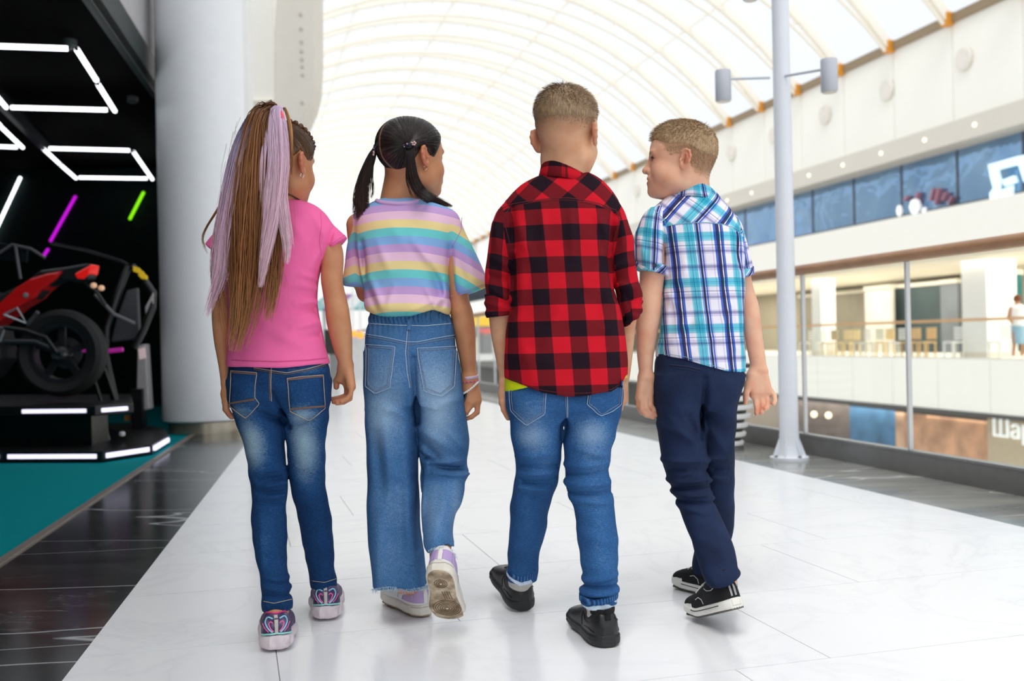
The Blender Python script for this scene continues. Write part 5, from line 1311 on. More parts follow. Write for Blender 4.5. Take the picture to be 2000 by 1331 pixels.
    P_ = [lock([(550, 234, -.07), (541, 207, -.105), (539, 244, -.14), (541, 310, -.165), (537, 370, -.17), (530, 430, -.175), (516, 500, -.175), (508, 562, -.17)], [6, 10, 17, 21, 21, 15, 11, 1.5], 480, .0011, len_var=.22, wob=.006),
          lock([(551, 235, -.07), (545, 208, -.105), (552, 250, -.14), (553, 320, -.165), (548, 380, -.172), (554, 430, -.175), (562, 480, -.175), (559, 517, -.17)], [4, 5, 9, 12, 12, 11, 8, 1.2], 260, .0011, len_var=.18, wob=.006),
          lock([(530, 230, -.12), (514, 300, -.165), (512, 370, -.17), (518, 440, -.172), (512, 520, -.17)], [4, 7, 8, 9, 3], 90, .0011, len_var=.3, wob=.006)]
    hair_obj('lock_of_pink_hair', P_, pinkB, hair)
    hair_obj('golden_strand', [lock([(548, 236, -.06), (555, 211, -.08), (566, 245, -.11), (569, 295, -.12), (568, 345, -.11)], [2.5, 3.5, 4.5, 4, 1], 70, .001, len_var=.2, wob=.003)], gold, hair)
    MB().tube([W(547.5, 212, D-.1), W(550, 220, D-.125), W(552, 230, D-.135), W(553, 236, D-.135)], [.002, .0045, .004, .0015], 8).build('hair_tie', plain('coral_tie', (240, 96, 106), .6), hair, smooth=True)
    br = MB()
    bpts = [(566, 236), (577, 239), (587, 245), (595, 252), (601, 260), (606, 268), (610, 277)]
    for i, (x, y) in enumerate(bpts):
        c = W(x, y+2, D-.03+.012*i); br.lathe([(0, -.009), (.006, -.006), (.008, 0), (.006, .006), (0, .009)], c, 10, R@rot_m(.5, .4*(1 if i % 2 else -1), .8))
    br.build('braid', brown, hair, smooth=True)
    for i, (x, y) in enumerate(((611, 279), (613.5, 286), (612, 291))):
        MB().lathe([(0, -.005), (.0045, -.003), (.006, 0), (.0045, .003), (0, .005)], W(x, y, D+.03), 10).build('hair_bead', plain('bead_plum', (48, 26, 58), .35), hair, smooth=True)
    for a in (0,):
        closed_tube(torus_pts(W(590, 343, D-.05), (1, 0, 0), (0, .25, .97), .0048, .0062, 20), .0009, 6).build('earring', M_SILVER, who, smooth=True)
    ck = [W(x, y, 2.0) for x, y in ()]
    P, N = trace(bo, np.linspace(545, 588, 26), np.interp(np.linspace(545, 588, 26), [545, 558, 570, 580, 590], [373, 377.5, 382, 388, 395]), D-.2, D+.1)
    ch = empty('choker', P[0]); ch.parent = who; ch.location = Vector(P[0])-parent_world(who)
    for k_ in range(2):
        q = P+N*.0015+np.stack([0*P[:, 0], 0*P[:, 0], .0028*np.sin(np.arange(len(P))*1.6+k_*np.pi)], 1)
        MB().tube(q, .0009, 6).build('strand', plain('choker_black', (22, 20, 22), .4), ch, smooth=True)
    # --- shoes
    so_m = NT('sole_lilac_white'); vv = so_m.coord(); n1 = so_m.noise(vv, 26, 4); n2 = so_m.noise(vv, 9, 3)
    so_m.col(so_m.mix(so_m.ramp(n1, [(.55, 0.0), (.72, .6)]), so_m.mix(n2, lin((226, 214, 218)), lin((212, 200, 206))), lin((150, 128, 132)))); so_m.p.inputs['Roughness'].default_value = .5
    for P0, yaw, mir, pit in ((on_z(541, 1277), .25, 1, -.05), (on_z(637, 1216), .14, -1, -.03)):
        s = Shoe(who, P0+np.array([0, 0, .004]), yaw, pit, 0, .222, .046, .038, .041, .100, .07, mirror=mir).opening(.056, .029, .046, .05, .012)
        for z_, a_ in ((.012, .003), (.027, -.003)):
            s.sole.add(lambda P, d, z_=z_: .0022*np.sin(P[:, 0]*230+P[:, 1]*170+z_*300)*np.exp(-((P[:, 2]-.02)/.012)**2))
        s.sole.add(lambda P, d: np.where(P[:, 2] < .012, np.maximum(0, .012-P[:, 2])*.55, 0))
        s.obj('sole', s.sole, .0028, so_m.m)
        um = NT('upper_plum'); v = um.coord(); a_ = um.noise(v, 60, 3)
        MATS.setdefault('um', um.m); um.col(um.ramp(a_, [(.3, lin((48, 34, 74))), (.55, lin((84, 62, 104))), (.75, lin((120, 120, 140)))])); um.p.inputs['Roughness'].default_value = .6
        up = s.obj('upper', s.up, .0026, um.m)
        li = Field(); li.u(s.up.ops[0][1], k=.002); li.sub(ell((0, .056, s.hh+.012), (.0245, .0415, .0475)), k=.003); li.cut(lambda P: np.abs(rough_d(np.array([0, .056, s.hh+.012]), P*1.0)-.047)-.02, 0)
        lin_f = Field(); lin_f.u(ell((0, .056, s.hh+.012), (.0297, .0468, .0507)), k=.002).sub(ell((0, .056, s.hh+.012), (.0255, .0425, .052)), k=.002); lin_f.cut(lambda P: P[:, 2]-(s.hh-.003-.05*np.clip((P[:, 1]-.06), 0, 1)), .003); lin_f.cut(lambda P: s.up.ops[0][1].f(P)-.002, .002)
        s.obj('lining', lin_f, .0024, plain('lining_magenta', (222, 56, 128), .8))
        mint = plain('mint_rubber', (150, 216, 208), .5); sky_ = plain('heart_blue', (142, 210, 234), .5); pk_ = plain('heart_pink', (236, 112, 170), .5); gr_ = plain('heel_strip_grey', (186, 182, 176), .5)
        s.tube('mint_line', s.from_back([(-.036, .040), (-.024, .0435), (0, .046), (.024, .0435), (.036, .040)], lift=.001), .0024, mint)
        s.panel_back('heel_strip', [(.046, -.0042, .0042), (.06, -.0042, .0042), (.078, -.005, .0045), (.09, -.006, .003)], gr_, lift=.0022, nu=5)
        for r_, m_ in ((1.0, sky_), (.72, pk_)):
            for sg in (-1, 1):
                hp = [(sg*.010*r_, .049+.006*(1-r_)), (sg*.020*r_, .058), (sg*.0262*r_, .070), (sg*.0245*r_, .080*(.5+.5*r_)+.006*(1-r_)), (sg*.017*r_+sg*.002, .0855*(.55+.45*r_)), (sg*.0085, .0815*(.55+.45*r_))]
                s.tube('heart_line', s.from_back(crs(np.array(hp), 5), lift=.0008), .0019 if r_ == 1 else .0016, m_)
        for sg in (-1, 1): s.tube('side_line', s.from_back([(sg*.019, .049), (sg*.028, .058), (sg*.033, .068)], lift=.0006), .0013, pk_)
    return who
girl_pink()
# ------------------------------------------------------------------ girl in the striped T-shirt
def mat_stripes():
    t = NT('pastel_striped_jersey')
    z = t.math('MULTIPLY', t.attr('sv'), 1/.115); fr = t.math('FRACT', z)
    c = t.ramp(fr, [(0, lin((198, 160, 214))), (.19, lin((236, 196, 220))), (.395, lin((238, 216, 150))), (.6, lin((110, 208, 208))), (.8, lin((132, 178, 228)))], 'CONSTANT')
    v = t.coord(); n1 = t.noise(v, 12, 3); n2 = t.noise(v, 320, 2)
    c = t.mix(t.math('MULTIPLY', n1, .1), c, (.35, .3, .4)); t.col(c)
    t.p.inputs['Roughness'].default_value = .92; t.p.inputs['Specular IOR Level'].default_value = .12; t.bump(n2, .15, .0008); return t.m
def girl_stripe():
    D = 2.80; rng = np.random.default_rng(5)
    who = empty('person', on_z(815, 1200), 'girl in pastel striped T-shirt and wide frayed blue jeans with dark pigtails, one foot lifted', 'person')
    torso = PL(D, [(390, 738, 815, .006, .036), (397, 722, 845, .006, .05), (408, 705, 872, .005, .066), (425, 696, 886, .004, .082), (450, 694, 890, .002, .094), (480, 696, 889, 0, .1), (510, 701, 885, 0, .104), (540, 705, 881, 0, .106), (562, 711, 880, 0, .107), (580, 713, 879, -.002, .11), (596, 713, 879, -.006, .114), (608, 717, 879, -.008, .112), (616, 724, 878, -.006, .102), (621, 736, 874, 0, .09), (626, 750, 866, 0, .07)], 2.3)
    sR = cone(W(868, 438, D), W(917, 556, D), .046, .0515); sL = cone(W(712, 440, D+.02), W(696, 545, D+.02), .042, .038)
    sR = trim(sR, line_cut(952, 560.5, 874, 587, D, (880, 480))); sL = trim(sL, line_cut(664, 556, 722, 564, D, (700, 480)))
    sh = Field(); sh.u(torso, k=.004).u(sR, sL, k=.012)
    hem = [(700, 604), (722, 611), (737, 618), (769, 621), (801, 617), (827, 611), (848, 603), (862, 610), (880, 617)]
    sh.cut(hem_cut(hem, D-.1), .006)
    sh.sub(ell(W(775, 374, D+.018), (.058, .056, .034)), k=.004)
    for f in [(806, 470, 868, 545, .004, .012), (868, 545, 872, 600, .005, .010), (840, 520, 862, 590, -.004, .010), (720, 545, 745, 600, .004, .012), (738, 610, 715, 560, -.003, .01), (878, 480, 877, 580, -.007, .008), (701, 470, 707, 540, -.006, .008), (760, 430, 800, 500, .0015, .016), (735, 470, 760, 530, .002, .012), (850, 600, 862, 580, .004, .007), (800, 612, 850, 585, .003, .008), (905, 470, 925, 540, .0025, .012), (890, 500, 910, 560, -.002, .01), (830, 560, 850, 600, .003, .008), (770, 560, 755, 610, .0025, .010)]:
        sh.add(fold2(*f[:4], D-.11, f[4], f[5]))
    sh.add(ripple(.0016, 34, 26, 28, 2.0))
    zref = W(780, 394, D)[2]
    def sv(V):                                            # stripe position: level on the body, along the sleeve on the arms
        cx = W(790, 480, D)[0]; dx = V[:, 0]-cx
        v = zref-V[:, 2]-.75*dx*dx-.01*dx
        # stripes sag with the drape near the right hem, follow the slope of the sleeve
        arm = np.clip((V[:, 0]-W(878, 500, D)[0])/.012, 0, 1)*np.clip((W(878, 430, D)[2]-V[:, 2])/.03, 0, 1)
        armL = np.clip((W(704, 500, D)[0]-V[:, 0])/.012, 0, 1)*np.clip((W(704, 430, D)[2]-V[:, 2])/.03, 0, 1)
        return v+.1006-arm*.34*(dx-.125)+arm*.012+armL*(.012+.1*(dx+.13))
    MS = mat_stripes()
    shirt = sdf_obj('shirt', sh, .0040, MS, who, {'sv': sv})
    P, N = trace(sh, np.linspace(736, 816, 24), np.interp(np.linspace(736, 816, 24), [736, 745, 775, 800, 816], [393, 396.5, 399, 398, 394]), D-.25, D+.1)
    MB().tube(P+N*.0012, .0062, 8).build('neck_band', mat_cloth('lilac_rib', (206, 172, 218)), shirt, smooth=True)
    th = plain('thread_lilac', (178, 140, 190), .8)
    stitch('armhole_seam', sh, [(902, 425), (900, 450), (890, 470), (879, 490), (877, 520)], D-.25, D+.1, th, shirt, .0009, .0002)
    stitch('sleeve_stitch', sh, [(944, 556), (915, 566), (880, 579)], D-.25, D+.1, th, shirt, .0006, .0005)
    # --- wide jeans
    jl = PL(D, [(690, 714, 800, 0, .09), (744, 714, 806, -.004, .095), (792, 714.6, 811, -.004, .094), (831, 715.5, 814, 0, .09), (860, 716.5, 815.5, .004, .086), (888, 717, 816.5, .006, .084), (937, 717.5, 817, .006, .084), (961, 717.7, 818.5, .004, .084), (985, 718, 818.5, .002, .084), (1009, 718.6, 819, 0, .085), (1033, 719.5, 821, -.003, .086), (1057, 721, 823.5, -.006, .087), (1081, 723, 827.5, -.008, .088), (1105, 725.5, 831, -.01, .089), (1129, 728.5, 834, -.012, .09), (1150, 730.5, 836, -.012, .09), (1160, 731, 836.5, -.012, .09)], 2.4)
    jr = PL(D, [(690, 800, 891, 0, .09), (744, 806, 897, -.002, .095), (792, 811, 906, 0, .092), (816, 813, 911, .006, .09), (840, 814, 915, .014, .088), (860, 815, 917, .02, .086), (879, 817, 915, .026, .084), (898, 820, 911.5, .028, .08), (912, 822, 912, .022, .078), (922, 821, 915, .01, .08), (933, 820, 913, -.004, .08), (944, 819.5, 907.5, -.018, .078), (961, 818, 906, -.036, .076), (985, 817, 903, -.062, .074), (1009, 819.5, 895.5, -.088, .07), (1033, 823, 891, -.112, .066), (1057, 827, 890, -.134, .062), (1080, 832, 889, -.152, .058), (1100, 834, 888, -.166, .055)], 2.2)
    pel = PL(D, [(604, 728, 872, 0, .088), (621, 722, 879, 0, .093), (638, 718.5, 886, 0, .097), (658, 716, 889, -.002, .103), (696, 713.7, 891.7, -.008, .113), (730, 713.7, 896, -.01, .114), (760, 714, 899, -.008, .108), (790, 720, 900, 0, .095)], 2.4)
    je = Field(); je.u(jl, jr, k=.004).u(pel, k=.02)
    for f in [(818, 898, 850, 908, -.006, .008), (832, 908, 905, 905, .005, .008), (838, 916, 912, 926, -.008, .007), (845, 926, 914, 933, .006, .006), (815, 840, 880, 880, .004, .014), (822, 870, 860, 905, -.005, .01), (880, 850, 912, 890, .004, .01), (808, 700, 812, 830, -.010, .008), (730, 850, 745, 960, -.004, .016), (750, 800, 762, 1000, .004, .018), (790, 850, 800, 1100, .004, .016), (740, 1000, 735, 1150, .003, .014), (775, 950, 782, 1150, -.004, .016), (805, 1040, 818, 1150, .004, .012), (870, 960, 850, 1060, .004, .014), (890, 980, 884, 1060, -.003, .01), (835, 960, 830, 1040, -.003, .012), (760, 800, 800, 820, .003, .012), (850, 795, 895, 780, .003, .012), (818, 930, 816, 1080, -.006, .006)]:
        je.add(fold2(*f[:4], D-.1, f[4], f[5]))
    zt, zb = W(780, 634, D)[2], W(780, 606, D)[2]
    def gather(P, d):                                     # elastic waist
        w = np.clip((P[:, 2]-zt)/.004, 0, 1); x = P[:, 0]
        return w*(.0028*np.sin(x*560+1.5*np.sin(P[:, 2]*120))+.001*np.sin(x*930))+np.clip(1-np.abs(P[:, 2]-zt)/.05, 0, 1)*(1-w)*.0012*np.sin(x*420)
    je.add(gather); je.add(ripple(.0015, 36, 30, 26, .7))
    hemL = [(725, 1155), (760, 1150), (800, 1156), (820, 1152), (840, 1146)]
    fade = gauss_attr(.31, D, [(755, 810, 34, 50, .4), (858, 800, 34, 60, .42), (770, 740, 50, 50, .12), (860, 740, 40, 50, .12), (860, 990, 30, 60, .2), (770, 1030, 40, 120, .08), (812, 880, 12, 160, -.25), (860, 925, 40, 8, -.15), (895, 1000, 10, 60, .2), (722, 900, 8, 200, -.12)])  # wash fade, plus shade put into the colour of leg split and knee fold
    DN = mat_denim('denim_mid_blue', (34, 66, 106), (68, 112, 160), (170, 198, 222))
    Dj = D-.1
    def cutL(P):
        zl = hem_cut(hemL, D-.09)(P); zr = hem_cut([(815, 1074), (834, 1086), (850, 1072), (870, 1070), (890, 1090), (900, 1096)], D-.22)(P)
        xs = W(833, 1090, D-.1)[0]; near = (P[:, 1] < D-.06) & (P[:, 0] > W(822, 1050, D-.1)[0]) & (P[:, 2] > .18)
        return np.where(near, zr, zl)
    je.cut(cutL, 0)
    jeans = sdf_obj('jeans', je, .0037, DN, who, {'fade': fade})
    d0, d1 = D-.3, D+.1
    def X7(a, b): return 680+a/6.656, 600+b/6.656
    for poly in ([(235, 490, 612, 520), (245, 550, 608, 570), (243, 800, 575, 830), (235, 1030, 545, 1050), (290, 1075, 480, 1075), (352, 1122, 362, 1122)], [(900, 540, 1395, 515), (905, 595, 1393, 575), (935, 800, 1385, 790), (985, 1085, 1370, 1030), (1090, 1125, 1300, 1090), (1205, 1157, 1215, 1157)]):
        rows = [X7(p[0], p[1])+X7(p[2], p[3]) for p in poly]
        pk = patch('pocket', je, rows, d0, d1, .0008, DN, jeans, at_={'fade': lambda V: fade(V)+.06})
        for ins in (0, 4.5):
            cx, cy = np.mean([r[0]+r[2] for r in rows])/2, np.mean([r[1]+r[3] for r in rows])/2
            e = [(r[0], r[1]) for r in rows]+[(r[2], r[3]) for r in rows[::-1]]+[(rows[0][0], rows[0][1])]
            e = [(x+np.sign(cx-x)*ins*min(1, abs(cx-x)/10), y+np.sign(cy-y)*ins*min(1, abs(cy-y)/30)) for x, y in e]
            stitch('stitch', je, e, d0, d1, M_THREAD_LT if ins == 0 else plain('thread_steel', (120, 128, 150), .8), pk, .0009, .003)
    for o in (0, 4.6):
        stitch('yoke_seam', je, [X7(215, 350+o*6.6), X7(480, 395+o*6.6), X7(760, 455+o*6.6), X7(900, 455+o*6.6), X7(1150, 405+o*6.6), X7(1385, 365+o*6.6)], d0, d1, M_THREAD_LT if o == 0 else plain('thread_steel', (120, 128, 150), .8), jeans, .0010, .0008)
        stitch('centre_seam', je, [X7(770+o*6, 310), X7(745+o*6.6, 600), X7(765+o*6, 850), X7(800+o*3, 1050)], d0, d1, M_THREAD_LT if o == 0 else plain('thread_steel', (120, 128, 150), .8), jeans, .0010, .0012)
    stitch('waist_seam', je, [X7(280, 215), X7(600, 235), X7(1000, 245), X7(1330, 215)], d0, d1, M_THREAD_LT, jeans, .0012, .0008)
    patch('belt_loop', je, [X7(768, 150)+X7(826, 150), X7(766, 230)+X7(822, 230), X7(758, 305)+X7(812, 305)], d0, d1, .003, DN, jeans, nu=4, at_={'fade': lambda V: fade(V)+.1})
    # frayed hems
    fr = []
    for pts, dd in ((hemL, D-.1), ([(834, 1086), (842, 1076), (870, 1071), (884, 1084), (889, 1094)], D-.21)):
        pts = np.array(pts, float); n = 420
        xs = rng.uniform(pts[0, 0]+3, pts[-1, 0]-1, n); ys = np.interp(xs, pts[:, 0], pts[:, 1])
        Pf, Nf = trace(je, xs, ys-4, d0-.12, d1)
        P = Pf[:, None]+np.array([0, 0, -1.])*(np.linspace(0, 1, 4)[None]*rng.uniform(.002, .011, n)[:, None])[..., None]+(rng.normal(size=(n, 1, 3))*np.linspace(0, 1, 4)[None, :, None])*.004
        V, Q = tubes_np(P, np.full((n, 4), .00042), 3); fr.append((V, Q, np.zeros(len(V)), np.repeat(rng.uniform(0, 1, n), 12)))
    fro = hair_obj('frayed_threads', fr, mat_hair('thread_fray', [(0, (170, 196, 216)), (1, (214, 228, 236))], .9, jitter=.4), jeans)
    fro['kind'] = 'stuff'
    # --- body
    C = W(804, 310, D); R = rot_m(-.87, .02)
    bo = Field(); bo.ops += head_prims(C, R)
    bo.u(cone(W(784, 345, D+.012), W(776, 405, D+.014), .046, .052), k=.03)
    bo.u(torso.grow(-.028), k=.02)
    aR = PL(D, [(430, 850, 895, 0), (470, 862, 908, 0), (520, 868, 914, 0), (560, 873, 915, 0), (587, 876.5, 916.8, 0), (607, 878.5, 923, .002), (625, 881.8, 926, .004), (642, 884.5, 928, .006), (660, 888.8, 929, .008), (677, 892, 929.3, .012), (695, 895.8, 929.7, .016), (712, 899, 930, .02), (730, 903, 930.3, .024), (742, 905, 931, .024)], 2.0, .012, ratio=1.0)
    bo.u(aR, k=.02)
    aL = [W(700, 440, D+.02), W(706, 545, D+.03), W(716, 572, D+.05), W(735, 585, D+.2)]
    bo.u(cone(aL[0], aL[1], .034, .028), cone(aL[1], aL[2], .028, .026), cone(aL[2], aL[3], .025, .019), k=.012)
    h_ = D+.2; 
    bo.u(cone(aL[3], W(745, 588, D+.25), .018, .022), k=.01)
    for i in range(4): finger(bo, [W(742+4*i, 586, D+.25), W(746+4*i, 592, D+.28), W(746+4*i, 604, D+.285)], .007, .0055)
    finger(bo, [W(745, 580, D+.22), W(756, 576, D+.25), W(760, 580, D+.27)], .008, .006)
    h_ = D+.022                                           # right hand: fist round a phone, little finger loose
    bo.u(cone(W(911, 738, h_), W(908, 778, h_+.008), .0145, .0150), cone(W(923, 738, h_), W(932, 782, h_-.006), .0145, .0135), cone(W(916, 745, h_-.004), W(919, 784, h_-.01), .016, .0165), k=.014)
    for pts, r0, r1 in (([(908, 776, -.004), (901, 789, -.008), (903, 797, .012), (909, 796, .024)], .0095, .0078), ([(915, 783, -.014), (904, 800, -.014), (903, 806, .006), (910, 804, .02)], .0095, .0078), ([(924, 786, -.014), (912, 803, -.018), (905, 809, .002), (911, 808, .016)], .0090, .0072), ([(933, 788, -.008), (932, 806, -.012), (921, 815, -.012), (909.5, 819, -.008)], .0082, .0060), ([(905, 760, .012), (899, 776, .026), (902, 790, .032)], .0105, .008)):
        finger(bo, [W(x, y, h_+z) for x, y, z in pts], r0, r1, .006)
    bo.u(jl.grow(-.03), jr.grow(-.028), k=.01)
    P_l = on_z(832, 1207)
    bo.u(cone(W(790, 1140, D-.01), P_l+rot_m(.58)@np.array([0, .055, .075]), .030, .026), cone(W(861, 1060, D-.14), W(859, 1090, D-.17), .030, .027), k=.01)
    red, dark = head_paint(C, R); kn = gauss_attr(0, D, [(905, 818, 8, 5, .7), (904, 795, 8, 10, .3), (932, 800, 8, 8, .2)])
    sdf_obj('body', bo, .0033, SKIN_TAN, who, {'red': lambda V: np.clip(red(V)+kn(V), 0, 1), 'dark': dark, 'fade': lambda V: np.zeros(len(V))})
    # --- hair
    T = lambda x, y, z: C+R@np.array([x, y, z])
    cap = Field(); cap.u(ell(T(0, -.014, .034), (.0775, .0935, .082), R), k=.01).u(ell(T(0, .02, .03), (.0705, .0715, .0725), R), k=.03)
    HL = ([-.11, -.085, -.06, -.038, -.014, .012, .03, .045, .065, .09], [-.062, -.062, -.052, -.034, .026, -.004, -.010, .016, .046, .06]); cap.cut(hairline_cut(C, R, *HL), .003); cap.add(taper_edge(C, R, *HL, band=.016, amt=.007))
    bR, _ = trace(cap, [799], [279], D-.3, D+.1); bL = W(735, 291, D-.02)
    bases = [tuple((bL-C)@R), tuple((bR[0]-C)@R)]
    def part(V):
        q = (V-C)@R; x0 = .004*np.sin(q[:, 2]*40)+np.where(q[:, 2] < -.0, .012*np.clip(-q[:, 2]/.05, 0, 1), 0)
        return np.clip(1.6-np.abs(q[:, 0]-x0)/.0022, 0, 1)*(q[:, 1] < .03)
    hc = mat_haircap('hair_dark_combed', (16, 12, 12), (70, 56, 52), .32)
    hair = sdf_obj('hair', cap, .0030, hc, who, cap_attrs(C, R, bases, part))
    dk = mat_hair('hair_dark_brown', [(0, (30, 22, 22)), (.5, (46, 34, 30)), (1, (70, 48, 38))], .34, jitter=.9)
    hair_obj('combed_strands', [comb_strands(cap, C, R, bases, 1500, rng, .0006)], dk, hair)
    px = lambda v: np.array(v)*D/F
    def lock(rows, w, n, rad, **kw): return strands(gpts(D, rows), px(w), n, rad, rng, **kw)
    zb = float(bR[0][1]-D)
    A = [lock([(800, 280, zb+.01), (800, 290, zb-.02), (802, 320, zb-.025), (808, 350, zb-.02), (822, 375, zb-.01), (850, 393, .0), (884, 404, .005)], [6, 8, 10, 11.5, 12, 10, 2], 900, .0007, wob=.004, len_var=.18, seg=13),
         lock([(796, 292, zb-.02), (794, 330, zb-.02), (795, 360, zb-.02), (806, 388, zb-.02)], [1, 1.5, 1.5, 1], 14, .0009, wob=.004)]
    hair_obj('pigtail', A, dk, hair)
    B = [lock([(742, 290, -.02), (732, 293, -.03), (724, 312, -.035), (712, 345, -.04), (705, 385, -.04), (706, 420, -.04), (708, 438, -.04)], [5, 6, 10, 13, 17, 17, 9], 900, .0007, wob=.007, len_var=.24, seg=13),
         lock([(730, 300, -.03), (726, 340, -.035), (728, 375, -.035), (722, 400, -.035)], [2, 3, 4, 1], 20, .0009, wob=.006)]
    hair_obj('pigtail', B, dk, hair)
    nv = plain('scrunchie_navy', (22, 20, 46), .7); pk = plain('charm_rose', (232, 190, 186), .3, .4)
    for c, ax in ((W(800, 284, D+zb-.018), (1, 0, .2)), (W(733, 292, D-.03), (.25, 0, 1))):
        ax = np.array(ax)/np.linalg.norm(ax); e2 = np.array([0, 1., 0])
        sc = empty('scrunchie', c); sc.parent = hair; sc.location = Vector(c)-parent_world(hair)
        MB().tube([c+ax*.0125*math.cos(t)+e2*.0125*math.sin(t)+np.array([0, 0, .0015*math.sin(5*t)]) for t in np.linspace(0, 2*np.pi, 30)], .0052, 8, False).build('band', nv, sc, smooth=True)
        for k_ in range(9):
            t = k_*.7+.2; p = c+ax*.0165*math.cos(t)+e2*.0165*math.sin(t)+np.array([0, 0, rng.uniform(-.004, .004)])
            MB().lathe([(0, -.0022), (.0018, -.001), (.0022, 0), (.0018, .001), (0, .0022)], p, 8).build('bead', M_SILVER if k_ % 3 else pk, sc, smooth=True)
        for k_ in range(5):
            t = k_*2*np.pi/5; p = c+ax*(.013+.004*math.cos(t))*(1 if c[0] > 0-.3 else -1)+np.array([0, -.013, .004*math.sin(t)])
            MB().lathe([(0, -.003), (.0026, -.0015), (.003, 0), (.0026, .0015), (0, .003)], p, 8).build('petal', pk, sc, smooth=True)
    closed_tube(torus_pts(W(830, 328.5, D-.06), (1, 0, 0), (0, .25, .97), .0048, .0058, 20), .0010, 6).build('earring', plain('rose_gold', (236, 196, 160), .25, .8), who, smooth=True)
    # bracelets and phone
    def wrist_ring(name, c, tilt, ru, rv, r, mat, beads=0, roll=0):
        u = np.array([math.cos(tilt), 0, -math.sin(tilt)]); v = np.array([0, math.cos(roll), math.sin(roll)])
        pts = torus_pts(c, u, v, ru, rv, beads or 30)
        if not beads: return closed_tube(pts, r, 8).build(name, mat, who, smooth=True)
        e = empty(name, c); e.parent = who; e.location = Vector(c)-parent_world(who)
        for i, p in enumerate(pts[:-1]): MB().lathe([(0, -r), (r*.8, -r*.6), (r, 0), (r*.8, r*.6), (0, r)], p, 8).build('bead', mat[i % len(mat)] if isinstance(mat, list) else mat, e, smooth=True)
        return e
    cw = W(918, 738, D+.023)
    rb = MB(); pts = torus_pts(cw, (math.cos(.12), 0, math.sin(.12)), (0, 1, 0), .0245, .0245, 30)
    V = []; 
    for p in pts: V += [tuple(p+(0, 0, .0045)), tuple(p-(0, 0, .0045))]
    rb.add(V, [(2*i, 2*i+1, 2*i+3, 2*i+2) for i in range(30)]); o = rb.build('ribbon_bracelet', plain('ribbon_lilac', (206, 182, 204), .6), who, smooth=True); o.modifiers.new('s', 'SOLIDIFY').thickness = .001
    wrist_ring('beaded_bracelet', W(918, 744.5, D+.022), -.06, .0243, .0243, .0020, [plain('bead_pink', (226, 80, 140), .4), plain('bead_violet', (120, 84, 170), .4), plain('bead_rose', (240, 130, 150), .4)], 40, .1)
    wrist_ring('white_bead_bracelet', W(918, 757, D+.018), -.62, .0285, .0265, .0032, plain('bead_white', (240, 240, 244), .3), 30, .2)
    closed_tube(torus_pts(W(932.5, 733, D+.01), (.8, 0, .6), (0, 1, 0), .003, .004, 16), .0009, 6).build('white_ring', plain('bead_white', (240, 240, 244), .3), who, smooth=True)
    ph = MB(); ph.box((-.005, -.035, -.03), (.004, .035, .03), lambda x, y, z: W(904, 784, D+.035)+rot_m(.15, .1, .25)@np.array([x, y, z])); tag(ph.build('phone', plain('phone_black', (14, 14, 16), .2), None, W(904, 784, D+.035), bevel=.003), 'black phone held in the hand of the striped girl', 'phone')
    # --- shoes
    wl = plain('shoe_white_leather', (236, 234, 230), .45, var=.03, scale=20); lv = plain('shoe_lavender', (190, 164, 212), .5, var=.04, scale=20); ss = plain('shoe_sole_offwhite', (228, 222, 208), .55, var=.06, scale=30); tr = NT('sole_tread')
    v = tr.coord(); n = tr.noise(v, 40, 3); tr.col(tr.ramp(n, [(.3, lin((120, 96, 70))), (.7, lin((206, 188, 160)))])); tr.p.inputs['Roughness'].default_value = .6
    def sneaker(P0, yaw, pitch, roll, mir, bend):
        s = Shoe(who, P0, yaw, pitch, roll, .225, .043, .035, .032, .095, .066, mirror=mir, bend=bend).opening(.058, .027, .045, .05, .014)
        s.obj('sole', s.sole, .0028, ss)
        up = s.obj('upper', s.up, .0028, wl)
        for sg in (-1, 1):
            s.panel_back('heel_panel', [(.036, sg*.006, sg*.031), (.05, sg*.006, sg*.0315), (.062, sg*.006, sg*.030), (.070, sg*.0065, sg*.027)], lv, nu=8, parent=up)
            s.panel_back('side_panel', [(.036, .022, .075), (.05, .022, .068), (.066, .024, .06), (.074, .026, .05)], lv, nu=8, side=sg, parent=up)
            s.tube('seam', s.from_side([(.078, .036), (.066, .066), (.058, .08)], sg), .0009, plain('seam_grey', (170, 160, 160), .7), parent=up)
            s.tube('seam', s.from_side([(.11, .036), (.105, .06)], sg), .0009, plain('seam_grey', (170, 160, 160), .7), parent=up)
        s.panel_back('heel_strip', [(.034, -.006, .006), (.056, -.006, .006), (.079, -.006, .006)], wl, lift=.002, nu=5, parent=up)
        s.tube('sole_groove', s.from_back([(-.035, .024), (-.02, .024), (0, .024), (.02, .024), (.035, .024)], s.sole, .0), .0010, plain('seam_grey', (170, 160, 160), .7))
        # tread under the sole
        tf = Field(); tf.u(LoftY([(y, c, .0005, w_-.001, .0035) for y, c, w_ in s.w], 4.5), k=.001)
        tread = s.obj('tread', tf, .0028, tr.m)
        dk_ = plain('tread_brown', (112, 88, 62), .6)
        for cy, n_, sc in ((.052, 3, 1.0), (.162, 6, 1.15)):
            for i in range(n_):
                r_ = (.006+.0052*i)*sc
                pts = [(r_*math.cos(t), cy+r_*1.05*math.sin(t), -.0034) for t in np.linspace(0, 2*np.pi, 25)]
                w_at = lambda y: np.interp(y, [a for a, _, _ in s.w], [b for _, _, b in s.w])
                pts = [(np.clip(x, -w_at(y)+.006, w_at(y)-.006), y, z) for x, y, z in pts]
                s.tube('tread_ring', pts, .0011, dk_, 5, tread)
            s.tube('tread_dot', [(0, cy, -.003), (0, cy, -.0048)], .003, plain('tread_pale', (224, 210, 186), .6), 8, tread)
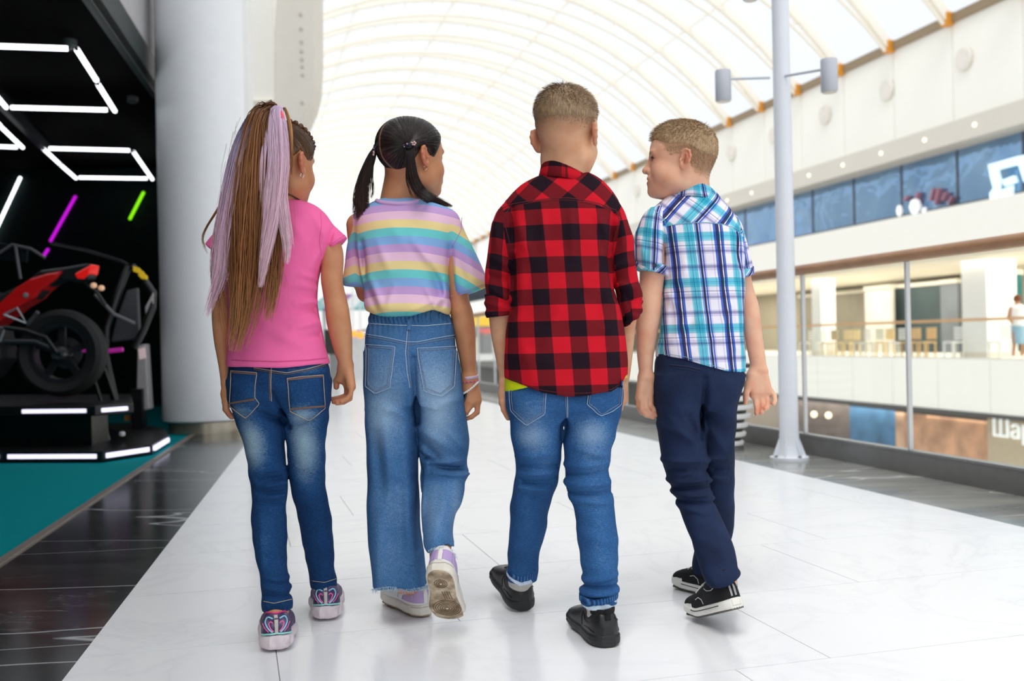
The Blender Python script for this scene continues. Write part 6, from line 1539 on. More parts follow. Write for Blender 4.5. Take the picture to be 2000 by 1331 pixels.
        for x in (-.012, -.006, .0, .006): s.tube('tread_bar', [(x+.01, .086, -.0034), (x+.014, .118, -.0034)], .0012, dk_, 5, tread)
        return s
    Pl = on_z(832, 1207); yl = .58
    sneaker(np.array([Pl[0], Pl[1], .006]), yl, 0, 0, 1, 0)
    # lifted foot: sole towards the viewer
    toe = W(874, 1206, 2.66); heel = W(855, 1112, 2.52)
    pit = -.86
    s = sneaker(heel+np.array([.0, .0, -.004]), -.14, pit, -.04, -1, .12)
    return who
girl_stripe()
# ------------------------------------------------------------------ checked shirts
def plaid_uv(t):
    """torso / yoke (on the bias) / sleeve coordinates chosen per point"""
    u, v, yk, sl, su, sv = [t.attr(a) for a in ('u', 'v', 'yk', 'sl', 'su', 'sv')]
    isy = t.math('GREATER_THAN', yk, 0.0); iss = t.math('GREATER_THAN', sl, 0.0)
    ru = t.math('MULTIPLY', t.math('ADD', u, v), .7071); rv = t.math('MULTIPLY', t.math('SUBTRACT', v, u), .7071)
    def pick(f, a, b): return t.math('ADD', t.math('MULTIPLY', b, f), t.math('MULTIPLY', a, t.math('SUBTRACT', 1.0, f)))
    return pick(iss, pick(isy, u, ru), su), pick(iss, pick(isy, v, rv), sv)
def mat_buffalo():
    t = NT('red_black_check_flannel'); u, v = plaid_uv(t); P = .0835
    def band(x, o): return t.math('LESS_THAN', t.math('FRACT', t.math('MULTIPLY_ADD', x, 1/P, o)), .5)
    a, b = band(u, .18), band(v, .3)
    s_ = t.math('MULTIPLY', t.math('ADD', a, b), .5)
    c = t.ramp(s_, [(0, lin((206, 26, 42))), (.3, lin((116, 24, 32))), (.8, lin((22, 20, 30)))], 'CONSTANT')
    vv = t.coord(); n1 = t.noise(vv, 14, 3); n2 = t.noise(vv, 380, 2)
    c = t.mix(t.math('MULTIPLY', n2, .16), c, (.12, .02, .03)); t.col(c)
    t.p.inputs['Roughness'].default_value = .95; t.p.inputs['Specular IOR Level'].default_value = .1; t.bump(n2, .25, .001); return t.m
def mat_blue_plaid():
    t = NT('turquoise_white_plaid_cotton'); u, v = plaid_uv(t)
    WH, TQ, BL, NV, GR, LV = (246, 244, 250), (104, 206, 224), (72, 112, 204), (44, 44, 92), (164, 164, 192), (218, 214, 234)
    fu = t.math('FRACT', t.math('MULTIPLY_ADD', u, 1/.121, .5))
    st_u = [(0, BL), (.05, NV), (.125, WH), (.145, NV), (.17, BL), (.215, WH), (.37, (150, 216, 228)), (.40, TQ), (.455, NV), (.462, TQ), (.52, NV), (.527, TQ), (.575, WH), (.60, (130, 170, 220)), (.64, NV), (.685, WH), (.70, BL), (.735, LV), (.77, WH), (.93, LV), (.96, WH)]
    fv = t.math('FRACT', t.math('MULTIPLY_ADD', v, 1/.128, .12))
    st_v = [(0, WH), (.10, LV), (.13, GR), (.19, LV), (.24, WH), (.40, (128, 206, 222)), (.44, TQ), (.49, (96, 140, 166)), (.498, TQ), (.55, (150, 216, 228)), (.60, WH), (.68, GR), (.70, WH), (.74, LV), (.80, GR), (.845, LV), (.88, WH)]
    cu = t.ramp(fu, [(p, lin(c)) for p, c in st_u], 'CONSTANT'); cv = t.ramp(fv, [(p, lin(c)) for p, c in st_v], 'CONSTANT')
    c = t.mix(1.0, cu, cv, 'MULTIPLY'); vv = t.coord(); n2 = t.noise(vv, 420, 2); n1 = t.noise(vv, 14, 3)
    c = t.mix(t.math('MULTIPLY', n1, .08), c, (.5, .5, .6)); t.col(c)
    t.p.inputs['Roughness'].default_value = .9; t.p.inputs['Specular IOR Level'].default_value = .12; t.bump(n2, .12, .0008); return t.m
def plaid_attrs(torso, sleeves, D, seam, x0, z0, shear=0.0, flare=0.0):
    """seam: traced yoke line; sleeves: [Loft]"""
    hz = hem_cut(seam, D-.1)
    def uv(V):
        th, cx, rx, ry = torso.theta(V); u = .45*(V[:, 0]-x0)+.55*(th*(.5*rx+.5*ry)+cx-x0); v = z0-V[:, 2]
        return u+shear*v+flare*u*v, v
    dT = lambda V: torso.ev(V)
    def sl(V): return np.max([dT(V)-s.ev(V) for s in sleeves], 0)-.004
    def suv(V):
        d = np.array([s.ev(V) for s in sleeves]); k = np.argmin(d, 0); su = np.zeros(len(V)); sv = np.zeros(len(V))
        for i, s in enumerate(sleeves):
            th, cx, rx, ry = s.theta(V); m_ = k == i; su[m_] = (th*(rx+ry)/2)[m_]+.02; sv[m_] = (z0-V[:, 2]+(V[:, 0]-cx)*(.25 if i else -.25))[m_]+.012
        return su, sv
    return {'u': lambda V: uv(V)[0], 'v': lambda V: uv(V)[1], 'yk': lambda V: -hz(V), 'sl': sl, 'su': lambda V: suv(V)[0], 'sv': lambda V: suv(V)[1]}
def flat_attrs(me, u, v):
    for n, x in (('u', u), ('v', v), ('yk', np.full(len(u), -1.)), ('sl', np.full(len(u), -1.)), ('su', u), ('sv', v)): attr(me, n, x)
def collar(who, c, rx, ry, h, tilt, roll, mat, out=.017, n=56, u0=0.0, name='collar', v0=0.0):
    rings = [(-.004, -h), (-.002, -.003), (.0, .0015), (.0025, -.002), (out*.55, -h*.55), (out, -h), (out-.003, -h+.0005), (.003, -.012)]
    V = []; u = []; v = []
    th = np.linspace(0, 2*np.pi, n, endpoint=False)-np.pi/2
    for dr, dz in rings:
        x = (rx+dr)*np.cos(th); y = (ry+dr)*np.sin(th); gap = np.clip((np.sin(th)-.2)/.8, 0, 1)
        z = dz*(1+.25*gap)-tilt*(y+ry)-roll*x
        V.append(np.stack([c[0]+x, c[1]+y, c[2]+z], 1)); u.append((th+np.pi/2)*(rx+.01)+u0); v.append(np.full(n, v0-dz))
    V = np.concatenate(V); m_ = len(rings); k = np.arange(n); Q = []
    for i in range(m_-1): Q.append(np.stack([i*n+k, i*n+(k+1) % n, (i+1)*n+(k+1) % n, (i+1)*n+k], 1))
    me = mesh_np(name, V, np.concatenate(Q)); flat_attrs(me, np.concatenate(u), np.concatenate(v)); return put(name, me, mat, who)
# ------------------------------------------------------------------ boy in the red check shirt
def boy_red():
    D = 2.68; rng = np.random.default_rng(8)
    who = empty('person', on_z(1090, 1232), 'tall boy in red and black checked shirt and blue jeans with faded short hair', 'person')
    torso = PL(D, [(338, 1066, 1148, .008, .036), (348, 1042, 1166, .008, .05), (362, 1016, 1184, .006, .066), (382, 995, 1200, .004, .08), (405, 981, 1211, .002, .09), (437, 978, 1210, 0, .1), (472, 986, 1203, 0, .106), (511, 994, 1194, 0, .108), (550, 997, 1197, 0, .109), (590, 997, 1205, 0, .11), (625, 992, 1215, 0, .112), (660, 987, 1221, -.002, .115), (700, 985, 1225, -.004, .119), (735, 985, 1225.5, -.004, .121), (760, 985, 1225, -.004, .12), (790, 986, 1224, -.004, .118)], 2.35)
    sL = PL(D, [(395, 990, 1020, .002, .03), (412, 972, 1008, .002, .042), (437, 961, 1004, .002, .05), (472, 954.5, 1003, .004, .05), (511, 948.5, 1004, .006, .05), (550, 947.5, 1005, .012, .048), (574, 950.5, 1005, .014, .046), (600, 950, 1004, .016, .044), (612, 951, 1003, .016, .042)], 2.1)
    sR = PL(D, [(395, 1178, 1204, .002, .03), (412, 1186, 1219, .002, .042), (445, 1192, 1229, .002, .05), (472, 1193, 1237.5, .004, .05), (511, 1191, 1242, .008, .05), (546, 1195, 1246, .014, .048), (574, 1203, 1254, .018, .046), (589, 1206, 1252.5, .02, .044), (602, 1209, 1247, .02, .042), (618, 1213, 1246, .02, .04)], 2.1)
    sh = Field(); sh.u(torso, k=.004).u(sL, sR, k=.010)
    hem = [(975, 741), (986, 741), (1008, 748), (1029, 756), (1060, 767), (1104, 773), (1150, 772), (1195, 765), (1215, 752), (1228, 736)]
    sh.cut(hem_cut(hem, D-.1), .003)
    sh.sub(ell(W(1103, 312, D+.022), (.054, .052, .034)), k=.004)
    for f in [(1000, 400, 1003, 480, -.006, .008), (1203, 415, 1194, 500, -.006, .008), (1170, 420, 1192, 470, .004, .012), (1010, 430, 1035, 500, .003, .014), (1196, 500, 1205, 580, -.006, .009), (1185, 480, 1150, 560, .003, .014), (1195, 530, 1180, 640, .004, .014), (1205, 580, 1190, 690, .003, .014), (1003, 500, 1000, 600, -.005, .008), (1020, 480, 1015, 620, .003, .014), (1060, 400, 1062, 480, .002, .01), (1115, 395, 1118, 500, .0025, .010), (960, 500, 1000, 520, .004, .009), (952, 535, 1000, 545, -.003, .008), (955, 560, 1000, 585, .004, .009), (1200, 520, 1240, 510, .004, .009), (1205, 550, 1246, 560, .005, .009), (1208, 575, 1250, 590, -.004, .008), (1060, 700, 1100, 560, .002, .016), (1010, 640, 1040, 740, .002, .016), (965, 430, 975, 500, .003, .012), (1220, 430, 1226, 500, .003, .012), (1000, 690, 1120, 720, .0018, .02)]:
        sh.add(fold2(*f[:4], D-.11, f[4], f[5]))
    sh.add(ripple(.0018, 30, 26, 26, .2))
    MR = mat_buffalo(); x0 = W(1103, 500, D)[0]; z0 = W(1103, 404, D)[2]
    seam = [(950, 425), (975, 410), (1000, 399), (1040, 392), (1075, 388), (1110, 387), (1140, 391), (1170, 398), (1200, 410), (1225, 425)]
    pa = plaid_attrs(torso, [sL, sR], D, seam, x0, z0, -.05)
    shirt = sdf_obj('shirt', sh, .0040, MR, who, pa)
    d0, d1 = D-.25, D+.1; th = plain('thread_dark_red', (96, 22, 30), .8)
    for o in (0, 4): stitch('yoke_seam', sh, [(x, y+o) for x, y in seam[1:-1]], d0, d1, th, shirt, .0011 if o == 0 else .0007, .0004)
    stitch('armhole_seam', sh, [(1001, 398), (983, 425), (994, 470), (1001, 510)], d0, d1, th, shirt, .0012, .0)
    stitch('armhole_seam', sh, [(1202, 408), (1210, 430), (1199, 470), (1193, 510)], d0, d1, th, shirt, .0012, .0)
    stitch('hem_stitch', sh, [(x, y-4) for x, y in hem[1:-1]], d0, d1, th, shirt, .0007, .0004)
    col = collar(who, W(1101, 323, D+.014), .059, .058, .047, .16, .20, MR, .014, u0=.02); col.parent = shirt; col.location = -parent_world(shirt)
    for rows, cut in (([(576, 947.5, 1006, .014, .047), (590, 946.5, 1006.5, .014, .048), (606, 947, 1006, .016, .047), (626, 950, 1004, .016, .045)], line_cut(945, 621.5, 1005, 614, D, (975, 590))), ([(588, 1208, 1254, .02, .044), (604, 1211, 1253.5, .02, .045), (622, 1215, 1252.5, .02, .044), (646, 1219, 1246, .02, .04)], line_cut(1254, 614, 1217, 642, D, (1230, 600)))):
        cf = Field(); lf = PL(D, rows, 2.1, .004); cf.u(trim(lf, cut), k=.003); cf.add(ripple(.0015, 80, 60, 90, .5)); cf.add(lambda P, d: .0014*np.sin(P[:, 2]*260+P[:, 0]*60))
        V, Q = cf.mesh(.0034); me = mesh_np('cuff', V, Q); tt, cx, rx, ry = lf.theta(V); flat_attrs(me, tt*.034+.03, z0-V[:, 2]+.03); put('cuff', me, MR, shirt)
    # lime undershirt corner
    us = Field(); us.u(PL(D, [(700, 986.5, 1223, -.002, .116), (740, 986, 1223, -.002, .117), (775, 986.5, 1222, -.002, .115)], 2.35), k=.003)
    us.cut(hem_cut([(975, 770), (987, 769), (1005, 764), (1030, 757), (1060, 745), (1190, 745), (1215, 742), (1222, 741), (1230, 741)], D-.1), .001)
    sdf_obj('undershirt', us, .004, mat_cloth('lime_jersey', (214, 228, 30)), who)
    # --- jeans
    jl = PL(D, [(765, 990, 1090, 0, .09), (790, 991, 1098, -.004, .092), (811, 993.4, 1102, -.004, .09), (833, 996.5, 1101, 0, .085), (855, 998.7, 1098.5, .004, .08), (877, 1003, 1097, .01, .076), (900, 1007, 1095.5, .018, .072), (922, 1006, 1093.5, .028, .07), (944, 1003.5, 1089.5, .04, .068), (966, 1000.5, 1081, .052, .066), (988, 997, 1073.5, .066, .064), (1010, 995.6, 1070, .08, .062), (1032, 995, 1067.5, .095, .06), (1055, 994, 1062, .11, .056), (1077, 992, 1055, .125, .05), (1099, 991, 1052, .14, .046), (1121, 991.5, 1050, .152, .044), (1134, 992, 1049, .158, .043)], 2.1)
    jr = PL(D, [(765, 1090, 1214, 0, .09), (790, 1098, 1212, -.004, .092), (811, 1103, 1210, -.006, .09), (833, 1102, 1206, -.006, .085), (855, 1100.5, 1201, -.008, .08), (877, 1101, 1194.5, -.01, .076), (900, 1103, 1191.5, -.012, .072), (922, 1103, 1190.6, -.015, .07), (944, 1104.5, 1191.8, -.02, .068), (966, 1109, 1196.5, -.027, .066), (988, 1119, 1198.5, -.036, .064), (1010, 1124, 1201.7, -.046, .062), (1032, 1127, 1204.8, -.056, .061), (1055, 1128.5, 1207, -.066, .059), (1077, 1131.7, 1207, -.076, .056), (1099, 1133.5, 1206.5, -.086, .053), (1121, 1137, 1205, -.094, .05), (1143, 1137.4, 1208, -.102, .049), (1162, 1133, 1206.5, -.108, .049), (1178, 1134, 1205, -.11, .048)], 2.1)
    pel = PL(D, [(735, 994, 1216, 0, .102), (760, 990, 1215, 0, .108), (785, 991, 1213, -.003, .108), (805, 996, 1208, 0, .098), (822, 1012, 1196, .006, .075)], 2.4)
    je = Field(); je.u(jl, jr, k=.003).u(pel, k=.02)
    for f in [(1008, 900, 1090, 890, .003, .008), (1006, 915, 1092, 918, -.003, .006), (1003, 935, 1092, 930, .004, .007), (1001, 950, 1088, 950, -.004, .006), (1000, 962, 1082, 968, .005, .007), (998, 978, 1060, 985, -.003, .007), (1102, 915, 1190, 908, .003, .007), (1104, 935, 1190, 925, -.003, .006), (1106, 950, 1194, 948, .005, .007), (1110, 966, 1197, 968, -.004, .006), (1118, 980, 1198, 985, .003, .007), (1130, 880, 1190, 895, .0025, .008), (1137, 1130, 1205, 1120, .004, .006), (1137, 1142, 1208, 1140, -.004, .005), (1134, 1152, 1206, 1150, .005, .006), (1135, 1163, 1200, 1160, -.004, .005), (992, 1090, 1050, 1098, .004, .006), (992, 1104, 1050, 1110, -.003, .005), (1107, 820, 1101, 860, -.006, .007), (1107, 818, 1180, 808, -.003, .008), (1000, 1000, 1060, 1020, .002, .01), (1130, 1040, 1200, 1060, .002, .012)]:
        je.add(fold2(*f[:4], D-.1, f[4], f[5]))
    je.add(ripple(.0013, 50, 40, 46, 2.2))
    fade = gauss_attr(.24, D, [(1035, 850, 36, 26, .36), (1150, 840, 34, 28, .4), (1040, 800, 40, 30, .1), (1060, 900, 30, 40, .08), (1150, 900, 30, 50, .1), (1165, 1050, 20, 90, .12), (1030, 1030, 20, 60, .08), (1000, 900, 8, 150, -.1), (1206, 1050, 8, 120, .1)])
    DN = mat_denim('denim_blue', (26, 54, 98), (50, 96, 148), (160, 188, 214))
    jeans = sdf_obj('jeans', je, .0037, DN, who, {'fade': fade})
    d0, d1 = D-.25, D+.1; st2 = plain('thread_steel', (120, 128, 150), .8)
    def X7(a, b): return 930+a/2.256, 700+b/2.256
    for poly in ([(148, 105, 312, 100), (150, 180, 308, 170), (155, 230, 302, 245), (190, 268, 262, 270), (222, 294, 226, 294)], [(495, 100, 645, 90), (493, 170, 640, 150), (488, 203, 636, 205), (515, 225, 600, 232), (548, 255, 553, 255)]):
        rows = [X7(p[0], p[1])+X7(p[2], p[3]) for p in poly]
        pk = patch('pocket', je, rows, d0, d1, .0006, DN, jeans, at_={'fade': lambda V: fade(V)+.04})
        for ins in (0, 4):
            cx, cy = np.mean([r[0]+r[2] for r in rows])/2, np.mean([r[1]+r[3] for r in rows])/2
            e = [(r[0], r[1]) for r in rows]+[(r[2], r[3]) for r in rows[::-1]]
            e = [(x+np.sign(cx-x)*ins*min(1, abs(cx-x)/10), y-ins*min(1, max(y-cy, 0)/20)) for x, y in e]
            stitch('stitch', je, e, d0, d1, M_THREAD_LT if ins == 0 else st2, pk, .0008, .0026)
    for o in (0, 3.5): stitch('centre_seam', je, [(1104+o, 768), (1105+o, 790), (1107+o*.5, 815)], d0, d1, M_THREAD_LT if o else st2, jeans, .0009, .001)
    def cuff_part(name, rows, mat, cuts, fd):
        f = Field(); f.u(trim(PL(D, rows, 2.1), *cuts, k=.003), k=.002); f.add(ripple(.0008, 120, 90, 20, .5))
        return sdf_obj(name, f, .003, mat, jeans, {'fade': lambda V: np.full(len(V), fd)+.25*np.sin(V[:, 0]*700+V[:, 1]*500)})
    top1 = hem_cut([(985, 1117), (1000, 1124), (1020, 1129), (1048, 1119)], D+.1, False); bot1 = hem_cut([(985, 1125), (996, 1131), (1019, 1141), (1048, 1132), (1056, 1128)], D+.1)
    cuff_part('cuff', [(1105, 989.5, 1052, .15, .048), (1125, 989.5, 1051, .155, .048), (1150, 990, 1050, .16, .047)], DN, [top1, bot1], .25)
    cuff_part('cuff_lining', [(1105, 989.5, 1050, .15, .045), (1125, 989, 1048.5, .155, .045), (1155, 990, 1047, .16, .044)], plain('denim_wrong_side', (196, 212, 230), .9, var=.1, scale=120), [hem_cut([(985, 1127), (990, 1133), (1016, 1149), (1045, 1142), (1056, 1135)], D+.1), hem_cut([(985, 1121), (996, 1127), (1019, 1137), (1048, 1128), (1056, 1124)], D+.1, False)], .25)
    cuff_part('cuff', [(1155, 1130.5, 1208, -.106, .053), (1172, 1130.8, 1207.5, -.11, .053), (1192, 1133, 1205, -.112, .051)], DN, [hem_cut([(1125, 1167), (1160, 1173), (1212, 1163)], D-.16, False), hem_cut([(1125, 1182), (1145, 1185), (1180, 1183), (1212, 1175)], D-.16)], .22)
    cuff_part('cuff_lining', [(1165, 1134, 1205, -.108, .049), (1180, 1135, 1204, -.11, .049), (1200, 1137, 1202, -.112, .048)], plain('denim_wrong_side', (196, 212, 230), .9, var=.1, scale=120), [hem_cut([(1125, 1190), (1150, 1195), (1180, 1194), (1212, 1187)], D-.16), hem_cut([(1125, 1178), (1145, 1181), (1180, 1179), (1212, 1171)], D-.16, False)], .2)
    # --- body
    k = 1.05; C = W(1107, 266, D); R = rot_m(-.43, -.03)
    bo = Field(); bo.ops += head_prims(C, R, k)
    bo.u(cone(W(1106, 288, D+.008), W(1102, 350, D+.014), .058, .060), k=.03)
    bo.u(torso.grow(-.028), k=.02)
    aL = PL(D, [(420, 975, 1010, .0), (500, 956, 1000, .0), (590, 954, 1000, .014), (621, 955, 998, .018), (660, 960, 998, .024), (695, 967, 999, .032), (730, 973.5, 1000, .04), (750, 975.5, 1000, .042)], 2.0, .012, ratio=1.0)
    aR = PL(D, [(420, 1190, 1222, .0), (500, 1196, 1236, .0), (590, 1210, 1246, .03), (640, 1206, 1241, .05), (680, 1206, 1237, .07), (715, 1204, 1233, .09), (745, 1202, 1229, .11)], 2.0, .012, ratio=1.0)
    bo.u(aL, aR, k=.02)
    h_ = D+.045
    bo.u(cone(W(984, 750, h_-.012), W(983, 788, h_-.02), .0130, .0125), cone(W(986, 750, h_+.012), W(984, 788, h_+.026), .0130, .012), cone(W(984, 770, h_-.014), W(984, 770, h_+.022), .0125, .0125), k=.012)
    for z, dx in ((-.028, 0), (-.009, 1.0), (.011, 1.5), (.03, 1)): finger(bo, [W(982+dx, 786, h_+z), W(984+dx, 801, h_+z), W(989+dx, 811, h_+z*.9), W(992+dx, 817.5, h_+z*.8)], .0088, .0064)
    finger(bo, [W(988, 760, h_+.02), W(992, 778, h_+.045), W(994, 792, h_+.05)], .0105, .008)
    h_ = D+.12
    bo.u(cone(W(1216, 742, h_), W(1214, 780, h_+.01), .015, .019), k=.012)
    for i in range(4): finger(bo, [W(1214, 780, h_-.02+.017*i), W(1212, 798, h_-.022+.018*i), W(1206, 808, h_-.02+.017*i), W(1200, 812, h_-.018+.016*i)], .0085, .0062)
    finger(bo, [W(1208, 760, h_+.03), W(1202, 775, h_+.04), W(1200, 786, h_+.042)], .0105, .008)
    bo.u(jl.grow(-.024), jr.grow(-.024), k=.01)
    PLf, PRf = on_z(1024, 1197), on_z(1190, 1267)
    bo.u(cone(W(1020, 1130, D+.158), PLf+np.array([-.017, .06, .06]), .03, .028), cone(W(1170, 1178, D-.11), PRf+np.array([-.013, .055, .06]), .03, .028), k=.02)
    red, dark = head_paint(C, R, k); kn = gauss_attr(0, D, [(987, 808, 8, 12, .4)])
    def fd(V):
        q = ((V-C)@R)/k; return np.clip((q[:, 2]+.025)/.07, 0, 1)**1.2*np.clip((.012-q[:, 1])/.02, 0, 1)*.95*(np.abs(q[:, 0]) < .0765)
    sdf_obj('body', bo, .0033, SKIN_FAIR, who, {'red': lambda V: np.clip(red(V)+kn(V), 0, 1), 'dark': dark, 'fade': fd})
    # --- hair
    T = lambda x, y, z: C+R@(np.array([x, y, z])*k)
    cap = Field(); cap.u(ell(T(0, -.014, .045), (.0765*k, .0935*k, .082*k), R), k=.01).u(ell(T(0, .03, .058), (.064*k, .062*k, .062*k), R), k=.03)
    HL = ([-.12, -.09, -.05, 0, .035, .045, .06, .1], [.020, .020, .022, .022, .014, .030, .060, .07]); cap.cut(hairline_cut(C, R, *HL, k), .003); cap.add(taper_edge(C, R, *HL, k, .030, .009))
    base = (.012, -.05, .125)
    hair = sdf_obj('hair', cap, .0034, mat_haircap('hair_ash_brown_combed', (96, 74, 52), (176, 146, 112), .55), who, cap_attrs(C, R, [base]))
    wh = np.array([.012, -.055, .115])
    def lean(q):
        d = q-wh; d = d/(np.linalg.norm(d, axis=1)[:, None]+1e-6); d[:, 1] += .35; return d
    A = [short_hair(cap, C, R, 5200, rng, lambda q: np.clip((q[:, 2]-.045)/.02, 0, 1)*(q[:, 1] < .09), lambda q: .006+.016*np.clip((q[:, 2]-.05)/.06, 0, 1), lean, .00055, k, .16),
         ]
    A2 = [short_hair(bo, C, R, 4500, rng, lambda q: np.clip((q[:, 2]-.004)/.05, 0, 1)*(q[:, 2] < .065)*(q[:, 1] < .01)*(np.abs(q[:, 0]) < .0755), lambda q: .002+.006*np.clip((q[:, 2])/.05, 0, 1), lambda q: np.array([0, -.2, -1.])[None]*np.ones((len(q), 1)), .00035, k, .15, .12)]
    hair_obj('clipped_hair', A2, mat_hair('hair_ash_clipped', [(0, (142, 112, 86)), (1, (150, 122, 94))], .6, jitter=.5), hair)
    hair_obj('short_strands', A, mat_hair('hair_ash_brown', [(0, (92, 70, 50)), (.6, (140, 112, 82)), (1, (186, 158, 124))], .5, jitter=.7), hair)
    # --- shoes
    lt = plain('black_leather', (26, 26, 28), .38, var=.25, scale=60, bump=.1); rb = plain('black_rubber', (30, 31, 32), .5, var=.15, scale=60); kn_ = plain('black_knit', (16, 16, 20), .95, var=.3, scale=200)
    def black_shoe(P0, yaw, pitch, mir):
        s = Shoe(who, P0, yaw, pitch, 0, .245, .047, .039, .030, .088, .066, mirror=mir).opening(.06, .031, .05, .05, .016)
        for z_ in (.010, .019): s.sole.add(lambda P, d, z_=z_: .0012*np.exp(-((P[:, 2]-z_)/.0012)**2))
        s.obj('sole', s.sole, .0028, rb); up = s.obj('upper', s.up, .0028, lt)
        pf = Field(); cc = (0, .062, s.hh+.005); pf.u(ell(cc, (.0345, .0535, .05)), k=.002).sub(ell((0, .062, s.hh+.007), (.0285, .0475, .056)), k=.003)
        pf.cut(lambda P: P[:, 2]-(s.hh+.004-.10*np.clip(P[:, 1]-.03, 0, .06)+.12*np.clip(P[:, 1]-.09, 0, 1)), .004); pf.cut(lambda P: s.hh-.022-P[:, 2], .003)
        s.obj('padded_collar', pf, .003, kn_)
        s.panel_back('pull_tab', [(.066, -.007, .007), (.08, -.007, .007), (.093, -.0065, .0065)], kn_, lift=.005, nu=4, parent=up)
        for sg in (-1, 1):
            s.tube('seam', s.from_side([(.012, .07), (.03, .058), (.055, .05), (.08, .052), (.1, .062)], sg), .0009, rb, parent=up)
            s.tube('seam', s.from_side([(.02, .034), (.05, .04), (.085, .036)], sg), .0009, rb, parent=up)
            s.tube('seam', s.from_side([(.105, .033), (.115, .05), (.11, .066)], sg), .0009, rb, parent=up)
        for i, y in enumerate((.118, .13, .142, .154)):
            pts = np.array([(x, y, .2) for x in np.linspace(-.018, .018, 9)]); P, N = trace_dir(s.up, pts, np.tile([0, 0, -1.], (9, 1)), .2); s.tube('lace', P+N*.0015, .0017, plain('lace_grey', (62, 62, 64), .8), parent=up)
        sk = Field(); return s
    s1 = black_shoe(PLf+np.array([0, .0, .004]), .28, .17, 1); s2 = black_shoe(PRf+np.array([0, 0, .002]), .24, 0, 1)
    sm = plain('sock_grey', (190, 186, 178), .95, var=.12, scale=150, bump=.3)
    for (a, b, r0, r1) in ((W(1020, 1128, D+.155), PLf+np.array([-.018, .062, .06]), .034, .032), (W(1170, 1180, D-.11), PRf+np.array([-.014, .058, .055]), .036, .033)):
        f = Field(); f.u(cone(a, b, r0, r1), k=.003); f.add(ripple(.0012, 60, 60, 160, .3)); sdf_obj('sock', f, .0034, sm, who)
    return who
boy_red()
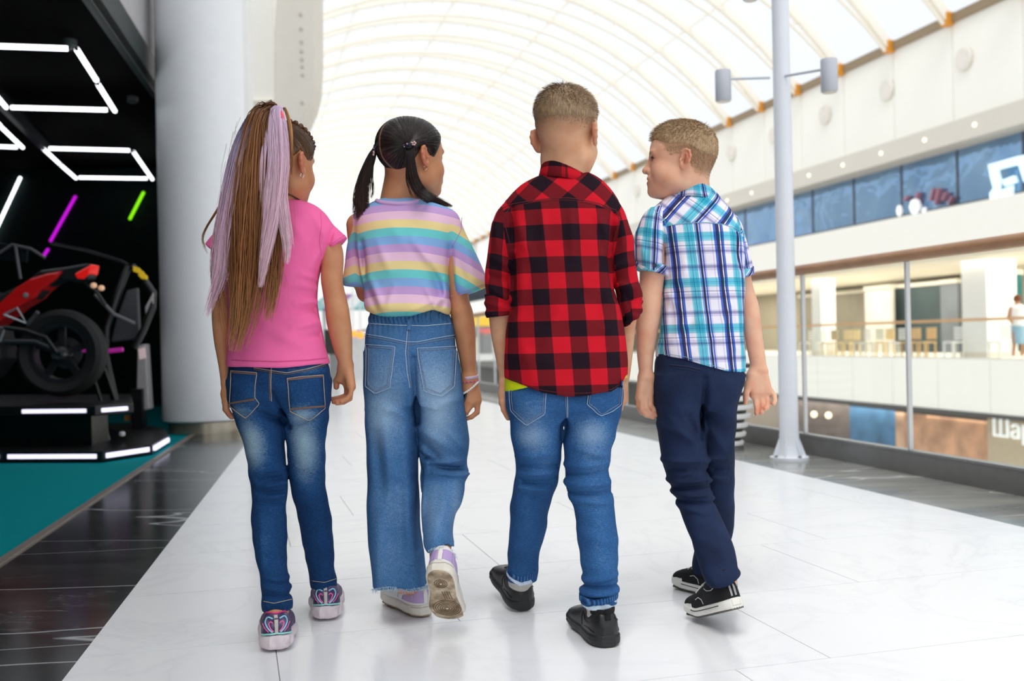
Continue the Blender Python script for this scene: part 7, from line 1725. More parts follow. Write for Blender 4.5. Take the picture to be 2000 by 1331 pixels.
# ------------------------------------------------------------------ boy in the turquoise plaid shirt
def boy_plaid():
    D = 2.86; rng = np.random.default_rng(12)
    who = empty('person', on_z(1375, 1190), 'fair-haired boy in turquoise plaid short-sleeved shirt and navy trousers looking to the side', 'person')
    torso = PL(D, [(368, 1326, 1390, .01, .034), (380, 1306, 1402, .008, .048), (394, 1288, 1412, .006, .062), (410, 1273, 1423, .004, .076), (428, 1266, 1434, .002, .088), (447, 1268, 1443, 0, .095), (470, 1277, 1449, 0, .1), (500, 1289, 1451, 0, .102), (540, 1295.5, 1450.6, 0, .103), (580, 1295, 1451, 0, .103), (611, 1294, 1451, 0, .103), (650, 1290, 1452, 0, .104), (690, 1282, 1452.7, 0, .107), (715, 1279, 1453, 0, .109), (745, 1279, 1453, 0, .109)], 2.3)
    sL = PL(D, [(405, 1270, 1300, -.02, .03), (418, 1256, 1303, -.024, .042), (440, 1247, 1304.5, -.026, .05), (462, 1243.5, 1304, -.028, .05), (493, 1242.8, 1303, -.028, .05), (520, 1243.6, 1301, -.028, .049), (545, 1245, 1299, -.028, .048)], 2.1)
    sR = PL(D, [(425, 1415, 1438, .02, .03), (440, 1424, 1447, .025, .04), (470, 1430, 1457.5, .03, .046), (501, 1433, 1464.5, .032, .046), (530, 1436, 1470, .034, .045), (550, 1438, 1471, .034, .044)], 2.1)
    sh = Field(); sh.u(torso, k=.004).u(trim(sL, line_cut(1240, 524.5, 1304, 537.5, D-.03, (1270, 490))), trim(sR, line_cut(1446, 543, 1474, 533, D, (1450, 500))), k=.010)
    hem = [(1270, 714), (1279, 709), (1292, 700), (1306, 696), (1337, 701), (1376, 714), (1415, 725), (1450, 728.5), (1460, 728)]
    sh.cut(hem_cut(hem, D-.1), .003); sh.sub(ell(W(1352, 346, D+.016), (.05, .05, .032)), k=.004)
    for f in [(1306, 440, 1303, 520, -.006, .008), (1300, 430, 1290, 500, .003, .01), (1446, 450, 1450, 520, -.004, .007), (1320, 560, 1345, 520, .004, .012), (1300, 560, 1330, 600, .003, .012), (1330, 640, 1380, 620, .003, .012), (1345, 660, 1360, 600, -.003, .01), (1310, 680, 1340, 620, .003, .012), (1400, 660, 1430, 600, .0025, .012), (1380, 560, 1420, 540, .002, .014), (1360, 690, 1400, 660, .0025, .012), (1440, 560, 1446, 680, .003, .01), (1290, 620, 1300, 690, -.004, .009), (1250, 450, 1262, 510, .003, .01), (1285, 450, 1275, 520, .003, .01), (1310, 560, 1308, 660, .003, .009), (1330, 470, 1340, 540, .002, .012)]:
        sh.add(fold2(*f[:4], D-.11, f[4], f[5]))
    sh.add(ripple(.0018, 34, 26, 30, 1.2))
    MP = mat_blue_plaid(); x0 = W(1337, 560, D)[0]; z0 = W(1337, 436, D)[2]
    seam = [(1240, 446), (1300, 441), (1312, 438), (1340, 435), (1380, 434), (1415, 438), (1440, 446), (1475, 460)]
    pa = plaid_attrs(torso, [sL, sR], D, seam, x0, z0, -.09)
    shirt = sdf_obj('shirt', sh, .0040, MP, who, pa)
    d0, d1 = D-.25, D+.1; th = plain('thread_pale_turquoise', (120, 170, 190), .8)
    stitch('yoke_seam', sh, [(1306, 441), (1340, 436), (1380, 435), (1415, 439), (1440, 448)], d0, d1, th, shirt, .0011, .0004)
    stitch('armhole_seam', sh, [(1276, 408), (1298, 430), (1305, 460), (1304, 500)], d0, d1, th, shirt, .0011, .0)
    stitch('hem_stitch', sh, [(x, y-4) for x, y in hem[2:-2]], d0, d1, th, shirt, .0007, .0004)
    col = collar(who, W(1351, 363, D+.014), .058, .057, .042, .24, .10, MP, .014, u0=-.004, v0=.036); col.parent = shirt; col.location = -parent_world(shirt)
    for rows, cut in (([(505, 1242, 1304, -.028, .0515), (522, 1242.4, 1302.5, -.028, .0515), (550, 1244, 1300, -.028, .05)], (line_cut(1238, 526.5, 1306, 540, D-.03, (1270, 490)), line_cut(1238, 510, 1306, 522, D-.03, (1270, 560)))), ([(515, 1434, 1469, .034, .0475), (535, 1436, 1472, .034, .047), (555, 1438, 1473, .034, .046)], (line_cut(1446, 545, 1476, 535, D, (1450, 500)), line_cut(1446, 528, 1476, 519, D, (1450, 580))))):
        lf = PL(D, rows, 2.1); cf = Field(); cf.u(trim(lf, *cut), k=.002); cf.add(ripple(.001, 90, 60, 90, .5)); V, Q = cf.mesh(.0032); me = mesh_np('cuff', V, Q); tt, cx, rx, ry = lf.theta(V); flat_attrs(me, (tt*.034+z0-V[:, 2])*.7+.03, (z0-V[:, 2]-tt*.034)*.7+.05); put('cuff', me, MP, shirt)
    P, N = trace(sh, [1278.0], [519.0], D-.25, D+.1)
    MB().lathe([(0, 0), (.0055, 0), (.0058, .0012), (.005, .0024), (0, .0024)], P[0]+N[0]*.003, 16, np.array([[1, 0, 0], [0, 0, -1], [0, 1, 0]])).build('button', plain('button_navy', (26, 28, 54), .3), shirt, smooth=True)
    # --- trousers
    nl = PL(D, [(735, 1277.5, 1376, 0, .088), (765, 1277.5, 1379, -.006, .092), (789, 1279.7, 1378, -.008, .09), (811, 1282, 1377, -.008, .086), (833, 1283.5, 1377, -.01, .082), (854, 1286.7, 1377.5, -.012, .079), (876, 1290, 1378.5, -.016, .077), (898, 1294.5, 1380.5, -.02, .075), (920, 1299.5, 1382.5, -.025, .073), (942, 1306, 1386, -.032, .071), (960, 1313, 1389.5, -.04, .069), (976, 1319, 1393.5, -.05, .067), (990, 1324.5, 1398, -.06, .066), (1007, 1331, 1405, -.075, .065), (1029, 1340, 1415.5, -.1, .065), (1050, 1349, 1425, -.13, .064), (1072, 1356.5, 1433, -.16, .063), (1094, 1363, 1438, -.19, .061), (1116, 1369.5, 1438.5, -.216, .06), (1138, 1378, 1438, -.238, .059), (1160, 1386, 1437, -.25, .058)], 2.15)
    fl = PL(D, [(735, 1372, 1449.5, .01, .088), (765, 1370, 1444.5, .01, .09), (789, 1368, 1439, .012, .088), (811, 1367, 1436.6, .016, .084), (854, 1366, 1433.8, .026, .076), (898, 1367, 1433.6, .04, .072), (942, 1368, 1432.3, .06, .068), (976, 1367, 1433.8, .078, .064), (1007, 1365, 1433.6, .1, .062), (1029, 1363, 1432.6, .115, .06), (1050, 1361, 1427, .13, .058), (1072, 1358, 1417, .145, .055), (1094, 1354, 1406, .158, .052), (1112, 1353, 1400, .168, .05), (1118, 1354, 1398, .17, .05)], 2.1)
    pel = PL(D, [(690, 1284, 1447, 0, .095), (706, 1280, 1449.7, 0, .1), (730, 1277.5, 1450, -.002, .104), (755, 1277, 1447, -.004, .104), (780, 1284, 1436, 0, .094), (800, 1300, 1420, .004, .075)], 2.4)
    je = Field(); je.u(nl, fl, k=.003).u(pel, k=.02)
    je.cut(lambda P: np.where(P[:, 1] < D+.0, hem_cut([(1370, 1146), (1384, 1153), (1400, 1153), (1425, 1143), (1445, 1132)], D-.29)(P), -1), 0)
    for f in [(1285, 830, 1372, 866, .003, .012), (1345, 815, 1376, 880, -.004, .01), (1300, 905, 1378, 900, .004, .007), (1306, 922, 1383, 918, -.003, .006), (1318, 938, 1350, 920, .003, .007), (1310, 945, 1387, 937, .005, .006), (1316, 957, 1390, 952, -.004, .005), (1318, 968, 1394, 966, .005, .006), (1321, 980, 1397, 984, -.004, .005), (1326, 992, 1380, 1000, .003, .006), (1372, 905, 1432, 902, .003, .007), (1376, 925, 1432, 925, -.003, .006), (1386, 942, 1433, 945, .004, .006), (1390, 962, 1433, 962, -.003, .006), (1396, 978, 1433, 975, .003, .006), (1377, 740, 1378, 860, -.008, .008), (1290, 800, 1350, 860, .002, .012), (1385, 830, 1420, 880, .003, .012), (1370, 1108, 1436, 1095, .004, .007), (1375, 1122, 1437, 1112, -.004, .006), (1380, 1134, 1437, 1126, .003, .006), (1350, 1040, 1400, 1060, .002, .012)]:
        je.add(fold2(*f[:4], D-.1, f[4], f[5]))
    je.add(ripple(.0015, 46, 36, 40, .9))
    NVY = NT('navy_twill'); vv = NVY.coord(); n1 = NVY.noise(vv, 10, 3); n2 = NVY.noise(NVY.coord('Object', (1, 1, .3), (0, .7, 0)), 520, 2)
    NVY.col(NVY.ramp(NVY.math('ADD', NVY.math('MULTIPLY', n1, .6), NVY.math('MULTIPLY', n2, .4)), [(.3, lin((18, 28, 52))), (.7, lin((34, 49, 82)))])); NVY.p.inputs['Roughness'].default_value = .85; NVY.p.inputs['Specular IOR Level'].default_value = .2; NVY.bump(n2, .2, .001)
    tr = sdf_obj('trousers', je, .0037, NVY.m, who)
    stitch('pocket_welt', je, [(1308, 713), (1340, 716), (1368, 722)], d0, d1, plain('navy_welt', (24, 34, 66), .8), tr, .0022, .0004)
    stitch('pocket_welt', je, [(1316, 719), (1345, 722), (1366, 727)], d0, d1, plain('navy_welt', (24, 34, 66), .8), tr, .0012, .0004)
    stitch('centre_seam', je, [(1398, 722), (1390, 748), (1380, 768)], d0, d1, plain('navy_welt', (24, 34, 66), .8), tr, .0012, .0004)
    # --- body
    C = W(1330, 316, D); R = rot_m(1.40, .04)
    bo = Field(); bo.ops += head_prims(C, R)
    bo.u(cone(C+R@np.array([0, -.028, -.03]), W(1352, 384, D+.014), .050, .052), k=.03)
    bo.u(torso.grow(-.028), k=.02)
    aL = PL(D, [(430, 1258, 1300, -.02), (480, 1250, 1298, -.025), (527, 1249.5, 1297.5, -.028), (552, 1249, 1296, -.028), (572, 1247, 1294, -.028), (611, 1243.4, 1291, -.026), (650, 1242.7, 1284.5, -.024), (689, 1244, 1277.5, -.022), (715, 1246.5, 1275, -.02), (732, 1249, 1275, -.02), (740, 1249, 1276, -.02)], 2.0, .012, ratio=1.0)
    aR = PL(D, [(445, 1422, 1448, .025), (500, 1432, 1462, .03), (544, 1436, 1467, .034), (572, 1440, 1474, .036), (591, 1444, 1480, .038), (611, 1447, 1483.8, .04), (650, 1453, 1488, .045), (689, 1460.5, 1493.5, .05), (712, 1465, 1496.7, .052), (726, 1463.5, 1498.5, .052)], 2.0, .012, ratio=.95)
    bo.u(aL, aR, k=.02)
    h_ = D-.02                                            # left hand, back to the viewer
    bo.u(cone(W(1256, 738, h_), W(1250, 776, h_-.004), .0150, .0135), cone(W(1268, 738, h_), W(1266, 776, h_+.004), .0150, .0135), cone(W(1271, 744, h_+.006), W(1270, 765, h_+.014), .0120, .0110), k=.012)
    for pts, r0, r1 in (([(1268, 774, .004), (1270, 792, -.004), (1277, 801, .0), (1282, 804.5, .004)], .0095, .0070), ([(1261, 778, -.004), (1261, 797, -.012), (1269, 808, -.008), (1279.5, 812, -.002)], .0095, .0070), ([(1254, 779, -.006), (1253, 799, -.012), (1262, 811, -.01), (1276, 815.5, -.004)], .0090, .0066), ([(1247, 776, .0), (1247, 795, -.004), (1253, 806, -.004), (1262, 812, .0)], .0080, .0060), ([(1272, 756, .012), (1274, 776, .022), (1273, 789, .026)], .0105, .0078)):
        finger(bo, [W(x, y, h_+z) for x, y, z in pts], r0, r1, .005)
    h_ = D+.05                                            # right hand, palm to the viewer
    bo.u(cone(W(1473, 728, h_), W(1473, 772, h_+.004), .0160, .0140), cone(W(1489, 728, h_), W(1499, 764, h_+.004), .0160, .0140), cone(W(1480, 735, h_), W(1486, 770, h_+.006), .0160, .0150), cone(W(1468, 736, h_-.006), W(1463, 756, h_-.010), .0150, .0130), k=.012)
    for pts, r0, r1 in (([(1476, 776, .002), (1477, 790, -.004), (1478.5, 800, -.012), (1477.5, 808, -.02)], .0085, .0066), ([(1487, 776, .004), (1489, 789, -.004), (1489, 800, -.014), (1487, 806, -.022)], .0088, .0068), ([(1496, 772, .004), (1500, 785, -.004), (1498, 796, -.014), (1494, 799, -.022)], .0086, .0066), ([(1506, 764, .004), (1512.5, 774, -.002), (1513.5, 783, -.010), (1511, 789.5, -.016)], .0078, .0060), ([(1462, 750, -.010), (1457.5, 769, -.018), (1456.5, 778, -.018), (1456, 787, -.016)], .0102, .0070)):
        finger(bo, [W(x, y, h_+z) for x, y, z in pts], r0, r1, .005)
    bo.u(nl.grow(-.024), fl.grow(-.024), k=.01)
    heelN = W(1441, 1188, 2.56); headN = .32; pitN = -.36
    RN = rot_m(headN, pitN); farH = np.array([.640, 2.925, .003])
    bo.u(cone(W(1412, 1135, D-.235), heelN+RN@np.array([0, .06, .06]), .036, .034), cone(W(1378, 1100, D+.165), farH+rot_m(.62)@np.array([0, .06, .07]), .036, .034), k=.02)
    red, dark = head_paint(C, R)
    kn = gauss_attr(0, D, [(1477, 806, 7, 8, .55), (1488, 804, 7, 8, .55), (1496, 796, 7, 7, .5), (1512, 786, 6, 8, .5), (1456, 784, 6, 10, .5), (1485, 772, 20, 5, .35), (1472, 755, 8, 14, .25), (1278, 808, 8, 10, .3), (1273, 788, 6, 8, .6), (1254, 790, 10, 14, .2)])
    def fd(V):
        q = (V-C)@R; line = np.interp(q[:, 1], [-.12, -.07, -.04, -.01, .03, .045, .06, .1], [-.055, -.052, -.045, .012, .006, .022, .05, .07])
        return np.clip((q[:, 2]-line)/.02, 0, 1)*.75*(np.abs(q[:, 0]) < .0785)
    sdf_obj('body', bo, .0033, SKIN_PINK, who, {'red': lambda V: np.clip(red(V)+kn(V), 0, 1), 'dark': dark, 'fade': fd})
    # --- hair
    T = lambda x, y, z: C+R@np.array([x, y, z])
    cap = Field(); cap.u(ell(T(0, -.013, .036), (.0755, .0915, .081), R), k=.01).u(ell(T(0, .026, .034), (.0675, .0695, .0715), R), k=.03)
    HL = ([-.12, -.09, -.06, -.03, .0, .03, .05, .07, .1], [-.02, -.016, -.006, .016, .026, .024, .036, .050, .054]); cap.cut(hairline_cut(C, R, *HL), .003); cap.add(taper_edge(C, R, *HL, band=.036, amt=.009))
    base = (0, -.055, .105)
    hair = sdf_obj('hair', cap, .0034, mat_haircap('hair_blond_combed', (134, 104, 72), (206, 176, 138), .6), who, cap_attrs(C, R, [base]))
    wh = np.array([0, -.06, .10])
    def lean(q):
        d = q-wh; d = d/(np.linalg.norm(d, axis=1)[:, None]+1e-6); d[:, 1] += .55*(q[:, 2] > .03); return d
    A = [short_hair(cap, C, R, 5000, rng, lambda q: np.clip((q[:, 2]-.012)/.03, 0, 1), lambda q: .005+.012*np.clip((q[:, 2]-.04)/.05, 0, 1), lean, .0005, 1, .14),
         ]
    A2 = [short_hair(bo, C, R, 5500, rng, lambda q: (q[:, 2] > np.interp(q[:, 1], [-.12, -.07, -.04, -.01, .03, .045, .06, .1], [-.055, -.052, -.045, .014, .008, .024, .05, .07]))*(q[:, 2] < .06)*(np.abs(q[:, 0]) < .0785)*np.clip((q[:, 2]+.06)/.05, .25, 1), lambda q: .0035+.004*np.clip((q[:, 2]+.04)/.08, 0, 1), lambda q: np.array([0, -.5, -.8])[None]*np.ones((len(q), 1)), .00034, 1, .12, .12)]
    hair_obj('clipped_hair', A2, mat_hair('hair_blond_clipped', [(0, (160, 124, 88)), (1, (176, 142, 104))], .6, jitter=.5), hair)
    hair_obj('short_strands', A, mat_hair('hair_blond', [(0, (120, 92, 62)), (.6, (172, 140, 102)), (1, (216, 190, 152))], .5, jitter=.7), hair)
    for s_ in (-1, 1):                                     # lashes and iris
        pts = [T(s_*x, y, z) for x, y, z in ((.019, .0815, .0062), (.026, .0835, .0085), (.034, .0825, .0085), (.042, .0765, .0045))]
        MB().tube(crs(np.array(pts), 4), .0011, 6).build('eyelash', plain('lash_brown', (52, 36, 28), .6), who, smooth=True)
        MB().lathe([(0, -.0008), (.0048, -.0008), (.0046, .0006), (0, .0012)], T(s_*.0315, .0805, .0028), 14, np.stack([R[:, 0], R[:, 2], R[:, 1]], 1)).build('iris', plain('iris_dark', (44, 40, 44), .15), who, smooth=True)
    # --- canvas shoes
    cv = plain('black_canvas', (18, 18, 20), .9, var=.3, scale=200, bump=.2); rbw = plain('white_rubber', (228, 226, 218), .5, var=.04, scale=40); thw = plain('white_thread', (214, 214, 214), .8); blk = plain('line_black', (24, 20, 28), .6); grip = plain('grip_grey', (96, 92, 88), .8, var=.5, scale=120, bump=.6)
    def canvas_shoe(P0, yaw, pitch, roll, mir, bend):
        s = Shoe(who, P0, yaw, pitch, roll, .235, .043, .034, .027, .088, .06, mirror=mir, bend=bend).opening(.058, .0275, .047, .046, .014)
        so = s.obj('sole', s.sole, .0028, rbw); up = s.obj('upper', s.up, .0028, cv)
        for sg in (-1, 1):
            s.tube('sole_line', s.from_side([(.03, .016), (.08, .0155), (.13, .016), (.18, .018)], sg, s.sole, .0002), .0012, blk, parent=so)
            s.tube('sole_rim', s.from_side([(.012, .0265), (.05, .0265), (.1, .0265), (.15, .0265), (.2, .027)], sg, s.sole, .0), .0018, rbw, parent=so)
            s.tube('topline_stitch', s.from_side([(.014, .076), (.03, .066), (.055, .058), (.08, .060), (.1, .068)], sg), .0009, thw, parent=up)
            s.tube('side_stitch', s.from_side([(.115, .03), (.12, .042), (.135, .05), (.15, .046)], sg), .0009, thw, parent=up)
            for x in (.0045, .0075): s.tube('heel_stitch', s.from_back([(sg*x, .032), (sg*x, .055), (sg*x*.9, .078)]), .0008, thw, parent=up)
        s.panel_back('heel_label', [(.008, -.013, .013), (.016, -.013, .013), (.024, -.013, .013)], rbw, s.sole, .0016, 6, parent=so)
        s.panel_back('pull_tab', [(.074, -.0065, .0065), (.086, -.0065, .0065), (.1, -.006, .006)], cv, lift=.002, nu=4, parent=up)
        cap_ = Field(); cap_.u(LoftY([(y, c, .022, w_+.0012, z_) for (y, c, w_), z_ in zip([r for r in s.w if r[0] > .18], (.030, .024, .017, .012))], 2.6), k=.002)
        s.obj('toe_cap', cap_, .0028, rbw)
        for i, y in enumerate((.112, .123, .134, .145, .156, .167)):
            pts = np.array([(x, y+.004*math.sin(i*3), .2) for x in np.linspace(-.02, .02, 11)]); P, N = trace_dir(s.up, pts, np.tile([0, 0, -1.], (11, 1)), .2); s.tube('lace', P+N*.0016, .0020, rbw, parent=up)
        tf = Field(); tf.u(LoftY([(y, c, .0006, w_-.0005, .0030) for y, c, w_ in s.w], 4.5), k=.001); tf.add(lambda P, d: .0012*np.sin(P[:, 0]*900)*np.sin(P[:, 1]*900)); s.obj('outsole', tf, .0026, grip)
        return s
    canvas_shoe(heelN, headN, pitN, -.10, 1, .22)
    canvas_shoe(farH, .62, 0.02, 0, 1, 0)
    f = Field(); f.u(cone(W(1392, 1120, D+.17), farH+rot_m(.62)@np.array([0, .058, .07]), .038, .036), k=.002); sdf_obj('sock', f, .0036, plain('sock_pale', (206, 210, 224), .95, var=.08, scale=150), who)
    return who
boy_plaid()
# ------------------------------------------------------------------ motorcycle ride in the arcade
def ride():
    d = 7.6; X = lambda x, y, dd=0.0: W(x, y, d+dd)
    blk = plain('ride_black', (16, 17, 19), .35, var=.2); gry = plain('ride_grey', (92, 92, 96), .5, var=.1); led = plain('ride_led', (222, 218, 246), .4, emit=1.5, var=0); lg = plain('ride_light_grey', (176, 172, 172), .5)
    org = plain('ride_orange', (214, 140, 60), .5)
    sim = empty('motorcycle_simulator', X(150, 900), 'black motorcycle ride platform with glowing edge strips on the teal carpet', 'arcade ride')
    def slab(name, pts, z0, z1, mat, par=sim, bev=.0): return MB().prism([(p[0], p[1], z0) for p in pts], (0, 0, z1-z0)).build(name, mat, par, bevel=bev)
    f = lambda x, y: on_z(x, y, .0)
    A = [f(-420, 906), f(200, 904), f(298, 889), f(330, 869), f(322, 855), f(270, 842), f(-420, 842)]
    slab('base_plate', A, .012, .075, blk)
    B = [f(-400, 892), f(180, 890), f(212, 880), f(205, 850), f(-400, 846)]
    slab('plinth', B, .075, .30, blk)
    T = [f(-420, 896), f(188, 895), f(262, 886), f(258, 852), f(-420, 848)]
    slab('deck', T, .30, .375, blk, bev=.01)
    def strip(a, b, z0, z1, off, name='led_strip'):
        a = np.array(a); b = np.array(b); v = (b-a)/np.linalg.norm(b-a); n_ = np.cross(v, (0, 0, 1)); n_ = n_ if n_[1] < 0 else -n_
        a = a+v*.03; b = b-v*.03
        P = [a+n_*off, b+n_*off, b+n_*(off-.02), a+n_*(off-.02)]
        MB().prism([(p[0], p[1], z0) for p in P], (0, 0, z1-z0)).build(name, led, sim)
    strip(f(8, 904.5), f(197, 904), .028, .058, .006); strip(f(-400, 906), f(4, 905), .028, .058, .006); strip(f(201, 904), f(297, 889), .028, .060, .006); strip(f(299, 889), f(329, 869.5), .028, .060, .006)
    for a, b in ((-380, 20), (38, 178)): strip(f(a, 895.5), f(b, 895), .325, .352, .006)
    strip(f(193, 894.5), f(258, 887), .325, .352, .006)
    MB().prism([X(170, 842, .0), X(205, 828, .1), X(214, 862, .1), X(168, 868, .0)], (0, .02, 0)).build('kick_plate', gry, sim)
    for x, y in ((175, 872), (238, 848)): MB().lathe([(0, -.02), (.02, -.015), (.024, 0), (.02, .015), (0, .02)], X(x, y, -.1), 12).build('knob', plain('ride_white', (220, 220, 226), .4), sim, smooth=True)
    # right post with pale panel
    pb = f(272, 852)
    MB().box((pb[0]-.05, pb[1]-.05, .02), (pb[0]+.05, pb[1]+.05, .42)).build('post', blk, sim)
    MB().box((pb[0]-.19, pb[1]-.14, .0), (pb[0]+.16, pb[1]+.16, .05)).build('foot', blk, sim)
    dp = pb[1]
    MB().prism([W(268, 676, dp), W(283, 672, dp), W(291, 800, dp), W(266, 805, dp)], (0, .12, 0)).build('post_panel', lg, sim, bevel=.01)
    MB().prism([W(270, 682, dp-.01), W(282, 679, dp-.01), W(284, 700, dp-.01), W(272, 703, dp-.01)], (0, .02, 0)).build('screen', plain('ride_screen', (232, 206, 206), .4, emit=.25), sim)
    MB().prism([W(243, 812, dp), W(265, 812, dp), W(265, 822, dp), W(243, 822, dp)], (0, .05, 0)).build('orange_tag', org, sim)
    # cage of tubes
    def tb(pts, r=.022, mat=blk, name='frame_tube'): MB().tube([X(x, y, z) for x, y, z in pts], r, 10).build(name, mat, sim, smooth=True)
    tb([(100, 478, .5), (170, 492, .5), (235, 512, .45), (250, 520, .4)]); tb([(250, 520, .4), (228, 580, .35), (208, 640, .3), (204, 690, .3), (226, 790, .3)], .03)
    tb([(258, 520, .4), (282, 548, .4), (299, 572, .4), (298, 600, .38), (280, 645, .35), (262, 680, .35)], .028); tb([(185, 575, .1), (222, 614, .15), (262, 632, .3)], .016, gry)
    tb([(183, 738, .2), (200, 790, .2)], .014); tb([(204, 720, .25), (228, 790, .25)], .014)
    MB().prism([X(247, 568, .38), X(268, 562, .38), X(272, 662, .38), X(216, 668, .38), X(228, 620, .38)], (0, .05, 0)).build('back_panel', plain('ride_panel', (70, 70, 76), .6), sim, bevel=.01)
    MB().prism([X(284, 600, .36), X(299, 572, .36), X(300, 592, .36), X(286, 640, .36)], (0, .03, 0)).build('side_screen', lg, sim)
    for p in ([(260, 520), (272, 524), (270, 534), (260, 530)], [(272, 526), (280, 532), (277, 545), (270, 538)], [(280, 534), (287, 540), (286, 546), (278, 545)]):
        MB().prism([X(a, b, .36) for a, b in p], (0, .02, 0)).build('yellow_mark', plain('ride_yellow', (236, 196, 30), .5, emit=.15), sim)
    tb([(-10, 500, .3), (24, 478, .3), (60, 486, .3), (88, 504, .3)], .012, gry, 'screen_arm'); tb([(30, 480, .3), (36, 520, .3), (40, 545, .3)], .012, gry, 'screen_arm')
    MB().prism([X(-20, 470, .34), X(52, 486, .34), X(50, 512, .34), X(-20, 505, .34)], (0, .04, 0)).build('screen', plain('ride_dark_screen', (20, 28, 34), .15), sim)
    # --- the motorcycle itself, side on, nose to the left
    bk = empty('motorcycle', X(122, 780), 'black and red sport motorcycle mounted on the ride platform', 'motorcycle')
    ax = np.array([[1, 0, 0], [0, 0, -1], [0, 1, 0]])     # lathe axis along depth
    tyre = plain('tyre_rubber', (14, 14, 15), .7, var=.25, scale=40, bump=.3); steel = plain('bike_steel', (120, 120, 124), .35, .7); red = plain('bike_red', (206, 22, 24), .3, var=.05)
    def wheel(c, R_=.335, w=.085):
        c = np.array(c); prof = [(R_-.10, -w*.75), (R_-.045, -w), (R_-.012, -w*.7), (R_, 0), (R_-.012, w*.7), (R_-.045, w), (R_-.10, w*.75), (R_-.10, -w*.75)]
        ty = MB().lathe(prof, c, 56, ax, False).build('tyre', tyre, bk, smooth=True)
        MB().lathe([(R_-.135, -.05), (R_-.1, -.055), (R_-.1, .055), (R_-.135, .05), (R_-.135, -.05)], c, 48, ax, False).build('rim', plain('rim_black', (34, 34, 38), .3), bk, smooth=True)
        MB().lathe([(0, -.09), (.045, -.09), (.05, -.03), (.05, .03), (.045, .09), (0, .09)], c, 20, ax).build('hub', steel, bk, smooth=True)
        for k in range(5):
            a = k*2*math.pi/5+.3; MB().bar(c+np.array([math.cos(a)*.04, 0, math.sin(a)*.04]), c+np.array([math.cos(a)*(R_-.12), 0, math.sin(a)*(R_-.12)]), .05, .03, (0, 1, 0)).build('spoke', plain('rim_black', (34, 34, 38), .3), bk)
        MB().lathe([(.06, -.075), (.12, -.075), (.12, -.069), (.06, -.069), (.06, -.075)], c, 36, ax, False).build('brake_disc', steel, bk)
    cw = X(122, 690); wheel(cw); wheel(X(-232, 692))
    def ext_poly(name, pts, w, mat, bev=.02, dd=0.0):
        return MB().prism([X(x, y, dd-w) for x, y in pts], (0, 2*w, 0)).build(name, mat, bk, bevel=bev)
    ext_poly('side_fairing', [(-14, 640), (-30, 618), (0, 590), (30, 562), (58, 544), (90, 534), (121, 529), (108, 545), (76, 570), (66, 582), (36, 600)], .10, red, .015)
    ext_poly('tail', [(52, 548), (78, 528), (120, 523), (172, 514), (178, 518), (172, 545), (150, 552), (118, 547), (88, 562), (66, 586), (58, 580)], .075, plain('bike_black', (22, 22, 25), .35), .02)
    ext_poly('tail_light', [(145, 535), (178, 516), (175, 534), (164, 546), (150, 545)], .08, plain('bike_tail_red', (226, 30, 24), .2, emit=.35), .01)
    ext_poly('seat', [(-70, 560), (-40, 566), (0, 574), (40, 556), (60, 545), (30, 590), (-20, 622), (-70, 610)], .09, plain('seat_black', (18, 18, 20), .6), .02)
    ext_poly('tank', [(-190, 560), (-160, 520), (-110, 508), (-70, 530), (-60, 570), (-80, 610), (-150, 612)], .13, red, .05)
    ext_poly('engine', [(-150, 615), (-60, 612), (-10, 640), (0, 700), (-30, 742), (-120, 742), (-160, 690)], .15, plain('engine_dark', (36, 37, 40), .45, var=.2, scale=20), .03)
    ext_poly('front_fairing', [(-190, 520), (-240, 560), (-262, 600), (-210, 660), (-150, 700), (-140, 640), (-170, 580)], .16, red, .03)
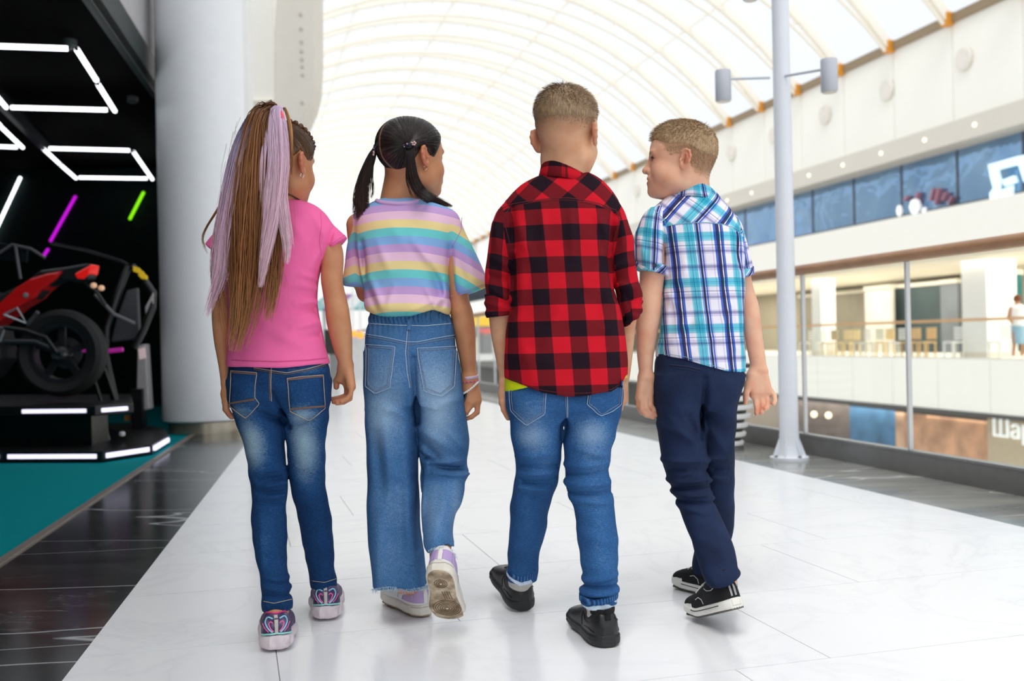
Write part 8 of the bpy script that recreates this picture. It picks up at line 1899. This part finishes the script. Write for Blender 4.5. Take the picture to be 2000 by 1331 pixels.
    for s_ in (-.11, .11):
        MB().tube([X(-188, 530, s_), X(-232, 692, s_)], .024, 12).build('fork', steel, bk, smooth=True)
        MB().tube([X(122, 690, s_), X(70, 668, s_), X(10, 668, s_)], .026, 10).build('swing_arm', plain('swing_arm', (40, 41, 45), .4), bk, smooth=True)
    MB().tube([X(-185, 518, -.32), X(-178, 505, -.1), X(-178, 505, .1), X(-185, 518, .32)], .014, 8).build('handlebar', blk, bk, smooth=True)
    for pts in ([(8, 615), (34, 602), (52, 632), (8, 615)], [(0, 668), (10, 640), (0, 640)]):
        MB().tube([X(a, b, -.13) for a, b in pts], .010, 8).build('peg_bracket', plain('bracket_alu', (170, 170, 174), .35, .6), bk, smooth=True)
    MB().tube([X(54, 634, -.13), X(74, 610, -.17)], .016, 10).build('foot_peg', steel, bk, smooth=True)
    MB().tube([X(112, 690, -.12), X(90, 660, -.13), X(52, 646, -.13), X(10, 640, -.13)], .02, 10).build('chain_guard', plain('bike_black', (22, 22, 25), .35), bk, smooth=True)
    MB().tube([X(160, 550, 0), X(190, 572, 0), X(206, 596, 0)], .012, 8).build('plate_bracket', blk, bk, smooth=True)
    for x, y in ((183, 558), (198, 563)): MB().lathe([(0, -.022), (.018, -.016), (.024, 0), (.018, .016), (0, .022)], X(x, y, -.08), 12).build('indicator', plain('indicator_amber', (240, 190, 150), .3, emit=.3), bk, smooth=True)
    MB().lathe([(0, -.012), (.018, -.012), (.02, 0), (0, .004)], X(50, 577, -.11), 14, ax).build('fairing_bolt', plain('bracket_alu', (170, 170, 174), .35, .6), bk, smooth=True)
    for a, b in ((24, 36), (146, 178), (212, 240)):
        MB().tube([X(a, 686, .45), X(b, 683, .45)], .018, 8).build('marker', plain('marker_purple', (176, 40, 150), .5, emit=.4) if a != 146 else plain('marker_purple', (176, 40, 150), .5, emit=.4), sim)
    lamp_d = bpy.data.lights.new('arcade_fill', 'AREA'); lamp_d.energy = 9; lamp_d.size = 1.2; lamp_d.color = (.85, .95, 1)  # unseen area light without a fixture, brightens the motorcycle
    lo = bpy.data.objects.new('arcade_fill', lamp_d); COL.objects.link(lo); lo.location = (-4.2, 6.2, 2.5)
ride()
